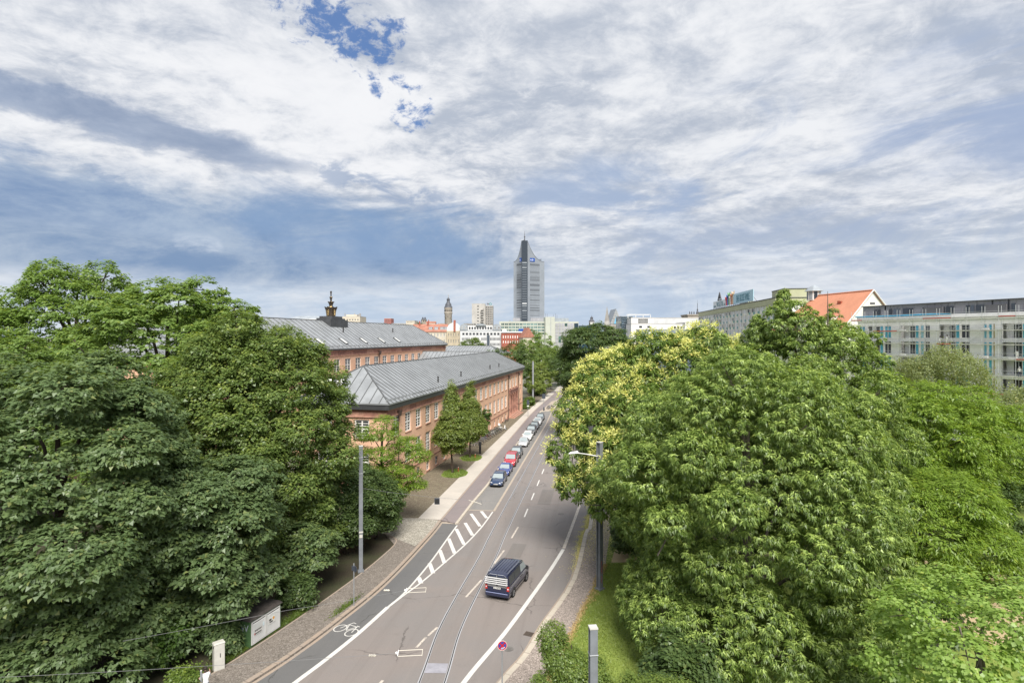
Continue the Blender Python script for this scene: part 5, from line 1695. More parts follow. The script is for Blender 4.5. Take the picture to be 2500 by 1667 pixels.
# ---------------------------------------------------------------- apartment house under renovation
M_INSUL = mat('fresh_grey_render', (0.84, 0.84, 0.83), .9, .06, .3)
M_GREYP = mat('grey_facade_panel', (0.25, 0.25, 0.275), .55, .05, .4)
M_BLUESH = mat('blue_protective_film', (0.09, 0.44, 0.62), .35, .08, 1)
M_YEL = mat('yellow_reveal', (0.62, 0.52, 0.28), .8, .08)
M_STEELT = mat('scaffold_tube', (0.50, 0.52, 0.53), .5, .1, metal=.1)
M_PLANK = mat('scaffold_plank', (0.52, 0.51, 0.49), .85, .12)
M_REDB = mat('red_toe_board', (0.50, 0.10, 0.08), .6, .1)
M_BLUET = mat('blue_tarp', (0.05, 0.30, 0.50), .5, .1)
M_SACK = mat('white_bags', (0.72, 0.72, 0.70), .8, .06)
fr_ = Facade((844 / F * 126, 126), (1250 / F * 97, 97))
fr_ = Facade(fr_.A, fr_.A + fr_.u * (fr_.len + 16))
ren = thing('renovated_apartment_house', 'grey-rendered apartment house with blue-filmed shutters and dark panelled top floor', 'apartment house', (fr_.A.x, fr_.A.y, 0), fr_.rz)
ZP, ZTOP = 23.4, 25.6
rx = lambda x: fr_.s(2050 + x / 5.227)
bays = [(250, 325, 'w'), (360, 515, 'b'), (517, 557, 's'), (568, 655, 'f'), (780, 965, 'b'), (970, 1010, 's'), (1040, 1075, 's'), (1085, 1150, 'f'), (1270, 1480, 'b'), (1484, 1530, 's'), (1545, 1660, 'f'), (1840, 1878, 's'), (1905, 1945, 's'), (1958, 1980, 'd'), (2070, 2330, 'b'), (2334, 2390, 's'), (2410, 2500, 'f'), (2600, 2800, 'b')]
z_rows = [(21.45, 18.95), (18.3, 15.8), (15.15, 12.65), (12.0, 9.5), (8.85, 6.35), (5.7, 3.2)]
ops = []
for (zt, zb) in z_rows:
    for (x0, x1, k) in bays:
        ops.append((rx(x0), rx(x1), zb, zt, k))
b = MB()
wall_front(b, 0, fr_.len, 0, ZP, [o[:4] for o in ops if o[4] != 'b'], 0.0, .3) if False else wall_front(b, 0, fr_.len, 0, ZP, [o[:4] for o in ops], 0.0, .35)
b.face([(0, 14, 0), (0, 0, 0), (0, 0, ZP), (0, 14, ZP)]); b.face([(fr_.len, 0, 0), (fr_.len, 14, 0), (fr_.len, 14, ZP), (fr_.len, 0, ZP)])
b.box(0, fr_.len, 14, 14.2, 0, ZP)
b.build('wall', M_INSUL, ren)
for (x0, x1, zb, zt, k) in ops:
    w_, h_ = x1 - x0, zt - zb
    if k == 's':
        q = MB(); q.box(0, w_, .02, .1, 0, h_); q.box(0, w_, -.02, .018, h_ * .48, h_ * .5)
        sh = q.build('filmed_shutter', M_BLUESH, ren, loc=(x0, 0, zb))
        q = MB(); fwid = .09; q.box(-.06, .03, -.03, .04, -.05, h_ + .05); q.box(w_ - .03, w_ + .06, -.03, .04, -.05, h_ + .05); q.box(.031, w_ - .031, -.028, .04, -.06, .03); q.box(.031, w_ - .031, -.028, .04, h_ - .03, h_ + .06); q.build('shutter_frame', M_WHITEW, sh)
    elif k == 'b':
        q = MB(); q.face([(x0, 1.2, zb), (x1, 1.2, zb), (x1, 1.2, zt), (x0, 1.2, zt)]); q.box(x0, x1, .351, 1.19, zb - .2, zb - .003); rc = q.build('loggia', M_INSUL, ren)
        q = MB()
        q.box(x0 + w_ * .40, x1 - .1, 1.1, 1.19, zb + .1, zt - .15); q.build('loggia_window', M_GLASS, rc)
        q = MB()
        for j in range(4): q.tube((x0, .05, zb + .3 + .25 * j), (x1, .05, zb + .3 + .25 * j), .02, .02, 4)
        q.build('loggia_railing', M_STEELT, rc)
    else:
        gm = M_BLUESH if (k in 'fw' and RNG.random() < .55) else M_GLASSD
        window(ren, x0, zb, w_, h_, .15, 'plain', M_YEL if k == 'd' else M_WHITEW, gm, .09, M_WHITE, 2, 1)
# panelled set-back storey
b = MB(); b.box(.3, fr_.len, 1.2, 13, ZP + .003, ZTOP); b.build('top_storey', M_GREYP, ren)
b = MB(); b.box(.1, fr_.len + .2, .9, 13.4, ZTOP + .003, ZTOP + .14); b.build('roof_edge', M_FRAMED, ren)
pw = 1.25
pme = MB(); pme.box(.012, pw - .012, 1.16, 1.198, 0, ZTOP - ZP - .9); pme = pme.mesh('facade_panel', M_GREYP)
pme2 = MB(); pme2.box(.012, pw - .012, 1.16, 1.198, 0, .84); pme2 = pme2.mesh('facade_panel_top', M_GREYP)
i = 0
while .3 + (i + 1) * pw < fr_.len:
    obj('facade_panel', pme, ren, (.3 + i * pw, 0, ZP + .01)); obj('facade_panel', pme2, ren, (.3 + i * pw + .3 * (i % 2), 0, ZP + 1.335)); i += 1
for x in (395, 440, 585, 640, 760, 850, 1010, 1248, 1310, 1562, 1622, 1690, 2065, 2140, 2310):
    w_ = .55 if x in (395, 440, 585, 850, 1010, 1248, 1562, 1622, 2065, 2140) else 1.3
    q = MB(); q.box(0, w_, 1.0, 1.14, .1, 1.5); q.build('attic_window', M_GLASSD, ren, loc=(rx(x), 0, ZP))
for x in (1050, 1815):
    q = MB(); q.box(rx(x), rx(x) + 3.4, .6, 1.1, ZP + .1, ZP + 1.45); q.build('balcony_screen', mat('dark_screen', (.12, .12, .13), .4, .05), ren)
# parapet and blue tarp
b = MB(); b.box(-.1, fr_.len, -.12, .5, ZP - 1.0, ZP - .003); b.build('parapet', M_INSUL, ren)
b = MB(); b.path([(rx(210), -.2, ZP + .05), (rx(700), -.22, ZP + .0), (rx(1130), -.22, ZP + .08), (rx(1430), -.2, ZP + .02)], [.12, .14, .16, .06], 6); b.build('blue_tarp', M_BLUET, ren)

# scaffolding in front of it
scf = thing('scaffolding', 'steel tube scaffolding with plank decks along the renovated house', 'scaffolding', (fr_.A.x, fr_.A.y, 0), fr_.rz)
decks = [22.55, 20.2, 17.75, 15.3, 12.4, 9.3, 6.2]
xs = []
x = -.5
while x < fr_.len: xs.append(x); x += 2.57
q = MB(); q.tube((0, 0, 0), (0, 0, 24.4), .035, .035, 6); std = q.mesh('standard', M_STEELT)
for x in xs:
    for y in (-.45, -1.25): obj('standard', std, scf, (x, y, .12))
q = MB(); q.box(.01, 2.55, -1.2, -.5, 0, .06); dk = q.mesh('plank_deck', M_PLANK)
q = MB(); q.box(.02, 2.54, -1.31, -1.27, .06, .22); tb = [q.mesh('toe_board', M_PLANK)]
q = MB(); q.box(.02, 2.54, -1.31, -1.27, .06, .24); tb.append(q.mesh('red_toe_board', M_REDB))
q = MB(); q.tube((0, -1.25, 1.05), (2.57, -1.25, 1.05), .025, .025, 5); q.tube((0, -1.25, .55), (2.57, -1.25, .55), .025, .025, 5); gr_ = q.mesh('guard_rail', M_STEELT)
for j, z in enumerate(decks):
    for i, x in enumerate(xs[:-1]):
        obj('plank_deck', dk, scf, (x, 0, z)); obj('guard_rail', gr_, scf, (x, 0, z))
        obj('toe_board', tb[1 if RNG.random() < .22 else 0], scf, (x, 0, z))
q = MB(); q.tube((0, -1.3, .06), (2.57, -1.3, 2.4), .025, .025, 5); br = q.mesh('diagonal_brace', M_STEELT)
for j, z in enumerate(decks[1:]):
    for i in range(j % 2, len(xs) - 1, 4): obj('diagonal_brace', br, scf, (xs[i], 0, z))
PACKL = ['low white pack on the upper deck before the second loggia', 'white pack on the third deck before the second loggia', 'tall white pack on the third deck below the bending worker', 'low white pack on the upper deck before the narrow shutter pair', 'white pack on the third deck before the narrow shutter pair', 'tall white pack on the third deck before the first loggia', 'low white pack on the third deck at the wide end loggia', 'white pack on the fourth deck below the second loggia']
for i, (x, dz) in enumerate(((800, 20.2), (800, 15.3), (1250, 15.3), (1840, 20.3), (1830, 15.3), (360, 15.3), (2200, 15.3), (880, 12.4))):
    q = MB(); q.taper(0, 1.35, -1.15, -.6, .063, .063 + (.35, .55, .8)[i % 3], .06, .05)
    bags = q.build('insulation_pack', M_SACK)
    p = fr_.A + fr_.u * rx(x)
    bags.location = (p.x, p.y, dz); bags.rotation_euler = (0, 0, fr_.rz)
    tag(bags, PACKL[i], 'pack', 'wrapped packs on the scaffold decks')

# ---------------------------------------------------------------- trees and shrubs
M_BARK = mat('dark_bark', (0.060, 0.046, 0.034), .95, .25, 3, bump=.4, bscale=14)
M_BARKG = mat('grey_bark', (0.13, 0.11, 0.09), .95, .2, 3, bump=.4, bscale=14)
M_BARKB = mat('birch_bark', (0.55, 0.53, 0.48), .8, .3, 4)
LM = {
    'maple': leaf_mat('maple_leaf', (0.100, 0.160, 0.064), (0.168, 0.238, 0.104), (0.30, 0.38, 0.11)),
    'maple_light': leaf_mat('light_maple_leaf', (0.135, 0.225, 0.050), (0.210, 0.310, 0.080), (0.32, 0.40, 0.10)),
    'linden': leaf_mat('broad_leaf', (0.105, 0.170, 0.042), (0.165, 0.235, 0.066), (0.34, 0.41, 0.09)),
    'ash': leaf_mat('ash_leaf', (0.125, 0.215, 0.040), (0.190, 0.290, 0.065), (0.28, 0.38, 0.08)),
    'negundo': leaf_mat('box_elder_leaf', (0.095, 0.160, 0.030), (0.165, 0.245, 0.052), (0.47, 0.60, 0.17)),
    'ailanthus': leaf_mat('tree_of_heaven_leaf', (0.105, 0.180, 0.034), (0.175, 0.258, 0.052), (0.32, 0.42, 0.09)),
    'locust': leaf_mat('locust_leaf', (0.150, 0.250, 0.026), (0.222, 0.328, 0.050), (0.34, 0.44, 0.08)),
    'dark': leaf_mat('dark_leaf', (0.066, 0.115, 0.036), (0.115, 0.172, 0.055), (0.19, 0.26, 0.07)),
    'young_linden': leaf_mat('young_linden_leaf', (0.125, 0.180, 0.036), (0.205, 0.265, 0.065), (0.36, 0.42, 0.12)),
    'birch': leaf_mat('birch_leaf', (0.200, 0.250, 0.090), (0.270, 0.315, 0.135), (0.33, 0.37, 0.16)),
    'shrub': leaf_mat('shrub_leaf', (0.100, 0.170, 0.032), (0.170, 0.250, 0.050), (0.30, 0.38, 0.08)),
    'hawthorn': leaf_mat('hawthorn_leaf', (0.110, 0.175, 0.036), (0.180, 0.255, 0.060), (0.32, 0.40, 0.09)),
    'pale': leaf_mat('pale_green_leaf', (0.215, 0.340, 0.065), (0.300, 0.430, 0.110), (0.40, 0.52, 0.14)),
    'ivy': leaf_mat('ivy_leaf', (0.065, 0.130, 0.026), (0.115, 0.190, 0.042), None),
    'blossom': leaf_mat('pale_yellow_blossom', (0.58, 0.60, 0.16), (0.72, 0.73, 0.27), None, .25),
}
STY = {  # leaf length, width, clump radius, flatten, leaves per clump, droop
    'layer': (.27, .22, .62, .34, 46, .22),
    'tuft': (.34, .125, .42, .8, 34, .34),
    'fluffy': (.17, .14, .52, .65, 46, .3),
    'pinnate': (.30, .10, .60, .42, 44, .35),
    'weep': (.11, .075, .55, 1.6, 46, .9),
}


def leaf_mesh(name, P, A_, Nn, Ln, Wd, young, m, kite=False):
    n = len(P)
    S = np.cross(Nn, A_)
    S /= np.linalg.norm(S, axis=1, keepdims=True) + 1e-9
    Ln = Ln[:, None]; Wd = Wd[:, None]
    k = 4 if kite else 3
    v = np.empty((n, k, 3), np.float32)
    if kite:
        v[:, 0] = P
        v[:, 1] = P + A_ * Ln * .48 + S * Wd * .5 + Nn * Wd * .12
        v[:, 2] = P + A_ * Ln - Nn * Ln * .10
        v[:, 3] = P + A_ * Ln * .48 - S * Wd * .5 + Nn * Wd * .12
    else:
        v[:, 0] = P + S * Wd * .55
        v[:, 1] = P + A_ * Ln - Nn * Ln * .12
        v[:, 2] = P - S * Wd * .55 + A_ * Ln * .25
    me = bpy.data.meshes.new(name)
    me.vertices.add(n * k)
    me.vertices.foreach_set('co', v.reshape(-1))
    me.loops.add(n * k)
    me.loops.foreach_set('vertex_index', np.arange(n * k, dtype=np.int32))
    me.polygons.add(n)
    me.polygons.foreach_set('loop_start', np.arange(0, n * k, k, dtype=np.int32))
    a = me.attributes.new('young', 'FLOAT', 'FACE')
    a.data.foreach_set('value', young.astype(np.float32))
    me.materials.append(m)
    me.update(calc_edges=True)
    return me


def unit(v):
    return v / (np.linalg.norm(v, axis=-1, keepdims=True) + 1e-9)


def crown_points(rng, lobes, n, low=-.55, inner=.16, base=None):
    lobes = np.array(lobes, float)
    area = lobes[:, 3] * lobes[:, 4] + lobes[:, 3] * lobes[:, 5] + lobes[:, 4] * lobes[:, 5]
    pick = rng.choice(len(lobes), size=int(n * (2.2 if base is None else 4.2)), p=area / area.sum())
    d = unit(rng.normal(size=(len(pick), 3)))
    keep = d[:, 2] > low + rng.normal(0, .12, len(d))
    pick, d = pick[keep], d[keep]
    r = 1.02 - np.abs(rng.normal(0, .10, len(d)))
    ins = rng.random(len(d)) < inner
    r[ins] = rng.uniform(.62, .90, ins.sum())
    c = lobes[pick]
    p = c[:, :3] + d * c[:, 3:6] * r[:, None]
    ok = np.ones(len(p), bool)
    for j in range(len(lobes)):
        q = (p - lobes[j, :3]) / lobes[j, 3:6]
        ok &= ~(((q ** 2).sum(1) < .5) & (pick != j))
    if base is not None:   # the far side of a crown, which nobody here can see, carries only a thin layer
        nn = unit(d / np.maximum(c[:, 3:6], .1))
        vw = unit(np.array([0, 0, H]) - (p + np.array(base)))
        # facing measured both on the clump's own lobe and on the crown as a whole
        cen = lobes[0, :3]
        whole = unit((p - cen) * np.array([1, 1, .6]))
        ok &= ((((nn * vw).sum(1) > -.35) & ((whole * vw).sum(1) > -.38)) | (rng.random(len(p)) < .12))
    p, d = p[ok][:n], d[ok][:n]
    nr = unit(d / np.maximum(c[ok][:n, 3:6], .1) * 1.0)
    return p, nr


def foliage(rng, name, lobes, nleaf, style, m, size=1.0, young_amt=.25, low=-.55, crad=1.0, inner=.16, base=None):
    L, W, rc, fl, per, droop = STY[style]
    L, W, rc = L * size, W * size, rc * crad
    nc = max(8, int(nleaf / per))
    C, O = crown_points(rng, lobes, nc, low, inner, base)
    nc = len(C)
    crs = rng.uniform(.65, 1.25, nc)
    idx = np.repeat(np.arange(nc), per)
    n = len(idx)
    off = rng.normal(size=(n, 3))
    off = unit(off) * (rng.random((n, 1)) ** .45)
    off[:, 2] *= fl
    # dome shape: clump edges sink
    hr = np.hypot(off[:, 0], off[:, 1])
    off[:, 2] -= .30 * hr ** 2
    P = C[idx] + off * rc * crs[idx][:, None]
    out = O[idx]
    up = np.array([0, 0, 1.0])
    if style == 'tuft':
        A_ = unit(off * 1.0 + out * .35 + rng.normal(0, .25, (n, 3)) - up * droop)
        P = C[idx] + off * rc * crs[idx][:, None] * .55
        Nn = unit(up * .75 + out * .5 + off * .6 + rng.normal(0, .25, (n, 3)))
    elif style == 'weep':
        A_ = unit(rng.normal(0, .4, (n, 3)) - up * droop)
        Nn = unit(out + rng.normal(0, .5, (n, 3)))
    else:
        A_ = unit(off * np.array([1, 1, .3]) + out * .5 + rng.normal(0, .35, (n, 3)) - up * droop)
        Nn = unit(up * .9 + out * .55 + rng.normal(0, .34, (n, 3)))
    A_ = unit(A_ - Nn * (A_ * Nn).sum(1, keepdims=True))
    sz = rng.uniform(.55, 1.3, n)
    ln = L * sz * rng.uniform(.85, 1.15, n)
    wd = W * sz * rng.uniform(.75, 1.2, n)
    cy = np.clip(rng.normal(0, .5, nc), 0, 1)[idx]
    # fresh shoots sit at the upper ends of the twigs
    tip = np.clip((off[:, 2] / max(fl, .2) - .05) * 1.6, 0, 1)
    young = np.clip(young_amt * (tip * (1.0 + cy) + .5 * cy) * rng.uniform(.3, 1.3, n), 0, 1)
    return leaf_mesh(name, P, A_, Nn, ln, wd, young, m, 'foreground_tree' in name), C, O


def make_lobes(rng, r, z0, z1, nl, irr=.35, top=.62):
    zc = z0 + (z1 - z0) * .52
    rz = (z1 - z0) / 2
    lobes = [(0, 0, zc, r * .80, r * .80, rz * .86)]
    for i in range(nl):
        th = 2 * math.pi * (i * .618034 + rng.uniform(-.06, .06))
        v = -0.72 + 1.6 * ((i + .5) / nl)
        v = max(-.8, min(.95, v + rng.uniform(-.1, .1)))
        h = math.sqrt(max(0, 1 - v * v))
        k = rng.uniform(.58, .78)
        rr = r * rng.uniform(.30, .30 + irr * .6)
        lobes.append((math.cos(th) * h * r * k, math.sin(th) * h * r * k, zc + v * rz * .74, rr, rr, rr * rng.uniform(.62, .92)))
    return lobes


def dome_lobes(rng, r, z0, z1, n=38, lo=.17, hi=.29):
    """full rounded crown whose surface swells into many boughs"""
    zc = z0 + (z1 - z0) * .5
    rz = (z1 - z0) / 2
    lobes = [(0, 0, zc, r * .86, r * .86, rz * .90)]
    for i in range(n):
        v = -.85 + 1.80 * (i + .5) / n
        th = 2 * math.pi * (i * .618034) + rng.uniform(-.2, .2)
        h = math.sqrt(max(0, 1 - v * v))
        h = h if v > 0 else max(h, .72 + .2 * (1 + v))
        k = rng.uniform(.74, .86)
        rr = r * rng.uniform(lo, hi)
        lobes.append((math.cos(th) * h * r * k, math.sin(th) * h * r * k, zc + v * rz * rng.uniform(.80, .90), rr, rr, rr * rng.uniform(.62, .9)))
    return lobes


def cone_lobes(rng, r, z0, z1, k=9):
    out = []
    for i in range(k):
        f_ = i / (k - 1)
        rr = r * (1 - f_) ** .95 * (.50 if i == 0 else .90 if i == 1 else 1.06) + .07 * r
        z = z0 + (z1 - z0) * (.08 + .88 * f_)
        out.append((rng.uniform(-.12, .12) * r, rng.uniform(-.12, .12) * r, z, rr, rr, (z1 - z0) / k * 1.25))
    return out


def tree(name, label, x, y, r, z0, z1, kind, style, nleaf, seed, nl=16, bark=None, group=None, size=1.0, young=.3, lobes=None, trunk_r=None, low=-.55, crad=1.0, irr=.35, branch=True, cat='tree', base_z=.1, inner=.16, skirt=0, skirt_z=1.9, dome=0, dlo=.17, dhi=.29, extra=()):
    rng = np.random.default_rng(seed)
    t = thing(name, label, cat, (x, y, base_z), 0, group)
    z0 -= base_z; z1 -= base_z
    if dome: lobes = dome_lobes(rng, r, z0, z1, dome, dlo, dhi)
    lobes = lobes or make_lobes(rng, r, z0, z1, nl, irr)
    lobes = list(lobes) + list(extra)
    for i in range(skirt):
        th = 2 * math.pi * (i + .3) / skirt + rng.uniform(-.12, .12)
        rr = r * rng.uniform(.24, .32)
        lobes.append((math.cos(th) * r * .70, math.sin(th) * r * .70, skirt_z + rng.uniform(-.3, .9), rr, rr, rr * .85))
    me, C, O = foliage(rng, name + '_crown', lobes, nleaf, style, LM[kind], size, young, low, crad, inner, (x, y, base_z))
    cr = obj('crown', me, t)
    tr = trunk_r or max(.07, .022 * z1)
    b = MB()
    zc = z0 + (z1 - z0) * .5
    lean = rng.normal(0, .25, 2)
    spine = [Vector((0, 0, -.15)), Vector((lean[0] * .15, lean[1] * .15, z0 * .5)), Vector((lean[0] * .5, lean[1] * .5, z0)), Vector((lean[0], lean[1], zc)), Vector((lean[0] * .6, lean[1] * .6, z0 + (z1 - z0) * .82))]
    b.path(spine, [tr * 1.35, tr, tr * .88, tr * .55, tr * .16], 9)
    if branch:
        order = sorted(range(len(lobes)), key=lambda i: -lobes[i][3])
        for i in order[1:14] + [len(lobes) - 1 - k for k in range(len(extra))]:
            c = Vector(lobes[i][:3])
            zz = min(max(z0 * .8, c.z - Vector((c.x, c.y)).length * .75), zc)
            s = Vector((lean[0] * .4, lean[1] * .4, zz))
            mid = s.lerp(c, .5) + Vector((0, 0, .1 * (c - s).length)) + Vector(rng.normal(0, .15, 3))
            b.path([s, mid, c, c + (c - mid) * .45], [tr * .34, tr * .22, tr * .12, tr * .04], 6)
        k = min(60, len(C))
        for i in rng.choice(len(C), k, replace=False):
            p = Vector(C[i]); o = Vector(O[i])
            q = p - o * rng.uniform(.8, 1.8) * (r * .16 + .3) - Vector((0, 0, .3))
            b.path([q, (p + q) / 2 + Vector(rng.normal(0, .08, 3)), p], [tr * .10 + .01, tr * .07 + .008, .008], 4)
    b.build('trunk', bark or M_BARK, t)
    return t, cr, C, O


P_ = lambda px_, D: (px_ - CX) / F * D
ZY = lambda py, D: H - (py - HOR) / F * D

# --- left side
tree('norway_maple', 'big dark green maple overhanging the bed beside the grey cabinet', -26.2, 33.2, 8.4, .6, 18.6, 'maple', 'layer', 190000, 11, 26, size=.84, crad=.95, inner=.3, young=.25, low=-.95, skirt=8, dome=40)
tree('norway_maple', 'small dark maple leaning over the green kiosk', -19.9, 37.3, 4.9, 1.6, 12.0, 'maple', 'layer', 64000, 12, 14, skirt=6, skirt_z=2.9, size=.85, crad=.92, inner=.36, young=.12, low=-.9)
tree('broadleaf_tree', 'largest dense round tree between the kiosk and the museum', -21.3, 48.0, 8.6, .2, 21.7, 'linden', 'fluffy', 210000, 13, 30, size=1.2, young=.45, low=-.9, inner=.25, dome=54, dlo=.13, dhi=.24)
tree('norway_maple', 'light green maple rising behind the dark maples, below a feathery crown', -31.6, 53.5, 9.2, 2, 25.6, 'maple_light', 'layer', 110000, 14, 22, size=1.05, young=.35, low=-.8, inner=.25, dome=40)
tree('ash_tree', 'tall feathery ash whose crown tops all other trees', -53.5, 72, 9.6, 6, 28.8, 'ash', 'fluffy', 76000, 15, 26, size=1.9, young=.45, crad=1.35, irr=.25, inner=.25, dome=44)
tree('ash_tree', 'flat-topped feathery tree between the tall ash and the museum roof', -44.0, 78, 7.6, 7, 24.2, 'ash', 'fluffy', 40000, 16, 16, size=2.0, young=.45, crad=1.35, inner=.25, dome=30)
tree('norway_maple', 'light green maple standing below the tall ash, away from the museum', -51, 56, 8.6, 1, 20.8, 'maple_light', 'layer', 80000, 17, 20, size=1.08, young=.3, low=-.8, inner=.25, dome=36)
tree('broadleaf_tree', 'dark tree filling the gap behind the largest round tree', -30, 61, 7.5, 2, 20.3, 'linden', 'fluffy', 36000, 18, 14, size=1.7, inner=.3, young=.3, low=-.8)
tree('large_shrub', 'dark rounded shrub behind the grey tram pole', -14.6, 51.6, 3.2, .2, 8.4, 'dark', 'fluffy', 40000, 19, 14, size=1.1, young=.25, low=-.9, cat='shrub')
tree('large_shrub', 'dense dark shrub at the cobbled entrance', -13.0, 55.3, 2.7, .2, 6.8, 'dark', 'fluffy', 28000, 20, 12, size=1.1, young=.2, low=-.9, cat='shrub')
tree('large_shrub', 'drooping light shrub leaning over the mosaic pavement', -15.6, 44.4, 2.3, 1.2, 5.2, 'maple', 'layer', 8000, 21, 10, size=.85, young=.5, low=-.8, cat='shrub')
tree('large_shrub', 'shrub tucked between the kiosk and the pavement edging', -15.2, 41.2, 1.3, .2, 2.6, 'dark', 'fluffy', 5000, 22, 8, size=1.0, young=.2, low=-.9, cat='shrub')
tree('large_shrub', 'leafy shrub beside the grey cabinet under the big maple', -20.4, 33.2, 1.6, .2, 3.6, 'ivy', 'fluffy', 7000, 23, 8, size=1.1, young=0, low=-.9, cat='shrub')
tree('large_shrub', 'dark leafy shrub against the graffiti side of the green kiosk', -17.7, 35.5, 1.0, .1, 2.3, 'maple', 'layer', 6000, 29, 7, size=.7, young=.1, low=-.9, cat='shrub', branch=False)
tree('large_shrub', 'low bright shrub at the foot of the grey cabinet', -17.9, 32.0, .7, .1, 1.1, 'shrub', 'fluffy', 2200, 24, 6, size=.8, young=.3, low=-.9, cat='shrub')
# open-crowned locust before the museum corner
rng0 = np.random.default_rng(5)
ll = [(0.2, 0, 10.3, 1.2, 1.2, .9), (-1.2, .3, 9.3, 1.3, 1.2, .8), (1.3, -.2, 9.0, 1.1, 1.1, .75), (2.6, .2, 8.2, 1.25, 1.2, .8), (3.6, -.1, 7.2, 1.2, 1.1, .8), (.2, -.2, 7.4, 1.3, 1.3, .8), (-1.9, .2, 7.4, 1.2, 1.2, .8), (1.2, .4, 5.8, 1.5, 1.3, .9), (-.6, -.3, 5.6, 1.4, 1.3, .8), (2.6, -.3, 5.4, 1.3, 1.2, .8), (1.9, .2, 4.2, 1.2, 1.2, .8), (.3, .1, 4.4, 1.1, 1.1, .7), (-2.6, .1, 6.0, 1.0, 1.0, .7), (3.4, .1, 4.2, .9, .9, .6)]
tree('locust_tree', 'open yellow-green locust tree before the museum corner', -13.1, 59.0, 4, 3.6, 11.4, 'locust', 'pinnate', 26000, 25, lobes=ll, size=.8, young=.35, crad=.85, trunk_r=.22, low=-.7)
# two young lindens in grass pits
tree('young_linden', 'conical young linden in the grass pit nearest the blue car', -8.35, 81.9, 3.1, 2.9, 12.2, 'young_linden', 'fluffy', 34000, 26, lobes=cone_lobes(np.random.default_rng(1), 2.75, 3.0, 12.4), size=1.25, young=.55, trunk_r=.13, bark=M_BARK, group='young lindens before the museum')
tree('young_linden', 'conical young linden next to the parked bicycles', -6.65, 92.4, 3.0, 2.8, 11.5, 'young_linden', 'fluffy', 32000, 27, lobes=cone_lobes(np.random.default_rng(2), 2.6, 2.8, 11.7), size=1.25, young=.55, trunk_r=.13, group='young lindens before the museum')
# trees beyond the museum along the street
far = [('broadleaf_tree', 'dark tree close behind the far end of the museum roof', -1.0, 176, 8.5, 3, 17.0, 'dark', 'fluffy', 15000, 2.4),
       ('broadleaf_tree', 'leafy tree behind the museum end, before the pale green offices', 6.5, 196, 8.0, 3, 17.5, 'linden', 'fluffy', 14000, 2.5),
       ('broadleaf_tree', 'broad tree farther along the footpath, below the grey tower', 14.5, 225, 9.0, 3, 16.0, 'linden', 'fluffy', 13000, 2.7),
       ('broadleaf_tree', 'greyish tree standing before the red brick house', 12.0, 262, 9.0, 4, 20.5, 'ash', 'fluffy', 12000, 2.9),
       ('broadleaf_tree', 'dark green tree by the end of the street', 25.5, 300, 8.0, 3, 13.5, 'dark', 'fluffy', 9000, 3.0),
       ('broadleaf_tree', 'tree at the street end before the tent roofs', 17.0, 330, 9.0, 3, 13.0, 'linden', 'fluffy', 9000, 3.1),
       ('broadleaf_tree', 'round tree before the white office building', -16.0, 240, 6.4, 6, 19.3, 'linden', 'fluffy', 12000, 2.6),
       ('broadleaf_tree', 'tree on the roof line between the white offices and the green offices', 12.0, 420, 10, 8, 25.5, 'linden', 'fluffy', 8000, 3.4),
       ('broadleaf_tree', 'tiny round tree on the skyline beside the flat-roofed block', -76, 470, 5.0, 18, 31.3, 'dark', 'fluffy', 3000, 3.4)]
for i, (nm, lb, x, y, r, z0, z1, kd, st, n, sz) in enumerate(far):
    tree(nm, lb, x, y, r, z0, z1, kd, st, n, 40 + i, 12, size=sz, young=.3, crad=1.7, branch=False)
for i, (x, y, h_, lb) in enumerate(((6.6, 170.5, 11.4, 'young street linden beside the tall grey pole past the museum'), (9.6, 186.5, 11.2, 'second young street linden past the museum'), (14.2, 212, 11.4, 'third young street linden past the museum'), (18.4, 234, 11.6, 'fourth young street linden past the museum'), (21.2, 252, 11.4, 'fifth young street linden past the museum'))):
    tree('young_linden', lb, x, y, 3.2, 2.6, h_, 'young_linden', 'fluffy', 6000, 60 + i, lobes=cone_lobes(np.random.default_rng(10 + i), 3.3, 2.6, h_), size=2.0, young=.5, crad=1.1, trunk_r=.14, branch=False, group='young lindens along the far footpath')
for i, (px_, py_, r, h_, kd, lb) in enumerate(((1297, 992, 1.5, 2.6, 'shrub', 'low shrub at the museum end wall'), (1287, 1000, 1.0, 1.7, 'shrub', 'small reddish shrub by the museum corner'), (1310, 966, 1.9, 2.2, 'shrub', 'clipped hedge bush behind the tall grey pole'), (1325, 962, 1.6, 2.0, 'dark', 'dark hedge bush along the far footpath'))):
    g = gp(px_, py_)
    tree('garden_shrub', lb, g.x - .5, g.y + 1.0, r, .15, h_, kd, 'fluffy', 2500, 80 + i, 6, size=1.6, young=.2, low=-.9, cat='shrub', branch=False)
tree('climbing_ivy', 'ivy climbing the museum wall behind the bicycles', fac_x(112.5) + .6, 112.5, .75, .15, 5.2, 'ivy', 'fluffy', 3500, 90, lobes=[(0, 0, .9, .5, .7, 1.0), (.1, 0, 2.2, .5, .7, 1.0), (.1, .2, 3.5, .6, .9, 1.0), (.2, -.2, 4.5, .7, 1.1, .7), (.2, .9, 3.9, .5, .7, .5)], size=1.3, young=0, cat='ivy', low=-1, branch=False, crad=.7)

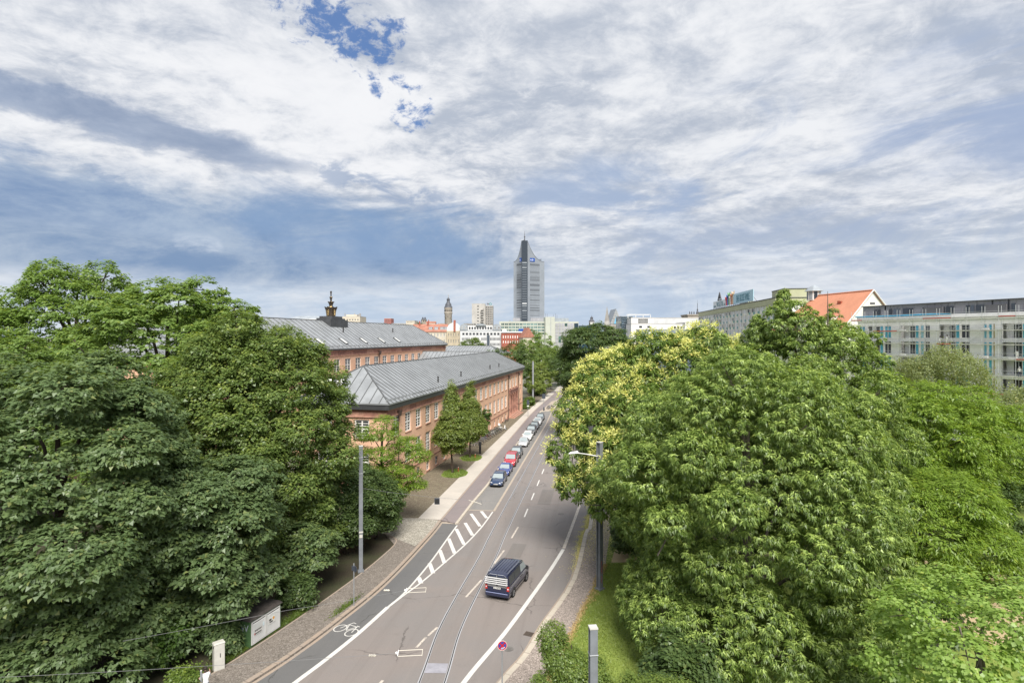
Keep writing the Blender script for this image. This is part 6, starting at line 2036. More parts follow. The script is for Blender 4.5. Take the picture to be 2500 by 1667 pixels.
# --- right side
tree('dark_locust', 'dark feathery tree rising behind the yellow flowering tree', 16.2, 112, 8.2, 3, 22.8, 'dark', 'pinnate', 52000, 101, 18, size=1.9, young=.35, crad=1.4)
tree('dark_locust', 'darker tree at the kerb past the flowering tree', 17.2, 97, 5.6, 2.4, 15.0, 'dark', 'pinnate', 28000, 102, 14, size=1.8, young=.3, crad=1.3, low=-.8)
fa, fcr, fC, fO = tree('tree_of_heaven', 'tree of heaven covered in pale yellow blossom overhanging the road', 15.6, 53.5, 8.0, 1.6, 20.6, 'ailanthus', 'tuft', 215000, 103, 30, size=.98, inner=.28, dome=46, young=.25, crad=1.25, low=-.75, bark=M_BARKG, extra=[(-7.9, -9.4, 8.6, 1.8, 1.6, 1.2), (-8.5, -10.2, 6.6, 1.4, 1.2, 1.0), (-6.7, -8.6, 7.0, 2.2, 2.0, 1.6), (-7.1, -7.6, 10.2, 1.9, 1.9, 1.3), (-5.7, -8.8, 4.6, 1.8, 1.6, 1.3), (-5.2, -.5, 15.8, 3.0, 3.0, 2.4), (-7.2, -1.0, 14.8, 2.8, 2.8, 2.4), (-9.4, -1.5, 12.2, 2.4, 2.4, 2.3), (-10.3, -2.4, 9.0, 2.1, 2.1, 2.0), (-9.8, -3.0, 6.4, 1.9, 1.9, 1.5), (-7.4, -3.6, 7.2, 3.0, 3.0, 2.3), (-7.4, -3.4, 11.0, 3.0, 3.0, 2.6), (-5.0, -5.0, 13.0, 3.0, 3.0, 2.4), (-5.0, -6.4, 9.0, 3.0, 2.6, 2.4)])
# panicles of blossom on the sunny shoots
rngb = np.random.default_rng(104)
sc_ = fO[:, 2] * .7 - fO[:, 0] * .75 + .25 * rngb.normal(size=len(fO))
sel = (sc_ > .26) & (fO[:, 2] > -.45) & (fC[:, 0] < 5.0) & (rngb.random(len(fO)) < .5)
BC, BO = fC[sel], fO[sel]
per = 26
idx = np.repeat(np.arange(len(BC)), per)
offb = unit(rngb.normal(size=(len(idx), 3)) * np.array([1, 1, .7]) + BO[idx] * .6 + np.array([0, 0, .8]))
Pb = BC[idx] + BO[idx] * .25 + offb * rngb.uniform(.1, .45, (len(idx), 1))
Nb = unit(rngb.normal(size=(len(idx), 3)) + np.array([0, 0, .8]))
Ab = unit(offb - Nb * (offb * Nb).sum(1, keepdims=True))
bl = obj('blossom', leaf_mesh('blossom', Pb, Ab, Nb, rngb.uniform(.16, .34, len(idx)), rngb.uniform(.05, .09, len(idx)), np.zeros(len(idx)), LM['blossom']), fa)

tree('box_elder', 'huge drooping box elder beside the lamp pole', 15.0, 36.6, 8.7, .0, 18.6, 'negundo', 'tuft', 400000, 105, 34, size=.62, young=.85, crad=.85, low=-1.2, skirt=13, inner=.3, dome=50, dlo=.17, dhi=.30, bark=M_BARKG, irr=.4)
tree('box_elder', 'tall box elder whose shoots reach above the white balcony slab', 23.4, 46.5, 7.6, .8, 22.2, 'negundo', 'tuft', 200000, 106, 28, size=.72, young=.85, crad=.92, inner=.3, dome=36, dlo=.18, dhi=.32, low=-.8, bark=M_BARKG, irr=.5)
sh = [(-3.4, 0, 20.6, .75, .75, 1.9), (-3.3, .2, 22.9, .5, .5, 1.2), (-2.7, .1, 21.6, .6, .5, .6), (.4, .5, 20.4, .9, .9, 1.9), (.7, .4, 22.0, .5, .5, 1.1), (-.6, .3, 21.0, .5, .5, 1.0), (-5.5, 0, 20.6, .6, .6, 1.4), (2.5, .4, 19.6, 1.2, .9, .6), (3.8, .2, 20.2, .8, .7, .5), (-8.2, .4, 19.6, .5, .5, 1.1)]
tree('box_elder', 'upright shoots of box elder standing out before the orange roof', 24.6, 45.5, 3, 17, 24, 'negundo', 'tuft', 26000, 107, lobes=[(a + 0, b_, c - 1.2, d, e_, f_) for (a, b_, c, d, e_, f_) in sh], size=.72, young=.7, crad=.75, trunk_r=.10, low=-1, bark=M_BARKG, inner=.4)
tree('locust_tree', 'bright yellow-green locust below the scaffolded house', P_(2235, 55), 55, 7.6, 3.0, 15.7, 'locust', 'pinnate', 80000, 108, 24, size=1.1, young=.35, crad=1.0, inner=.25, dome=34, low=-.75, trunk_r=.3)
tree('locust_tree', 'bright locust with a leaning trunk at the park edge', P_(2385, 58), 58, 6.2, 2.6, 13.4, 'locust', 'pinnate', 52000, 109, 16, size=1.05, young=.3, crad=1.0, inner=.25, dome=28, low=-.6, trunk_r=.28)
tree('locust_tree', 'low bright locust boughs beside the huge box elder', P_(2260, 43), 43.5, 5.2, 1.2, 9.8, 'locust', 'pinnate', 44000, 110, 14, size=1.0, young=.25, low=-.8, trunk_r=.24)
tree('birch_tree', 'pale weeping birch before the scaffolding', P_(2290, 80), 80, 5.4, 5, 17.9, 'birch', 'weep', 40000, 111, 14, size=1.9, young=.2, bark=M_BARKB, trunk_r=.16, crad=1.2, irr=.5)
tree('birch_tree', 'smaller pale birch beside the weeping birch', P_(2215, 84), 84, 3.6, 5, 16.2, 'birch', 'weep', 13000, 112, 10, size=1.9, young=.2, bark=M_BARKB, trunk_r=.14, crad=1.1)
tree('birch_tree', 'birch with bare white limbs at the scaffolding end away from the orange roof', P_(2490, 68), 68, 5.0, 3, 13.9, 'birch', 'weep', 30000, 113, 12, size=1.7, young=.2, bark=M_BARKB, trunk_r=.16, crad=1.2)
tree('dark_bush_tree', 'dark bushy tree beyond the leaning locust', P_(2470, 62), 64, 5.0, .5, 9.2, 'dark', 'fluffy', 16000, 114, 12, size=1.6, young=.15, low=-.9)
tree('foreground_tree', 'pale bright green leafy tree beside the huge box elder', P_(2455, 22.5), 23.0, 4.6, 1.0, 10.3, 'pale', 'layer', 40000, 115, 18, size=.60, young=.35, crad=.72, low=-1.1, skirt=9, skirt_z=2.2, dome=30, inner=.25, bark=M_BARKG)
tree('foreground_shrub', 'loose green shrub around the foot of the grey steel pole', 2.75, 28.0, 2.0, .2, 5.4, 'hawthorn', 'fluffy', 36000, 116, lobes=[(-.8, 0, 4.7, .55, .55, .7), (-.5, .1, 3.9, .75, .75, .7), (.1, .1, 3.3, .9, .9, .8), (1.0, 0, 3.0, .9, .9, .8), (-1.0, .2, 2.4, .8, .8, .8), (.3, 0, 1.9, 1.1, 1.0, .9), (1.7, .1, 2.0, .7, .7, .7), (0, 0, .8, 1.3, 1.2, .7), (-1.5, -.2, 1.6, .5, .5, .6), (2.2, -.2, 1.1, .7, .7, .6)], size=.55, young=.4, low=-.9, crad=.6, cat='shrub')
tree('foreground_shrub', 'lower loose shrub between the grey steel pole and the box elder', 6.9, 27.2, 1.9, .2, 3.4, 'hawthorn', 'fluffy', 30000, 117, 12, size=.6, young=.3, low=-.9, crad=.8, cat='shrub', irr=.5)
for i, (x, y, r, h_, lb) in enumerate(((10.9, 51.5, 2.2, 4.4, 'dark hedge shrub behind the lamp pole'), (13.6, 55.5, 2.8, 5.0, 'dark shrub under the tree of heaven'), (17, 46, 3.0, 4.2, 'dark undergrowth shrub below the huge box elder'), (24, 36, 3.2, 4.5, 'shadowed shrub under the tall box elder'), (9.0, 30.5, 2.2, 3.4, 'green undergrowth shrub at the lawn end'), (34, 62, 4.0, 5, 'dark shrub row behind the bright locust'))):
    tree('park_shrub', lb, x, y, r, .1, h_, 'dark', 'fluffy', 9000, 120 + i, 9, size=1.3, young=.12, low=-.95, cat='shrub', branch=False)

tree('park_shrub', 'dark rounded shrub at the far park corner behind the bright locusts', P_(2475, 52), 52, 4.2, .1, 6.5, 'dark', 'fluffy', 12000, 130, 10, size=1.4, young=.12, low=-.95, cat='shrub', branch=False)
tree('park_shrub', 'green shrub beside the sandy park path', P_(2420, 44), 44.5, 3.0, .1, 4.6, 'shrub', 'fluffy', 9000, 131, 9, size=1.2, young=.2, low=-.95, cat='shrub', branch=False)
# grass, fallen blossom and verge weeds: nobody could count them
def scatter(name, label, cat, pts, ln, wd, m, upw=1.0, seed=1):
    rng = np.random.default_rng(seed)
    P = np.array(pts, float); n = len(P)
    A_ = unit(rng.normal(size=(n, 3)) * np.array([1, 1, .25]) + np.array([0, 0, upw]))
    Nn = unit(rng.normal(size=(n, 3)) + np.array([0, 0, .4 if upw > .2 else 3]))
    A_ = unit(A_ - Nn * (A_ * Nn).sum(1, keepdims=True))
    o = obj(name, leaf_mesh(name, P, A_, Nn, rng.uniform(.6, 1.3, n) * ln, rng.uniform(.7, 1.2, n) * wd, rng.random(n) * .4, m))
    return tag(o, label, cat, kind='stuff')
r_ = np.random.default_rng(77)
pts = []
for _ in range(26000):
    d = r_.uniform(28, 49.2)
    x0 = interp(GR, d) + .1
    pts.append((x0 + abs(r_.normal(0, 3.2)), d, .1))
scatter('lawn_grass', 'short grass of the park strip beside the pavement', 'grass', pts, .16, .035, leaf_mat('grass_blade', (.20, .29, .05), (.27, .36, .07), (.38, .40, .15)), 1.2, 3)
pts = []
for _ in range(11000):
    d = 46 + (62 - 46) * r_.beta(1.6, 1.3)
    x0 = interp(KR, d)
    d = 47 + (63 - 47) * r_.beta(2.2, 1.2)
    x0 = interp(KR, d)
    if r_.random() < .55: pts.append((x0 - abs(r_.normal(0, .17 + .12 * math.sin(d * 2.1) ** 2)) - .02, d, .012))
    else: pts.append((x0 + .4 + r_.uniform(0, 2.6), d, .135))
for _ in range(220):
    d = r_.uniform(46, 62); pts.append((interp(KR, d) - abs(r_.normal(0, .9)) - .1, d, .012))
scatter('fallen_blossom', 'drift of fallen yellow blossom along the kerb', 'blossom', pts, .085, .05, leaf_mat('fallen_petal', (.58, .52, .15), (.66, .62, .26), None, .1), 0.0, 4)
pts = []
for _ in range(4200):
    d = r_.uniform(31, 49); x0 = interp(GR, d)
    pts.append((x0 + r_.normal(.02, .13) + (.25 * abs(r_.normal()) if 42 < d < 45 else 0), d, .112))
scatter('dry_grass', 'strip of dry straw-coloured grass along the pavement edge', 'grass', pts, .17, .04, leaf_mat('straw_blade', (.46, .34, .15), (.56, .44, .22), None, .2), .8, 9)
pts = []
for _ in range(5200):
    d = r_.uniform(33.5, 41.5); x0 = interp(SL, d)
    pts.append((x0 - .15 - abs(r_.normal(0, .45)), d, .1))
for _ in range(900):
    d = r_.normal(41.4, .8); pts.append((interp(KL, d) - .55 - abs(r_.normal(0, .25)), d, .12))
scatter('verge_weeds', 'weedy grass fringe along the bed edging by the kiosk', 'grass', pts, .15, .05, leaf_mat('weed_blade', (.09, .16, .025), (.15, .22, .04), (.2, .24, .06)), .9, 5)
pts = []
for (x, d, rr) in ((-8.0, 81.5, 1.7), (-6.4, 92.0, 1.6)):
    for _ in range(2200):
        a, q = r_.uniform(0, 2 * math.pi), math.sqrt(r_.random())
        pts.append((x + math.cos(a) * q * rr, d + math.sin(a) * q * rr * 1.6, .127))
scatter('pit_grass', 'grass in the tree pits of the young lindens', 'grass', pts, .2, .06, LM['shrub'], .9, 6)

# ---------------------------------------------------------------- vehicles
M_TYRE = mat('tyre_rubber', (0.022, 0.022, 0.023), .85, 0)
M_RIM = mat('alloy_rim', (0.50, 0.51, 0.53), .35, 0, metal=.7)
M_CARG = mat('car_glass', (0.035, 0.045, 0.050), .03, 0, spec=.9)
M_CARGL = mat('windscreen_glass', (0.30, 0.345, 0.36), .04, 0, spec=1.0)
M_TRIM = mat('black_trim', (0.02, 0.02, 0.022), .55, 0)
M_CHROME = mat('chrome', (0.72, 0.73, 0.75), .15, 0, metal=1.0)
M_LAMP = mat('lamp_glass', (0.70, 0.72, 0.74), .1, 0, spec=.8)
M_RED = mat('tail_lamp_red', (0.52, 0.025, 0.015), .2, 0, spec=.7)
M_PLATE = mat('number_plate', (0.78, 0.78, 0.75), .5, 0)
M_LOUVR = mat('silver_rack', (0.66, 0.66, 0.67), .4, 0)
M_INK = mat('black_ink', (0.02, 0.02, 0.02), .6, 0)


def loft(mb, secs, close_ends=True):
    n = len(secs[0])
    vs = [p for s in secs for p in s]
    fs = []
    for i in range(len(secs) - 1):
        for k in range(n - 1):
            fs.append((i * n + k, i * n + k + 1, (i + 1) * n + k + 1, (i + 1) * n + k))
    if close_ends:
        fs.append(tuple(range(n)))
        fs.append(tuple(reversed(range((len(secs) - 1) * n, len(secs) * n))))
    mb.poly(vs, fs)


def wheel_mesh(R, w):
    t = MB(); t.lathe([(R * .62, -w / 2), (R * .93, -w / 2), (R, -w / 2 + .03), (R, w / 2 - .03), (R * .93, w / 2), (R * .62, w / 2)], 20, cap=False)
    me = t.mesh('tyre', M_TYRE, 50)
    r = MB()
    r.lathe([(R * .64, -w * .42), (R * .64, w * .36), (R * .58, w * .40), (R * .55, w * .22), (R * .2, w * .24), (R * .12, w * .36), (0.001, w * .36)], 20, cap=False)
    for k in range(5):
        a = 2 * math.pi * k / 5
        c, s = math.cos(a), math.sin(a)
        r.tube((c * R * .1, s * R * .1, w * .33), (c * R * .58, s * R * .58, w * .36), .035, .03, 4)
    return me, r.mesh('rim', M_RIM, 40)


def add_wheels(t, W, R, yf, yr, w=.2):
    tm, rm = wheel_mesh(R, w)
    for (x, y) in ((W / 2 - w * .42, yf), (-W / 2 + w * .42, yf), (W / 2 - w * .42, yr), (-W / 2 + w * .42, yr)):
        o = bpy.data.objects.new('wheel', tm); link(o); o.parent = t
        o.location = (x, y, R)
        o.rotation_euler = (0, math.radians(90 if x > 0 else -90), 0)
        obj('rim', rm, o)
        a = MB()
        sx = 1 if x > 0 else -1
        n = 14
        pts = [(0, R * 1.17 * math.cos(math.pi * k / n), R * 1.17 * math.sin(math.pi * k / n)) for k in range(n + 1)] + [(0, -R * 1.17, -.12), (0, R * 1.17, -.12)]
        a.face(pts)
        ar = a.build('wheel_arch', M_TRIM, t, loc=(sx * (W / 2 + .004), y, R * 1.02))


def car(label, x, y, head, L, W, Ht, kind, pm, group='cars parked in the bay', rails=None, lights=True, name='parked_car'):
    """local +y is the car's front"""
    t = thing(name, label, 'car', (x, y, .004), head, group)
    R = .315 if Ht < 1.6 else .34
    h2 = L / 2
    zb = .62 * Ht           # belt line
    zh = {'sedan': .57, 'wagon': .57, 'hatch': .60, 'mpv': .57, 'suv': .60}[kind] * Ht
    ztr = {'sedan': .66, 'wagon': .64, 'hatch': .64, 'mpv': .58, 'suv': .62}[kind] * Ht
    # stations along the length: (y, half width, top z, bottom z)
    wb_y = h2 - (.30 * L if kind != 'mpv' else .24 * L)        # windscreen base
    wt_y = wb_y - (.165 * L if kind != 'mpv' else .17 * L)     # windscreen top
    rt_y = -h2 + {'sedan': .30, 'wagon': .10, 'hatch': .14, 'mpv': .07, 'suv': .09}[kind] * L
    rb_y = -h2 + {'sedan': .185, 'wagon': .035, 'hatch': .05, 'mpv': .02, 'suv': .03}[kind] * L
    w = W / 2
    st = [(-h2, w * .80, ztr - .16, .36), (-h2 + .06, w * .90, ztr - .05, .28), (-h2 + .22, w * .97, ztr, .22), (rb_y + .1, w, ztr if kind == 'sedan' else zb, .20),
          (rt_y, w, zb, .19), (0, w, zb, .19), (wb_y - .1, w, zb * .985, .19), (wb_y + .25, w * .995, zh, .20), (h2 - .55, w * .97, zh - .05, .21), (h2 - .22, w * .92, zh - .13, .22), (h2 - .06, w * .84, zh - .24, .24), (h2, w * .72, zh - .34, .32)]
    st = sorted(st, key=lambda s: s[0])
    secs = []
    for (yy, hw, zt, zbm) in st:
        m_ = (zt + zbm) / 2
        half = [(0, zt + .035), (hw * .55, zt + .025), (hw * .86, zt - .012), (hw * .97, zt - .09), (hw, m_ + .04), (hw * .985, m_ - .12), (hw * .95, zbm + .06), (hw * .86, zbm)]
        sec = [(-a, yy, z) for (a, z) in reversed(half[1:])] + [(a, yy, z) for (a, z) in half]
        secs.append(sec)
    b = MB(); loft(b, secs)
    b.build('body', pm, t, 32)
    # cabin
    zr = Ht - .03
    cw, rw = w * .93, w * (.76 if kind != 'mpv' else .80)
    gz = zb - .05
    cab = []
    prof = [(wb_y + .02, gz, cw), (wt_y, zr - .04, rw), (wt_y - .25, zr, rw), ((wt_y + rt_y) / 2, zr + .025, rw), (rt_y + .2, zr, rw), (rt_y, zr - .05, rw), (rb_y, gz + .02, cw * .97)]
    b = MB()
    top = prof[1:-1]
    # roof shell
    sec = []
    for (yy, zz, ww) in top:
        sec.append([(-ww, yy, zz - .05), (-ww * .9, yy, zz), (-ww * .45, yy, zz + .02), (0, yy, zz + .028), (ww * .45, yy, zz + .02), (ww * .9, yy, zz), (ww, yy, zz - .05)])
    loft(b, sec, False)
    # pillars and cabin sides (painted), glass sits just outside
    A0, A1 = prof[0], prof[1]
    B1, B0 = prof[-2], prof[-1]
    for s in (-1, 1):
        ln = [(s * A0[2], A0[0], A0[1])] + [(s * p[2], p[0], p[1] - .05) for p in top] + [(s * B0[2], B0[0], B0[1])]
        b.face(ln if s > 0 else ln[::-1])
    for (lo, hi) in ((A0, A1), (B0, B1)):
        q = [(-lo[2], lo[0], lo[1]), (lo[2], lo[0], lo[1]), (hi[2], hi[0], hi[1] - .05), (hi[2] * .9, hi[0], hi[1]), (-hi[2] * .9, hi[0], hi[1]), (-hi[2], hi[0], hi[1] - .05)]
        b.face(q if lo is A0 else q[::-1])
    cabo = b.build('cabin', pm, t, 30)
    # windscreen and rear window
    def pane(nm, lo, hi, m_, out):
        q = MB()
        nrm = Vector((0, (hi[1] - lo[1]), -(hi[0] - lo[0]))).normalized() * out
        if nrm.z < 0: nrm = -nrm
        f0, f1 = .10, .93
        a = Vector((0, lo[0], lo[1])).lerp(Vector((0, hi[0], hi[1])), f0) + nrm * .012
        c = Vector((0, lo[0], lo[1])).lerp(Vector((0, hi[0], hi[1])), f1) + nrm * .012
        wl, wh = lo[2] * .93 - .03, hi[2] * .93 - .02
        wa = wl + (wh - wl) * f0; wc = wl + (wh - wl) * f1
        q.poly([(-wa, a.y, a.z), (0, a.y + .02 * out, a.z), (wa, a.y, a.z), (wc, c.y, c.z), (0, c.y + .015 * out, c.z + .01), (-wc, c.y, c.z)], [(0, 1, 4, 5), (1, 2, 3, 4)])
        return q.build(nm, m_, cabo, 60)
    ws = pane('windscreen', A0, A1, M_CARGL, 1)
    pane('rear_window', B0, B1, M_CARG, -1)
    q = MB(); q.tube((-.25, A0[0] + .02, A0[1] + .06), (.35, A0[0] - .08, A0[1] + .1), .012, .012, 4); q.build('wiper', M_TRIM, ws)
    # side windows
    for s in (-1, 1):
        segs = [(.07, .43), (.47, .78)] + ([(.81, .93)] if kind in ('wagon', 'mpv', 'suv') else [])
        for (f0, f1) in segs:
            def top_at(yy):
                pts = [(A0[0], A0[1])] + [(p[0], p[1] - .05) for p in top] + [(B0[0], B0[1])]
                for (p, p2) in zip(pts, pts[1:]):
                    if p2[0] <= yy <= p[0]:
                        return p[1] + (p2[1] - p[1]) * (p[0] - yy) / max(1e-6, p[0] - p2[0])
                return gz
            ya = A0[0] + (B0[0] - A0[0]) * f0; yb = A0[0] + (B0[0] - A0[0]) * f1
            lo, bot, tp_ = [], gz + .07, []
            ys = [ya + (yb - ya) * k / 5 for k in range(6)]
            def xw(z): return (cw + (rw - cw) * max(0, min(1, (z - gz) / (zr - .05 - gz)))) + .012
            pb = [(s * xw(bot), yy, bot) for yy in ys if top_at(yy) - .05 > bot]
            pt = [(s * xw(top_at(yy) - .05), yy, top_at(yy) - .05) for yy in ys if top_at(yy) - .05 > bot]
            if len(pb) < 2: continue
            q = MB(); q.face((pb + pt[::-1]) if s < 0 else (pb + pt[::-1])[::-1]); q.build('side_window', M_CARG, cabo)
        # door seam, handle, sill
        q = MB()
        for f_ in (.45, .79): yy = A0[0] + (B0[0] - A0[0]) * f_; q.box(s * (w + .002) - .004, s * (w + .002) + .004, yy - .008, yy + .008, .32, zb - .1)
        q.build('door_gap', M_TRIM, t)
        for f_ in (.40, .74):
            yy = A0[0] + (B0[0] - A0[0]) * f_; q = MB(); q.box(min(s * w * .985, s * (w + .02)), max(s * w * .985, s * (w + .02)), yy - .09, yy + .09, zb - .16, zb - .13); q.build('door_handle', pm, t)
        q = MB(); xo = s * (cw + .10); q.taper(xo - .09, xo + .09, A0[0] - .38, A0[0] - .26, gz + .08, gz + .22, .02, .02); q.build('mirror', M_TRIM if pm.name in ('silver_paint', 'red_paint') else pm, t)
        # lamps
        q = MB(); zl = zh - .23
        q.poly([(s * w * .50, h2 - .05, zl - .06), (s * w * .86, h2 - .16, zl - .06), (s * w * .93, h2 - .32, zl + .03), (s * w * .90, h2 - .36, zl + .10), (s * w * .55, h2 - .10, zl + .07)], [(0, 1, 2, 3, 4) if s > 0 else (4, 3, 2, 1, 0)])
        o = q.build('headlight', M_LAMP, t); o.location = (0, .02, .015)
        q = MB(); q.box(min(s * w * .62, s * w * .93), max(s * w * .62, s * w * .93), -h2 - .015, -h2 + .12, ztr - .32, ztr - .12); q.build('tail_light', M_RED, t)
    # grille, bumper strip, plate
    q = MB(); q.box(-w * .40, w * .40, h2 - .06, h2 + .006, zh - .42, zh - .30); gri = q.build('grille', M_TRIM, t)
    q = MB(); q.box(-w * .36, w * .36, h2 + .007, h2 + .012, zh - .375, zh - .345); q.build('grille_bar', M_CHROME, gri)
    q = MB(); q.box(-w * .62, w * .62, h2 - .1, h2 + .008, .25, .34); q.build('lower_intake', M_TRIM, t)
    q = MB(); q.box(-.26, .26, h2 + .012, h2 + .024, .40, .51); pl_ = q.build('number_plate', M_PLATE, t)
    q = MB()
    for k, xx in enumerate((-.19, -.13, -.04, .03, .09, .15, .2)): q.box(xx - .018, xx + .018, h2 + .0245, h2 + .027, .42, .49)
    q.build('plate_mark', M_INK, pl_)
    if rails:
        for s in (-1, 1):
            q = MB(); q.path([(s * rw * .9, wt_y - .3, zr + .02), (s * rw * .9, wt_y - .45, zr + .07), (s * rw * .9, rt_y + .45, zr + .07), (s * rw * .9, rt_y + .25, zr + .02)], [.022] * 4, 5); q.build('roof_rail', rails, cabo)
    add_wheels(t, W, R, h2 - .82, -h2 + .82 if kind != 'sedan' else -h2 + 1.0)
    return t


PT = {'navy': paint('navy_paint', (0.018, 0.038, 0.095), .25), 'blue': paint('blue_paint', (0.025, 0.055, 0.23), .25), 'red': paint('red_paint', (0.42, 0.022, 0.035), .25),
      'grey': paint('slate_paint', (0.060, 0.072, 0.080), .3), 'silver': paint('silver_paint', (0.52, 0.53, 0.54), .3, .25), 'white': paint('white_paint', (0.74, 0.74, 0.73), .3),
      'black': paint('black_paint', (0.025, 0.027, 0.032), .25), 'anth': paint('anthracite_paint', (0.045, 0.050, 0.056), .3)}
hd = math.pi - math.atan(.145)     # facing the viewer along the bay
carx = lambda D: -3.06 + .1425 * (D - 75.1) + 1.17
cars = [(74.2, 4.45, 1.73, 1.43, 'wagon', 'navy', 'navy blue estate car, nearest the hatched markings', None),
        (79.9, 4.40, 1.70, 1.42, 'sedan', 'blue', 'bright blue saloon parked behind the navy estate', None),
        (85.6, 4.75, 1.79, 1.70, 'mpv', 'red', 'red people carrier with roof rails in the parking bay', 'red'),
        (91.6, 4.30, 1.75, 1.52, 'hatch', 'grey', 'slate grey hatchback parked behind the red people carrier', None),
        (101.2, 4.40, 1.70, 1.40, 'sedan', 'silver', 'silver saloon parked after the wide gap', None),
        (107.3, 4.45, 1.74, 1.46, 'wagon', 'white', 'white estate parked behind the silver saloon', None),
        (113.4, 4.60, 1.84, 1.62, 'suv', 'black', 'black tall car parked behind the white estate', None),
        (119.7, 4.40, 1.76, 1.45, 'hatch', 'anth', 'anthracite hatchback parked behind the black tall car', None),
        (126.0, 4.60, 1.80, 1.46, 'sedan', 'white', 'white saloon, last but one before the traffic island', None),
        (132.6, 4.35, 1.75, 1.48, 'hatch', 'grey', 'dark grey hatchback parked last before the traffic island', None)]
for (D_, L_, W_, H_, kd, pc, lb, rl) in cars:
    yc = D_ + L_ / 2 * .99
    car(lb, carx(yc) - .05, yc, hd, L_, W_, H_, kd, PT[pc], rails=PT['red'] if rl else (M_CHROME if kd == 'wagon' else None))
# traffic far down the street
for (x, y, pc, lb) in ((26.5, 285, 'silver', 'silver car waiting far down the street'), (28.2, 318, 'white', 'white car far down the street behind the silver one'), (36, 400, 'blue', 'small blue car at the very end of the street')):
    car(lb, x, y, math.pi - .07, 4.4, 1.75, 1.5, 'hatch', PT[pc], group='cars far down the street', name='driving_car')


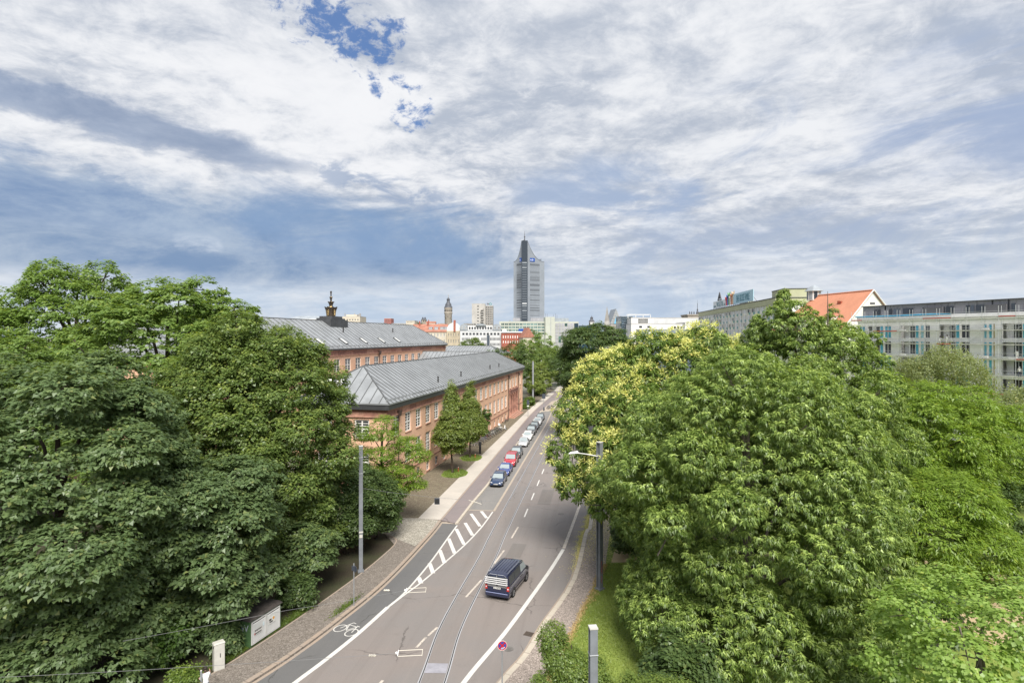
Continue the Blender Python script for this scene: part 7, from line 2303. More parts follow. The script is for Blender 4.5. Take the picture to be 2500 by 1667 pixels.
# ---- dark blue van driving away -------------------------------------------------
def van():
    rr, fr = gp(1253, 1456), gp(1285.6, 1416)
    d = Vector((fr.x - rr.x, fr.y - rr.y)).normalized()
    ang = math.atan2(d.y, d.x) - math.pi / 2
    L, W, Ht = 4.89, 1.90, 1.95
    w = W / 2
    right = Vector((d.y, -d.x))
    rear_axle = Vector((rr.x, rr.y)) - right * (w - .06)
    c = rear_axle + d * (3.0 / 2 - .05)
    t = thing('van', 'dark blue van driving away with silver rear bicycle rack', 'van', (c.x, c.y, .004), ang)
    pm = paint('van_blue', (0.022, 0.028, 0.068), .16, .3)
    h2 = L / 2
    # lower + upper body loft; sections from belt to sill
    st = [(-h2, .93, .98), (-h2 + .05, .97, 1.0), (-h2 + .4, 1, 1), (0, 1, 1), (h2 - 1.35, 1, 1), (h2 - .95, .99, .985)]
    secs = []
    def sec(yy, kx, zr, rw):
        half = [(0, zr + .03), (rw * .6, zr + .02), (rw * .92, zr - .03), (rw, zr - .12), (w * .955 * kx, 1.16), (w * kx, 1.0), (w * kx, .62), (w * .985 * kx, .42), (w * .93 * kx, .26)]
        return [(-a, yy, z) for (a, z) in reversed(half[1:])] + [(a, yy, z) for (a, z) in half]
    for (yy, kx, kz) in [(-h2, .95, 1.80), (-h2 + .04, .985, 1.88), (-h2 + .25, 1, 1.93), (-h2 + 1.2, 1, 1.95), (0.2, 1, 1.95), (h2 - 1.75, 1, 1.92), (h2 - 1.5, 1, 1.84)]:
        secs.append(sec(yy, kx, kz, w * .86))
    for (yy, kx, zr) in ((h2 - .95, .995, 1.22), (h2 - .5, .98, 1.12), (h2 - .2, .93, .98), (h2 - .05, .86, .80), (h2, .76, .62)):
        half = [(0, zr + .03), (w * .5 * kx, zr + .02), (w * .82 * kx, zr - .01), (w * .92 * kx, zr - .05), (w * .97 * kx, min(zr - .07, 1.02)), (w * kx, min(zr - .09, .95)), (w * kx, .55), (w * .985 * kx, .40), (w * .93 * kx, .26)]
        secs.append([(-a, yy, z) for (a, z) in reversed(half[1:])] + [(a, yy, z) for (a, z) in half])
    b = MB(); loft(b, secs); b.build('body', pm, t, 28)
    # roof ribs
    for k in range(6):
        x = -.55 + k * .22
        q = MB(); q.path([(x, -h2 + .45, 1.955), (x, -h2 + .6, 1.985), (x, h2 - 2.1, 1.985), (x, h2 - 1.95, 1.955)], [.02, .026, .026, .02], 6); q.build('roof_rib', pm, t, 40)
    for s in (-1, 1):
        q = MB(); q.path([(s * w * .80, -h2 + .2, 1.955), (s * w * .80, -h2 + .4, 1.985), (s * w * .80, h2 - 1.9, 1.975)], [.018, .02, .018], 6); q.build('roof_drip_rail', M_CHROME, t)
    # side glass
    for s in (-1, 1):
        def gx(z): return s * ((w * .955) + (w * .86 - w * .955) * (z - 1.16) / (1.81 - 1.16) + .012)
        for (y0, y1, m_, sl) in ((-h2 + .18, -h2 + 1.25, M_CARG, 0), (-h2 + 1.30, -h2 + 2.55, M_CARG, 0), (-h2 + 2.62, -h2 + 3.62, M_CARGL if s > 0 else M_CARG, .42)):
            q = MB(); p = [(gx(1.2), y0, 1.2), (gx(1.2), y1 + sl * .55, 1.2), (gx(1.76), y1 - sl * .5, 1.76), (gx(1.76), y0, 1.76)]
            q.face(p if s > 0 else p[::-1]); q.build('side_window', m_, t)
        q = MB(); q.box(min(s * (w * .985), s * (w + .012)), max(s * (w * .985), s * (w + .012)), -h2 + .12, h2 - .8, 1.03, 1.075); q.build('waist_strip', M_CHROME, t)
        q = MB(); q.box(min(s * (w * .99), s * (w + .014)), max(s * (w * .99), s * (w + .014)), -h2 + .3, h2 - .5, .50, .56); q.build('rubbing_strip', M_TRIM, t)
        for y in (-h2 + 2.45, -h2 + 2.75):
            q = MB(); q.box(min(s * w * .99, s * (w + .03)), max(s * w * .99, s * (w + .03)), y - .1, y + .1, .95, .99); q.build('door_handle', M_TRIM, t)
        q = MB(); xo = s * (w + .14); q.taper(xo - .1, xo + .1, h2 - 1.38, h2 - 1.22, 1.12, 1.38, .02, .02); q.build('mirror', M_TRIM, t)
        q = MB(); q.box(min(s * w * .80, s * w * .975), max(s * w * .80, s * w * .975), -h2 - .02, -h2 + .08, .78, 1.10); tl = q.build('tail_light', M_RED, t)
        q = MB(); q.box(min(s * w * .84, s * w * .94), max(s * w * .84, s * w * .94), -h2 - .026, -h2 - .0205, .90, .98); q.build('reversing_lamp', M_LAMP, tl)
        q = MB(); q.box(min(s * w * .5, s * w * .85), max(s * w * .5, s * w * .85), h2 - .16, h2 - .02, .66, .84); q.build('headlight', M_LAMP, t)
    q = MB(); q.poly([(-w * .86, h2 - .98, 1.24), (w * .86, h2 - .98, 1.24), (w * .78, h2 - 1.47, 1.80), (-w * .78, h2 - 1.47, 1.80)], [(0, 1, 2, 3)[::-1]]); o = q.build('windscreen', M_CARGL, t); o.location = (0, .02, .03)
    # rear door: window, silver panel, plate, bumper
    q = MB(); q.box(-w * .78, w * .78, -h2 - .012, -h2 + .05, 1.26, 1.74); q.build('rear_window', M_CARG, t)
    q = MB(); q.taper(-w * .79, w * .79, -h2 - .02, -h2 + .05, 1.02, 1.245, 0, 0); q.build('tailgate_panel', mat('silver_panel', (.34, .35, .36), .35, .03, metal=.3), t)
    q = MB(); q.ring((0, -h2 - .028, 1.14), (0, 1, 0), .07, .014, 14, 5); q.tube((-.045, -h2 - .03, 1.18), (0, -h2 - .03, 1.09), .01, .01, 4); q.tube((.045, -h2 - .03, 1.18), (0, -h2 - .03, 1.09), .01, .01, 4); q.build('badge', M_TRIM, t)
    q = MB(); q.box(-w * .78, w * .78, -h2 - .03, -h2 - .021, 1.0, 1.03); q.build('tailgate_trim', M_CHROME, t)
    q = MB(); q.box(-.27, .27, -h2 - .03, -h2 - .012, .86, .98); pl_ = q.build('number_plate', M_PLATE, t)
    q = MB()
    for xx in (-.2, -.14, -.05, .02, .08, .15, .2): q.box(xx - .018, xx + .018, -h2 - .0335, -h2 - .0305, .885, .955)
    q.build('plate_mark', M_INK, pl_)
    q = MB(); q.box(-w * .92, w * .92, -h2 - .10, -h2 + .03, .36, .60); q.build('bumper', pm, t)
    q = MB(); q.box(-w * .90, w * .90, -h2 - .112, -h2 - .101, .57, .61); q.build('bumper_strip', mat('pale_blue_strip', (.30, .34, .55), .35, 0), t)
    # bicycle rack of silver bars across the rear window
    rk = MB()
    for s in (-1, 1): rk.path([(s * w * .80, -h2 - .05, 1.20), (s * w * .80, -h2 - .12, 1.45), (s * w * .78, -h2 - .08, 1.80), (s * w * .55, -h2 - .02, 1.90)], [.02] * 4, 6)
    rk.path([(-w * .55, -h2 - .02, 1.90), (w * .55, -h2 - .02, 1.90)], [.02] * 2, 6)
    rk.tube((0, -h2 - .13, 1.25), (0, -h2 - .06, 1.9), .018, .018, 6)
    rack = rk.build('bicycle_rack', M_CHROME, t)
    for z in (1.28, 1.42, 1.56, 1.70):
        q = MB(); q.box(-w * .92, w * .92, -h2 - .22, -h2 - .14, z - .019, z + .019); q.build('rack_bar', M_LOUVR, rack)
    add_wheels(t, W, .335, h2 - .92, -h2 + .97, .22)
    return t


van()

# ---------------------------------------------------------------- street furniture
M_POLE = mat('galvanised_pole', (0.30, 0.315, 0.335), .55, .10, 1.0, metal=.3)
M_POLE2 = mat('grey_painted_pole', (0.175, 0.188, 0.208), .6, .12, 1.2)
M_SIGNBACK = mat('dark_sign_back', (0.055, 0.065, 0.085), .5, .05)
M_CAB = mat('cabinet_grey', (0.52, 0.51, 0.47), .6, .06, 2)
M_KIOSK = mat('kiosk_green', (0.055, 0.115, 0.045), .6, .15, 1.2)
M_LOUV = mat('louvre_grey', (0.58, 0.58, 0.57), .5, .05)
M_WIRE = mat('steel_wire', (0.30, 0.30, 0.31), .5, 0, metal=.5)
M_IVORY = mat('ivory_insulator', (0.62, 0.58, 0.50), .5, .05)


def h_pole(label, x, y, h, w, rz, m=M_POLE2, cap=True, group='grey tram poles along the street'):
    """rolled H-section pole"""
    t = thing('tram_pole', label, 'pole', (x, y, 0), rz, group)
    b = MB()
    f_ = w * .10
    b.box(-w / 2, w / 2, -w / 2, -w / 2 + f_, 0, h); b.box(-w / 2, w / 2, w / 2 - f_, w / 2, 0, h); b.box(-f_ / 2, f_ / 2, -w / 2 + f_ + .001, w / 2 - f_ - .001, 0, h)
    b.build('shaft', m, t)
    b = MB(); b.box(-w * .55, w * .55, -w * .55, w * .55, h + .002, h + .05); b.build('cap', M_CAB, t)
    b = MB(); b.box(-w * .8, w * .8, -w * .8, w * .8, .1, .22); b.build('foot', m, t)
    b = MB()
    for z in (h - .9, h - 2.2): b.ring((0, 0, z), (0, 0, 1), w * .72, .03, 4, 5)
    b.build('clamp_band', M_POLE, t)
    return t


p = gp(881, 1398)
lp = h_pole('grey tram pole in front of the dark shrubs on the museum side', p.x, p.y, 10.3, .30, .3)
q = MB(); q.box(-.16, .16, -.175, -.152, 3.3, 3.42); q.box(-.12, .12, -.175, -.152, 2.9, 3.15); q.build('notice_plate', M_CAB, lp)
p = gp(1464, 1441)
rp = h_pole('grey tram pole with lamp arm standing in the tree of heaven', p.x, p.y, 11.2, .36, .75)
q = MB(); q.path([(-.1, 0, 10.15), (-1.0, 0, 10.32), (-1.75, 0, 10.42)], [.045, .04, .035], 7); arm = q.build('lamp_arm', M_LOUV, rp, rot=(0, 0, -.75))
q = MB(); q.poly([(-1.6, -.13, 10.42), (-1.6, .13, 10.42), (-2.35, .10, 10.36), (-2.35, -.10, 10.36), (-1.65, -.08, 10.56), (-1.65, .08, 10.56), (-2.2, .05, 10.48), (-2.2, -.05, 10.48)], [(0, 1, 2, 3), (4, 7, 6, 5), (0, 4, 5, 1), (1, 5, 6, 2), (2, 6, 7, 3), (3, 7, 4, 0)]); q.build('lamp_head', mat('lamp_white', (.72, .72, .72), .4, 0), arm)
q = MB()
M_TAGR = mat('red_graffiti', (.42, .06, .05), .6, 0)
for (a, b_) in (((-.05, 1.5), (.06, 1.9)), ((.06, 1.9), (-.06, 2.1)), ((-.06, 2.1), (.05, 2.3)), ((-.05, 1.2), (.05, 1.0)), ((.05, 1.0), (-.04, .8)), ((-.04, .8), (.05, .6)), ((.0, 1.35), (.07, 1.5))):
    q.tube((a[0], -.19, a[1]), (b_[0], -.19, b_[1]), .012, .012, 4)
q.build('graffiti_scrawl', M_TAGR, rp)
np_ = h_pole('grey steel pole with pale cap rising out of the loose shrub', P_(1448, 20.5), 20.5, ZY(1532, 20.5), .27, .12)
h_pole('tall grey pole beside the museum end past the footpath', gp(1301, 985).x, gp(1301, 985).y, 12.1, .40, .3, M_POLE)
h_pole('grey pole among the young street lindens', gp(1321, 966).x, gp(1321, 966).y, 11.5, .34, .3, M_POLE)
h_pole('grey pole past the young street lindens, before dark trees', gp(1344, 943.5).x, gp(1344, 943.5).y, 13.0, .38, .3, M_POLE)
h_pole('thin distant grey pole before the red brick house', 9.5, 330, 17.5, .4, .3, M_POLE)
h_pole('thin distant grey pole before the office complex entrance', 27.5, 380, 15, .4, .3, M_POLE)


def sign_post(name, label, x, y, h, parts, rz=0, r=.035, group=None):
    t = thing(name, label, 'sign', (x, y, .12), rz, group)
    b = MB(); b.tube((0, 0, -.05), (0, 0, h), r, r, 8); b.tube((0, 0, h), (0, 0, h + .05), r * 1.1, r * .4, 8); b.build('post', M_POLE, t)
    for (kind, z, s, m) in parts:
        q = MB()
        if kind == 'disc':
            q.lathe([(s, -.01), (s, .01)], 24); o = q.build('sign_plate', m, t, loc=(0, -.05, z), rot=(math.radians(90), 0, 0))
        elif kind == 'rect':
            q.box(-s[0] / 2, s[0] / 2, -.07, -.045, z - s[1] / 2, z + s[1] / 2); q.build('sign_plate', m, t)
        elif kind == 'rectb':
            q.box(-s[0] / 2, s[0] / 2, .045, .07, z - s[1] / 2, z + s[1] / 2); q.build('sign_plate', m, t)
    return t


# absolute no-stopping sign
M_NSR, M_NSB = mat('sign_red', (.42, .010, .012), .5, 0), mat('sign_face_blue', (.015, .06, .33), .4, 0)
zs = 2.72
ns = sign_post('no_stopping_sign', 'round red and blue no-stopping sign on a post at the kerb near the drain grate', (1226 - CX) / F * 31.0, 31.0, 3.0, [], .12)
q = MB(); q.lathe([(.255, -.012), (.255, .012)], 28); dsc = q.build('sign_plate', M_NSR, ns, loc=(0, -.055, zs), rot=(math.radians(90), 0, 0))
q = MB()
for k in range(4):
    a0 = math.pi / 4 + k * math.pi / 2 - (math.pi / 4 - .17); a1 = math.pi / 4 + k * math.pi / 2 + (math.pi / 4 - .17)
    a0 += math.pi / 4; a1 += math.pi / 4
    am = (a0 + a1) / 2
    pts = [(.055 * math.cos(am), .055 * math.sin(am), .0145)] + [(.20 * math.cos(a0 + (a1 - a0) * j / 8), .20 * math.sin(a0 + (a1 - a0) * j / 8), .0145) for j in range(9)]
    q.face(pts)
q.build('blue_field', M_NSB, dsc)
q = MB(); q.ring((0, 0, .010), (0, 0, 1), .252, .008, 28, 5); q.build('sign_rim', M_PLATE, dsc)
q = MB()
for (x_, y_, s_) in ((-.05, -.16, .018), (.0, -.17, .016), (.05, -.15, .018), (-.02, -.12, .015), (.03, -.11, .014), (.10, -.10, .022)): q.box(x_ - s_, x_ + s_, y_ - s_, y_ + s_, .0155, .017)
q.build('sticker', M_PLATE, dsc)
p = gp(864, 1479, .12)
sp_ = sign_post('traffic_sign', 'post with two traffic signs seen from behind before the dark shrubs', p.x, p.y, 3.0, [('disc', 2.62, .24, M_SIGNBACK), ('rectb', 2.70, (.30, .32), M_SIGNBACK)], 2.6)
q = MB(); q.box(-.07, .05, -.085, -.071, 2.55, 2.72); q.build('sticker', M_PLATE, sp_)
p = gp(1289, 1017, .12)
sign_post('traffic_sign', 'post with dark-backed sign beside the pale footpath', p.x, p.y, 4.0, [('rect', 3.4, (.62, 1.1), M_SIGNBACK), ('rect', 2.55, (.5, .22), M_PLATE)], .1, .05)
p = gp(1327.5, 1002, .126)
t_ = sign_post('traffic_sign', 'post with dark-backed sign on the traffic island by the bicycles', p.x, p.y, 4.3, [('rect', 3.7, (.85, 1.25), M_SIGNBACK)], .1, .05)
q = MB(); q.lathe([(.17, 0), (.2, .1), (.16, .9), (.05, 1.0)], 10); q.build('litter_bin', M_SIGNBACK, t_, loc=(0, -.25, 0))
p = gp(1172, 1107, .12)
t_ = thing('info_pillar', 'slim black information pillar at the end of the bicycle row', 'pillar', (p.x, p.y, .12), .2)
b = MB(); b.box(-.16, .16, -.1, .1, 0, 1.95); b.build('shaft', M_TRIM, t_); b = MB(); b.box(-.2, .2, -.13, .13, 1.952, 2.02); b.build('cap', M_CAB, t_); b = MB(); b.box(-.12, .12, -.108, -.101, 1.1, 1.8); b.build('panel', M_SIGNBACK, t_)
for i, (px_, py_, lb) in enumerate(((1119, 1151, 'short red wooden stake in the grass pit nearest the blue car'), (1160, 1118, 'short red wooden stake in the grass pit by the bicycles'))):
    p = gp(px_, py_, .12)
    t_ = thing('tree_stake', lb, 'stake', (p.x, p.y, .12), .3, 'red stakes in the grass pits')
    b = MB(); b.taper(-.06, .06, -.06, .06, -.02, .62, .01, .01); b.build('shaft', mat('red_wood', (.30, .07, .03), .8, .1), t_); b = MB(); b.taper(-.05, .05, -.05, .05, .622, .70, .03, .03); b.build('pale_top', M_CREAM, t_)

# grey cabinet
p = gp(536, 1636, .1)
t_ = thing('junction_cabinet', 'tall pale grey junction cabinet at the edge of the pavement', 'cabinet', (p.x, p.y, .1), math.radians(42))
b = MB(); b.box(-.28, .28, 0, .34, 0, 1.52); b.build('housing', M_CAB, t_)
b = MB(); b.taper(-.31, .31, -.03, .37, 1.523, 1.60, .04, .04); b.build('lid', M_CAB, t_)
b = MB(); b.box(-.25, .25, -.012, -.001, .06, 1.46); d_ = b.build('door', M_CAB, t_)
b = MB(); b.box(.02, .06, -.022, -.013, .75, .98); b.build('handle', M_TRIM, d_)
b = MB(); b.box(-.285, -.281, .08, .2, 1.28, 1.42); b.build('vent', M_TRIM, t_)

# green electricity kiosk with louvred doors
A_k, B_k = gp(612, 1582, .1), gp(687.5, 1530.6, .1)
kf = Facade((A_k.x, A_k.y), (B_k.x, B_k.y))
t_ = thing('electricity_kiosk', 'dark green electricity kiosk with two grey louvred doors and graffiti', 'kiosk', (A_k.x, A_k.y, .1), kf.rz)
Lk, Dk, Hk = kf.len, 2.3, 1.62
b = MB(); b.box(0, Lk, .06, Dk, 0, Hk); b.build('housing', M_KIOSK, t_)
b = MB(); b.taper(-.08, Lk + .08, -.04, Dk + .08, Hk + .003, Hk + .16, .12, .12); b.build('roof', mat('kiosk_roof', (.07, .06, .055), .9, .2), t_)
for k in range(2):
    x0 = .1 + k * (Lk - .2) / 2; x1 = x0 + (Lk - .2) / 2 - .04
    b = MB(); b.box(x0, x0 + .07, 0, .058, .12, Hk - .1); b.box(x1 - .07, x1, 0, .058, .12, Hk - .1); b.box(x0 + .07, x1 - .07, 0, .058, .12, .2); b.box(x0 + .07, x1 - .07, 0, .058, Hk - .18, Hk - .1)
    dr = b.build('louvred_door', M_LOUV, t_)
    b = MB(); b.box(x0 + .07, x1 - .07, .05, .058, .2, Hk - .18); b.build('door_backing', M_DARK, dr)
    n_ = 13
    sm = MB(); sm.poly([(x0 + .07, .005, 0), (x1 - .07, .005, 0), (x1 - .07, .045, .055), (x0 + .07, .045, .055), (x0 + .07, .005, .018), (x1 - .07, .005, .018), (x1 - .07, .045, .073), (x0 + .07, .045, .073)], [(0, 1, 2, 3), (7, 6, 5, 4), (0, 4, 5, 1), (3, 2, 6, 7)])
    me_ = sm.mesh('louvre_slat', M_LOUV)
    for j in range(n_): obj('slat', me_, dr, (0, 0, .22 + j * (Hk - .46) / n_))
M_POST = mat('paper_poster', (.62, .62, .60), .8, .05)
b = MB(); b.box(.30, .98, -.012, -.003, .62, 1.0); po = b.build('poster', M_POST, t_)
b = MB()
for k in range(9): x_ = .34 + k * .065; b.box(x_, x_ + .045, -.0155, -.0125, .82 + .02 * (k % 3), .95 - .015 * (k % 2))
for k in range(8): x_ = .36 + k * .07; b.box(x_, x_ + .05, -.0155, -.0125, .66 + .015 * (k % 2), .76)
b.build('brush_lettering', M_INK, po)
b = MB(); b.box(.30, .36, -.0165, -.0156, .66, .78); b.build('red_patch', M_NSR, po)
b = MB(); b.box(1.02, 1.16, -.012, -.003, .92, 1.14); b.build('poster', mat('pale_flyer', (.60, .70, .74), .8, 0), t_)
b = MB(); b.box(1.5, 2.15, -.012, -.003, .72, 1.12); po = b.build('poster', M_POST, t_)
b = MB(); b.box(1.58, 1.78, -.0155, -.0125, .92, 1.04); b.box(1.62, 1.9, -.0155, -.0125, .80, .88); b.build('brush_lettering', M_INK, po)
b = MB(); b.lathe([(.0, 0), (.09, 0), (.09, .003)], 14, cap=False); b.build('orange_dot', mat('poster_orange', (.65, .32, .03), .7, 0), po, loc=(1.98, -.0125, 1.0), rot=(math.radians(90), 0, 0))
text_mesh('W', .62, mat('grey_spray', (.42, .45, .52), .7, 0), t_, (-.004, .75, .95), (math.radians(90), 0, math.radians(-90)), .002, .9, 'graffiti')
for k, (s_, y_, z_, sc) in enumerate((('MM', 1.35, .35, .42), ('VH', 1.6, .72, .30))):
    text_mesh(s_, sc, mat('pale_spray', (.36, .42, .38), .7, 0), t_, (-.004, y_, z_), (math.radians(90), 0, math.radians(-90)), .002, 1.0, 'graffiti')
b = MB()
for (a, c) in (((.5, 1.2), (.9, .95)), ((1.1, .6), (1.7, .5)), ((.6, .4), (1.0, .55)), ((1.3, 1.1), (1.9, 1.25))): b.tube((-.006, a[0], a[1]), (-.006, c[0], c[1]), .012, .012, 4)
b.build('graffiti_line', mat('teal_spray', (.08, .30, .26), .7, 0), t_)

# overhead wires -------------------------------------------------------------------
def wire(label, pts, r, sag=.0, name='overhead_wire', group=None):
    L = []
    for (a, c) in zip(pts, pts[1:]):
        a, c = Vector(a), Vector(c)
        for k in range(8):
            f_ = k / 8; q = a.lerp(c, f_); q.z -= sag * 4 * f_ * (1 - f_); L.append(q)
    L.append(Vector(pts[-1]))
    b = MB(); b.path(L, [r] * len(L), 4)
    return tag(b.build(name, M_WIRE), label, 'wire', group)

lpt = gp(881, 1398); rpt = gp(1464, 1441)
w1a, w1b = (lpt.x, lpt.y, 6.9), (rpt.x, rpt.y, 6.7)
wire('span wire across the road between the two opposite tram poles', [w1a, w1b], .010, .45)
hang = Vector(w1a).lerp(Vector(w1b), .335); hang.z -= .40
t_ = thing('hanging_signal', 'small dark square signal box hanging from the span wire', 'signal', (hang.x, hang.y, hang.z), .05)
b = MB(); b.box(-.2, .2, -.08, .08, -.52, -.06); b.build('housing', M_SIGNBACK, t_); b = MB(); b.tube((-.06, 0, -.06), (-.06, 0, .0), .015, .015, 5); b.tube((.06, 0, -.06), (.06, 0, .0), .015, .015, 5); b.build('hanger', M_WIRE, t_); b = MB(); b.box(-.16, .16, -.09, -.081, -.48, -.10); b.build('face', M_TRIM, t_)
hang = Vector(w1a).lerp(Vector(w1b), .47); hang.z -= .45
t_ = thing('steady_arm', 'pale insulated steady arm below the span wire', 'arm', (hang.x, hang.y, hang.z), 0)
b = MB(); b.path([(0, 0, 0), (.5, 0, -.15), (1.0, 0, -.32)], [.03, .03, .025], 6); b.build('rod', M_IVORY, t_); b = MB(); b.tube((.95, 0, -.02), (1.05, 0, -.45), .02, .02, 5); b.build('clip', M_WIRE, t_)


def insulator(label, p):
    t_ = thing('wire_insulator', label, 'insulator', p, .0, 'twin-bar insulators on the tram wires')
    for dy in (-.09, .09):
        b = MB(); b.tube((0, dy * 1.2, -.02 + dy * .7), (1.0, dy * 1.2 + .02, .02 + dy * .7), .013, .013, 6); b.build('bar', M_IVORY, t_)
    b = MB(); b.tube((-.02, -.11, -.07), (-.02, .11, .07), .014, .014, 6); b.lathe([(.0, -.05), (.055, -.02), (.055, .03), (.0, .06)], 8, (-.08, 0, 0), False); b.build('clamp', M_SIGNW, t_)
    b = MB(); b.tube((1.0, -.11, -.06), (1.0, .12, .08), .011, .011, 6); b.build('end_clamp', M_IVORY, t_)
    return t_
i1 = at(993, 1440, 30.6); i2 = at(973, 1593, 24.55)
insulator('pale twin-bar wire insulator above the start of the hatched markings', i1)
insulator('pale twin-bar wire insulator above the cycle lane and tram rails', i2)
wire('tram wire running from the maples over the kiosk to the hatched markings', [at(300, 1564, 24.8), at(700, 1489, 27.9), i1], .007, .02)
wire('tram wire running past the grey cabinet over the cycle lane', [at(0, 1652, 21.2), at(450, 1628, 22.8), i2], .007, .02)
for (px_, py_, D_, lb) in ((944, 1440, 30.2, 'small pale strain insulator above the cycle lane by the hatched markings'), (909, 1599, 24.4, 'small pale strain insulator above the cycle lane past the bicycle pictogram')):
    p = at(px_, py_, D_)
    t_ = thing('strain_insulator', lb, 'insulator', p, 0, 'strain insulators on the tram wires')
    b = MB(); b.lathe([(.02, -.16), (.05, -.12), (.03, -.08), (.05, -.02), (.03, .02), (.05, .08), (.02, .16)], 8); b.build('body', M_IVORY, t_, rot=(0, math.radians(90), 0))

# ---------------------------------------------------------------- bicycles
def bicycle(label, x, y, rz, fm_, basket=False, group='bicycles parked before the museum', z=.125, lean=.0):
    t = thing('bicycle', label, 'bicycle', (x, y, z), rz, group)
    t.rotation_euler = (lean, 0, rz)
    key = ('bw',)
    if key not in WCACHE:
        b = MB(); b.ring((0, 0, 0), (0, 1, 0), .325, .022, 20, 5); b.ring((0, 0, 0), (0, 1, 0), .30, .012, 20, 4)
        for k in range(8):
            a = 2 * math.pi * k / 8; b.tube((0, .02, 0), (.3 * math.cos(a), 0, .3 * math.sin(a)), .004, .004, 3)
        b.tube((0, -.05, 0), (0, .05, 0), .025, .025, 6)
        WCACHE[key] = b.mesh('bicycle_wheel', M_TYRE)
    for xx in (-.52, .52): obj('wheel', WCACHE[key], t, (xx, 0, .345))
    k2 = ('bf', fm_.name)
    if k2 not in WCACHE:
        b = MB()
        for (a, c, r) in (((-.52, 0, .345), (-.08, 0, .28), .014), ((-.08, 0, .28), (.36, 0, .62), .02), ((-.08, 0, .28), (-.2, 0, .78), .018), ((-.2, 0, .72), (.34, 0, .72), .018), ((-.52, 0, .345), (-.18, 0, .70), .012), ((.34, 0, .82), (.40, 0, .62), .02), ((.38, 0, .65), (.52, 0, .345), .016), ((-.2, 0, .78), (-.22, 0, .90), .014), ((.34, 0, .82), (.31, 0, 1.02), .014)): b.tube(a, c, r, r, 6)
        b.ring((-.08, .05, .28), (0, 1, 0), .09, .012, 12, 4)
        WCACHE[k2] = b.mesh('bicycle_frame', fm_)
    obj('frame', WCACHE[k2], t)
    for kk, mk in (('saddle', lambda b: (b.taper(-.36, -.10, -.07, .07, .90, .96, .02, .02))), ('handlebar', lambda b: (b.path([(.16, -.28, 1.04), (.30, -.24, 1.06), (.33, 0, 1.03), (.30, .24, 1.06), (.16, .28, 1.04)], [.018] * 5, 6)))):
        if ('b' + kk) not in WCACHE:
            b = MB(); mk(b); WCACHE['b' + kk] = b.mesh('bicycle_' + kk, M_TRIM)
        obj(kk, WCACHE['b' + kk], t)
    if 'bmud' not in WCACHE:
        b = MB()
        for xx in (-.52, .52): b.path([(xx + .37 * math.cos(a), 0, .345 + .37 * math.sin(a)) for a in [math.radians(d) for d in range(20, 185, 20)]], [.025] * 9, 5)
        WCACHE['bmud'] = b.mesh('mudguard', mat('mudguard_grey', (.13, .13, .14), .5, 0))
    obj('mudguard', WCACHE['bmud'], t)
    if basket:
        if 'bbas' not in WCACHE:
            b = MB(); b.taper(.40, .70, -.18, .18, .82, 1.06, -.03, -.03); WCACHE['bbas'] = b.mesh('basket', mat('wire_basket', (.10, .09, .08), .7, .1))
        obj('basket', WCACHE['bbas'], t)
    return t


BF = [mat('bike_black', (.02, .02, .022), .4, 0), mat('bike_silver', (.5, .51, .53), .3, 0, metal=.5), mat('bike_blue', (.03, .08, .22), .35, 0), mat('bike_red', (.32, .03, .03), .35, 0), mat('bike_green', (.04, .14, .08), .35, 0), mat('bike_white', (.66, .66, .64), .35, 0)]
BN = ['black', 'silver', 'blue', 'red', 'green', 'white']
ORD = ['first', 'second', 'third', 'fourth', 'fifth', 'sixth', 'seventh', 'eighth', 'ninth', 'tenth', 'eleventh', 'twelfth', 'thirteenth']
seq = [1, 0, 0, 1, 2, 0, 3, 0, 5, 1, 4, 0, 1]
fdir = math.atan2(-.2008 * 1, .9796)
for i in range(13):
    f_ = i / 12
    x, y = -6.45 + f_ * 3.95, 101.0 + f_ * 17.0
    bicycle('%s bicycle from the black pillar, with %s frame' % (ORD[i], BN[seq[i]]), x, y, math.atan2(-.2008, .9796) + RNG.uniform(-.12, .12), BF[seq[i]], i % 4 == 1, lean=RNG.uniform(-.08, .08))
# each hoop is a stand of its own
for i in range(8):
    f_ = i / 7; x, y = -7.35 + f_ * 3.75, 101.7 + f_ * 16
    q = MB(); q.path([(-.0, -.35, 0), (0, -.35, .72), (0, .35, .72), (0, .35, 0)], [.024] * 4, 6)
    h_ = q.build('bicycle_stand', M_POLE, None, loc=(x, y, .12), rot=(0, 0, math.radians(70)))
    tag(h_, '%s steel hoop bicycle stand counted from the black pillar' % ORD[i], 'stand', 'bicycle stands before the museum')
bicycle('black bicycle leaning on the museum wall by the portal', fac_x(129.5) + .75, 129.5, RZ, BF[0], False, lean=-.12)
bicycle('dark red bicycle leaning on the museum wall next to the portal steps', fac_x(132.0) + .75, 132.0, RZ, BF[3], False, lean=-.12)
bicycle('black bicycle at the front of the traffic island', 9.9, 153.2, .2, BF[0], True, 'bicycles on the traffic island', .13)
bicycle('blue bicycle in the middle of the traffic island', 10.1, 154.6, .15, BF[2], False, 'bicycles on the traffic island', .13)
bicycle('silver bicycle at the back of the traffic island', 10.3, 156.0, .1, BF[1], False, 'bicycles on the traffic island', .13)

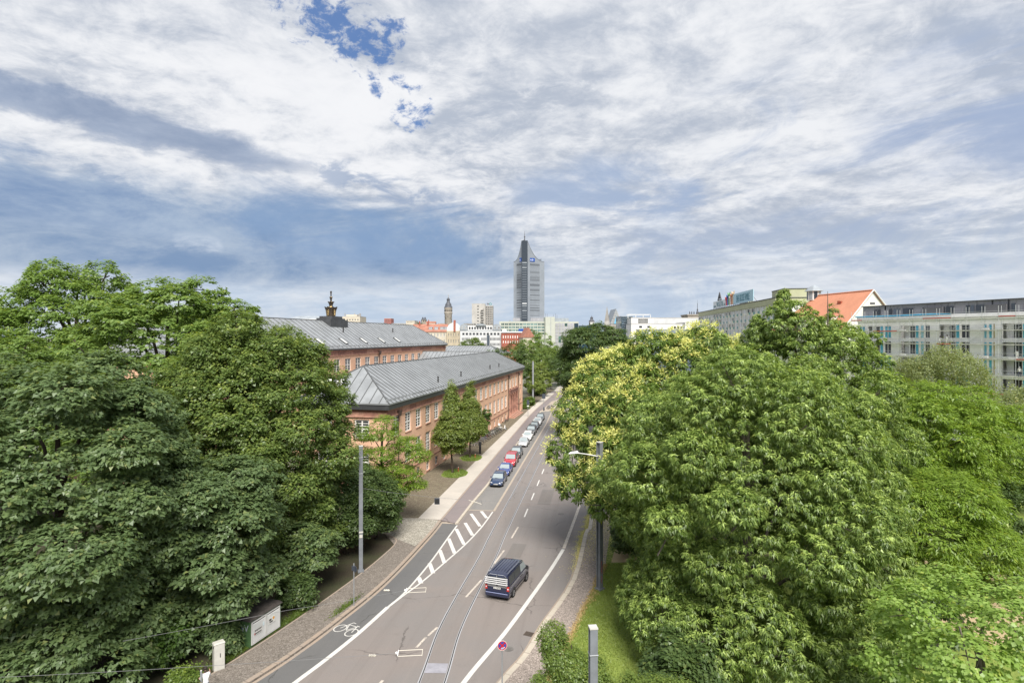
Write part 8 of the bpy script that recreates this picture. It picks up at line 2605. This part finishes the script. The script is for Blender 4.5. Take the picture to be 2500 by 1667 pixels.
# scooter with white top box
t_ = thing('scooter', 'white motor scooter with round white top box at the end of the bicycle row', 'scooter', (-1.9, 119.6, .125), .1)
tm, rm = wheel_mesh(.24, .11)
for xx in (-.6, .6):
    o = obj('wheel', tm, t_, (xx, 0, .24), (math.radians(90), 0, 0)); obj('rim', rm, o)
b = MB(); loft(b, [[(-.75, a * .16, .62 + .0), (-.75, a * .2, .45)] for a in (-1, 1)] if False else [[(-.85, -.12, .55), (-.85, -.12, .80), (-.85, .12, .80), (-.85, .12, .55), (-.85, -.12, .55)], [(-.4, -.19, .35), (-.4, -.19, .82), (-.4, .19, .82), (-.4, .19, .35), (-.4, -.19, .35)], [(.05, -.18, .28), (.05, -.18, .36), (.05, .18, .36), (.05, .18, .28), (.05, -.18, .28)], [(.35, -.18, .28), (.35, -.18, .36), (.35, .18, .36), (.35, .18, .28), (.35, -.18, .28)]], True); b.build('body', M_CAB, t_, 40)
b = MB(); b.taper(.34, .50, -.20, .20, .30, .98, .0, .05); b.build('leg_shield', M_SIGNW, t_)
b = MB(); b.taper(-.75, -.05, -.15, .15, .83, .92, .04, .03); b.build('saddle', M_TRIM, t_)
b = MB(); b.tube((.62, 0, .24), (.42, 0, 1.02), .03, .03, 6); b.tube((.40, -.3, 1.04), (.40, .3, 1.04), .02, .02, 6); b.build('handlebar', M_TRIM, t_)
b = MB(); b.lathe([(.05, -.05), (.24, 0), (.27, .15), (.22, .30), (.08, .38)], 12, (-.75, 0, .95)); b.build('top_box', M_SIGNW, t_, 50)

# ---------------------------------------------------------------- people
M_SKIN = mat('skin', (.46, .27, .19), .6, 0)
M_HAIR = mat('dark_hair', (.022, .016, .012), .7, 0)
M_SHIRT = mat('white_shirt', (.74, .74, .76), .85, .04)
M_JEANS = mat('dark_trousers', (.05, .06, .09), .9, .1)
M_WORKW = mat('white_overalls', (.72, .71, .69), .9, .05)
M_SHOE = mat('shoe', (.05, .045, .04), .7, 0)


def person(label, loc, rz, h=1.76, arms=((0, 0), (0, 0)), crouch=0.0, top=M_SHIRT, legs=M_JEANS, hat=None, step=.12, look=0.0):
    """one continuous skinned figure; arms = (raise, bend) in radians for left and right"""
    t = thing('person', label, 'person', loc, rz)
    k = h / 1.76
    V, E, R_ = [], [], []
    def add(p, r, par=None):
        V.append(tuple(Vector(p) * k)); R_.append(r * k)
        if par is not None: E.append((par, len(V) - 1))
        return len(V) - 1
    dz = -.30 * crouch
    lean = .35 * crouch
    pel = add((0, 0, .95 + dz), .135)
    wst = add((0, .02 + lean * .15, 1.10 + dz), .125, pel)
    chs = add((0, .02 + lean * .45, 1.32 + dz * 1.05), .15, wst)
    nb_ = add((0, .03 + lean * .60, 1.47 + dz * 1.1), .075, chs)
    hd0 = add((0, .05 + lean * .66, 1.55 + dz * 1.1), .062, nb_)
    hd1 = add((0, .07 + lean * .70, 1.64 + dz * 1.1), .095, hd0)
    add((0, .06 + lean * .70, 1.71 + dz * 1.1), .078, hd1)
    nose = add((0, .165 + lean * .70, 1.63 + dz * 1.1), .014, hd1)
    for s, (ra, be) in ((-1, arms[0]), (1, arms[1])):
        sh_ = add((s * .17, .02 + lean * .52, 1.42 + dz * 1.08), .068, chs)
        d1 = Vector((s * .18 * math.cos(ra), math.sin(ra), -math.cos(ra))).normalized()
        el_p = Vector((s * .19, .02 + lean * .52, 1.42 + dz * 1.08)) + d1 * .29
        el = add(el_p, .046, sh_)
        a2 = ra + be
        d2 = Vector((s * .05, math.sin(a2), -math.cos(a2))).normalized()
        wr_p = el_p + d2 * .25
        wr = add(wr_p, .032, el)
        pm_p = wr_p + d2 * .08
        pm = add(pm_p, .030, wr)
        side = Vector((0, 1, 0)) if abs(d2.y) < .7 else Vector((0, 0, 1))
        lat = Vector((1, 0, 0))
        for j, (o_, ln_) in enumerate(((-.032, .072), (-.011, .082), (.011, .078), (.032, .062))):
            f1 = add(pm_p + side * o_ + d2 * ln_ * .5, .0095, pm)
            add(pm_p + side * o_ + d2 * ln_ - lat * s * .02, .0085, f1)
        th_ = add(wr_p + d2 * .04 + side * .045 - lat * s * .01, .0115, wr)
        add(wr_p + d2 * .085 + side * .058 - lat * s * .02, .0095, th_)
        hp_ = add((s * .095, 0, .90 + dz), .10, pel)
        kn = add((s * .105, s * step * .5 + .25 * crouch, .50 + dz * .5), .068, hp_)
        an = add((s * .10, s * step - .04 - .05 * crouch, .09), .042, kn)
        ft = add((s * .105, s * step + .03, .045), .042, an)
        add((s * .115, s * step + .15, .035), .036, ft)
    me = bpy.data.meshes.new('person_body')
    me.from_pydata(V, E, [])
    bo = bpy.data.objects.new('body', me); link(bo)
    sk = bo.modifiers.new('skin', 'SKIN')
    for i, r in enumerate(R_):
        sv = me.skin_vertices[0].data[i]; sv.radius = (r, r); sv.use_root = (i == 0)
    ss = bo.modifiers.new('sub', 'SUBSURF'); ss.levels = 1; ss.render_levels = 1
    dg = bpy.context.evaluated_depsgraph_get()
    em = bpy.data.meshes.new_from_object(bo.evaluated_get(dg))
    bpy.data.objects.remove(bo)
    em.materials.clear()
    for m in (M_SKIN, top, legs, M_SHOE): em.materials.append(m)
    zs_, zw = (1.475 + dz * 1.1) * k, (.98 + dz) * k
    for p in em.polygons:
        c = p.center
        inarm = abs(c.x) > .235 * k
        handish = False
        for s, (ra, be) in ((-1, arms[0]), (1, arms[1])):
            pass
        if c.z > zs_ and abs(c.x) < .14 * k: mi = 0
        elif c.z < .10 * k: mi = 3
        elif c.z < zw and abs(c.x) < .225 * k: mi = 2
        else: mi = 1
        p.material_index = mi
        p.use_smooth = True
    # bare forearms and hands
    for s, (ra, be) in ((-1, arms[0]), (1, arms[1])):
        d1 = Vector((s * .18 * math.cos(ra), math.sin(ra), -math.cos(ra))).normalized()
        el_p = (Vector((s * .19, .02 + lean * .52, 1.42 + dz * 1.08)) + d1 * .29) * k
        a2 = ra + be
        d2 = Vector((s * .05, math.sin(a2), -math.cos(a2))).normalized()
        cut = .0 if top is M_SHIRT else .2
        for p in em.polygons:
            v = p.center - el_p
            if v.dot(d2) > cut * k and (v - d2 * v.dot(d2)).length < .085 * k and v.dot(d2) < .6 * k and abs(p.center.x) > .12 * k: p.material_index = 0
    obj('body', em, t)
    hc = Vector((0, .065 + lean * .70, 1.66 + dz * 1.1)) * k
    b = MB(); b.lathe([(.098, -.03), (.108, .02), (.100, .065), (.07, .105), (.0, .122)], 14, (0, 0, 0), False); b.face([(-.09, -.02, -.03), (.09, -.02, -.03), (.075, -.085, -.10), (-.075, -.085, -.10)])
    b.build('hair' if hat is None else 'cap', hat or M_HAIR, t, 60, loc=hc + Vector((0, -.012, 0)))
    b = MB()
    for s in (-1, 1): b.lathe([(.0, -.012), (.014, 0), (.0, .012)], 6, (s * .035, .152 + lean * .7 * 0, 0), False)
    o = b.build('eyes', M_HAIR, t, 60, loc=Vector((0, lean * .70, 1.655 + dz * 1.1)) * k)
    b = MB(); b.box(-.022, .022, .150, .158, -.004, .004); b.build('mouth', mat('lips', (.36, .14, .12), .6, 0), t, loc=Vector((0, lean * .70, 1.60 + dz * 1.1)) * k)
    return t


pd = at(505, 1640, 30.5)
person('person in a white T-shirt standing at the edge of the bed beside the grey post', (P_(502, 30.6), 30.6, .12), math.radians(35), 1.76, ((.35, .9), (.5, 1.6)), 0)
t_ = thing('slim_post', 'slim pale grey post beside the person in white', 'post', (P_(491, 30.35), 30.35, .12), 0)
b = MB(); b.tube((0, 0, -.02), (0, 0, 1.72), .045, .045, 8); b.build('shaft', M_POLE, t_); b = MB(); b.tube((0, 0, 1.72), (0, 0, 1.76), .05, .03, 8); b.build('cap', M_CAB, t_)
yp = Vector((P_(489, 30.2), 30.1, 1.05))
t_ = thing('yellow_bag', 'small yellow bag held by the person in white', 'bag', yp, .3)
b = MB(); b.taper(-.13, .13, -.06, .06, 0, .28, .02, .02); b.build('pouch', mat('yellow_cloth', (.72, .50, .08), .8, .05), t_); b = MB(); b.path([(-.08, 0, .28), (-.06, 0, .40), (.06, 0, .40), (.08, 0, .28)], [.012] * 4, 5); b.build('strap', M_TRIM, t_)

def on_scaffold(px_, dz_, y=-.85):
    s = fr_.s(px_); p = fr_.A + fr_.u * s; n = Vector((-fr_.u.y, fr_.u.x)); q = p + n * y
    return (q.x, q.y, dz_ + .065)
person('worker in white overalls bending forward on the upper scaffold deck', on_scaffold(2301, 17.75), fr_.rz, 1.75, ((.9, .6), (1.2, .4)), .75, M_WORKW, M_WORKW)
person('worker in white overalls reaching to the wall on the upper scaffold deck', on_scaffold(2320, 17.75), fr_.rz + .3, 1.8, ((1.3, .3), (1.1, .5)), .15, M_WORKW, M_WORKW)
person('worker in white overalls on a lower scaffold deck before the wide loggia', on_scaffold(2492, 15.3), fr_.rz + .9, 1.8, ((.8, .7), (.6, .6)), .3, M_WORKW, M_WORKW)
person('worker with pale cap standing on the lowest visible scaffold deck', on_scaffold(2497, 12.4), fr_.rz + .4, 1.78, ((.2, .5), (.2, .5)), 0, M_WORKW, M_JEANS, M_SIGNW)

# pale tent roofs and more at the street end
for i, (px_, w_, lb) in enumerate(((1362, 14, 'white market tent roof at the street end'), (1392, 12, 'second white market tent roof beside the first'))):
    p = at(px_, 850, 440)
    t_ = thing('market_tent', lb, 'tent', (p.x, p.y, 0), .1)
    b = MB(); b.poly([(-w_ / 2, 0, 6), (w_ / 2, 0, 6), (w_ / 2, w_, 6), (-w_ / 2, w_, 6), (0, w_ / 2, 11)], [(0, 1, 4), (1, 2, 4), (2, 3, 4), (3, 0, 4)]); b.build('canopy', M_SIGNW, t_)
    for (sx, sy) in ((-1, 0), (1, 0), (-1, 1), (1, 1)):
        b = MB(); b.tube((sx * w_ / 2, sy * w_, 0), (sx * w_ / 2, sy * w_, 6), .12, .12, 6); b.build('leg', M_POLE, t_)
# small white van-like car at far junction is left to the trees
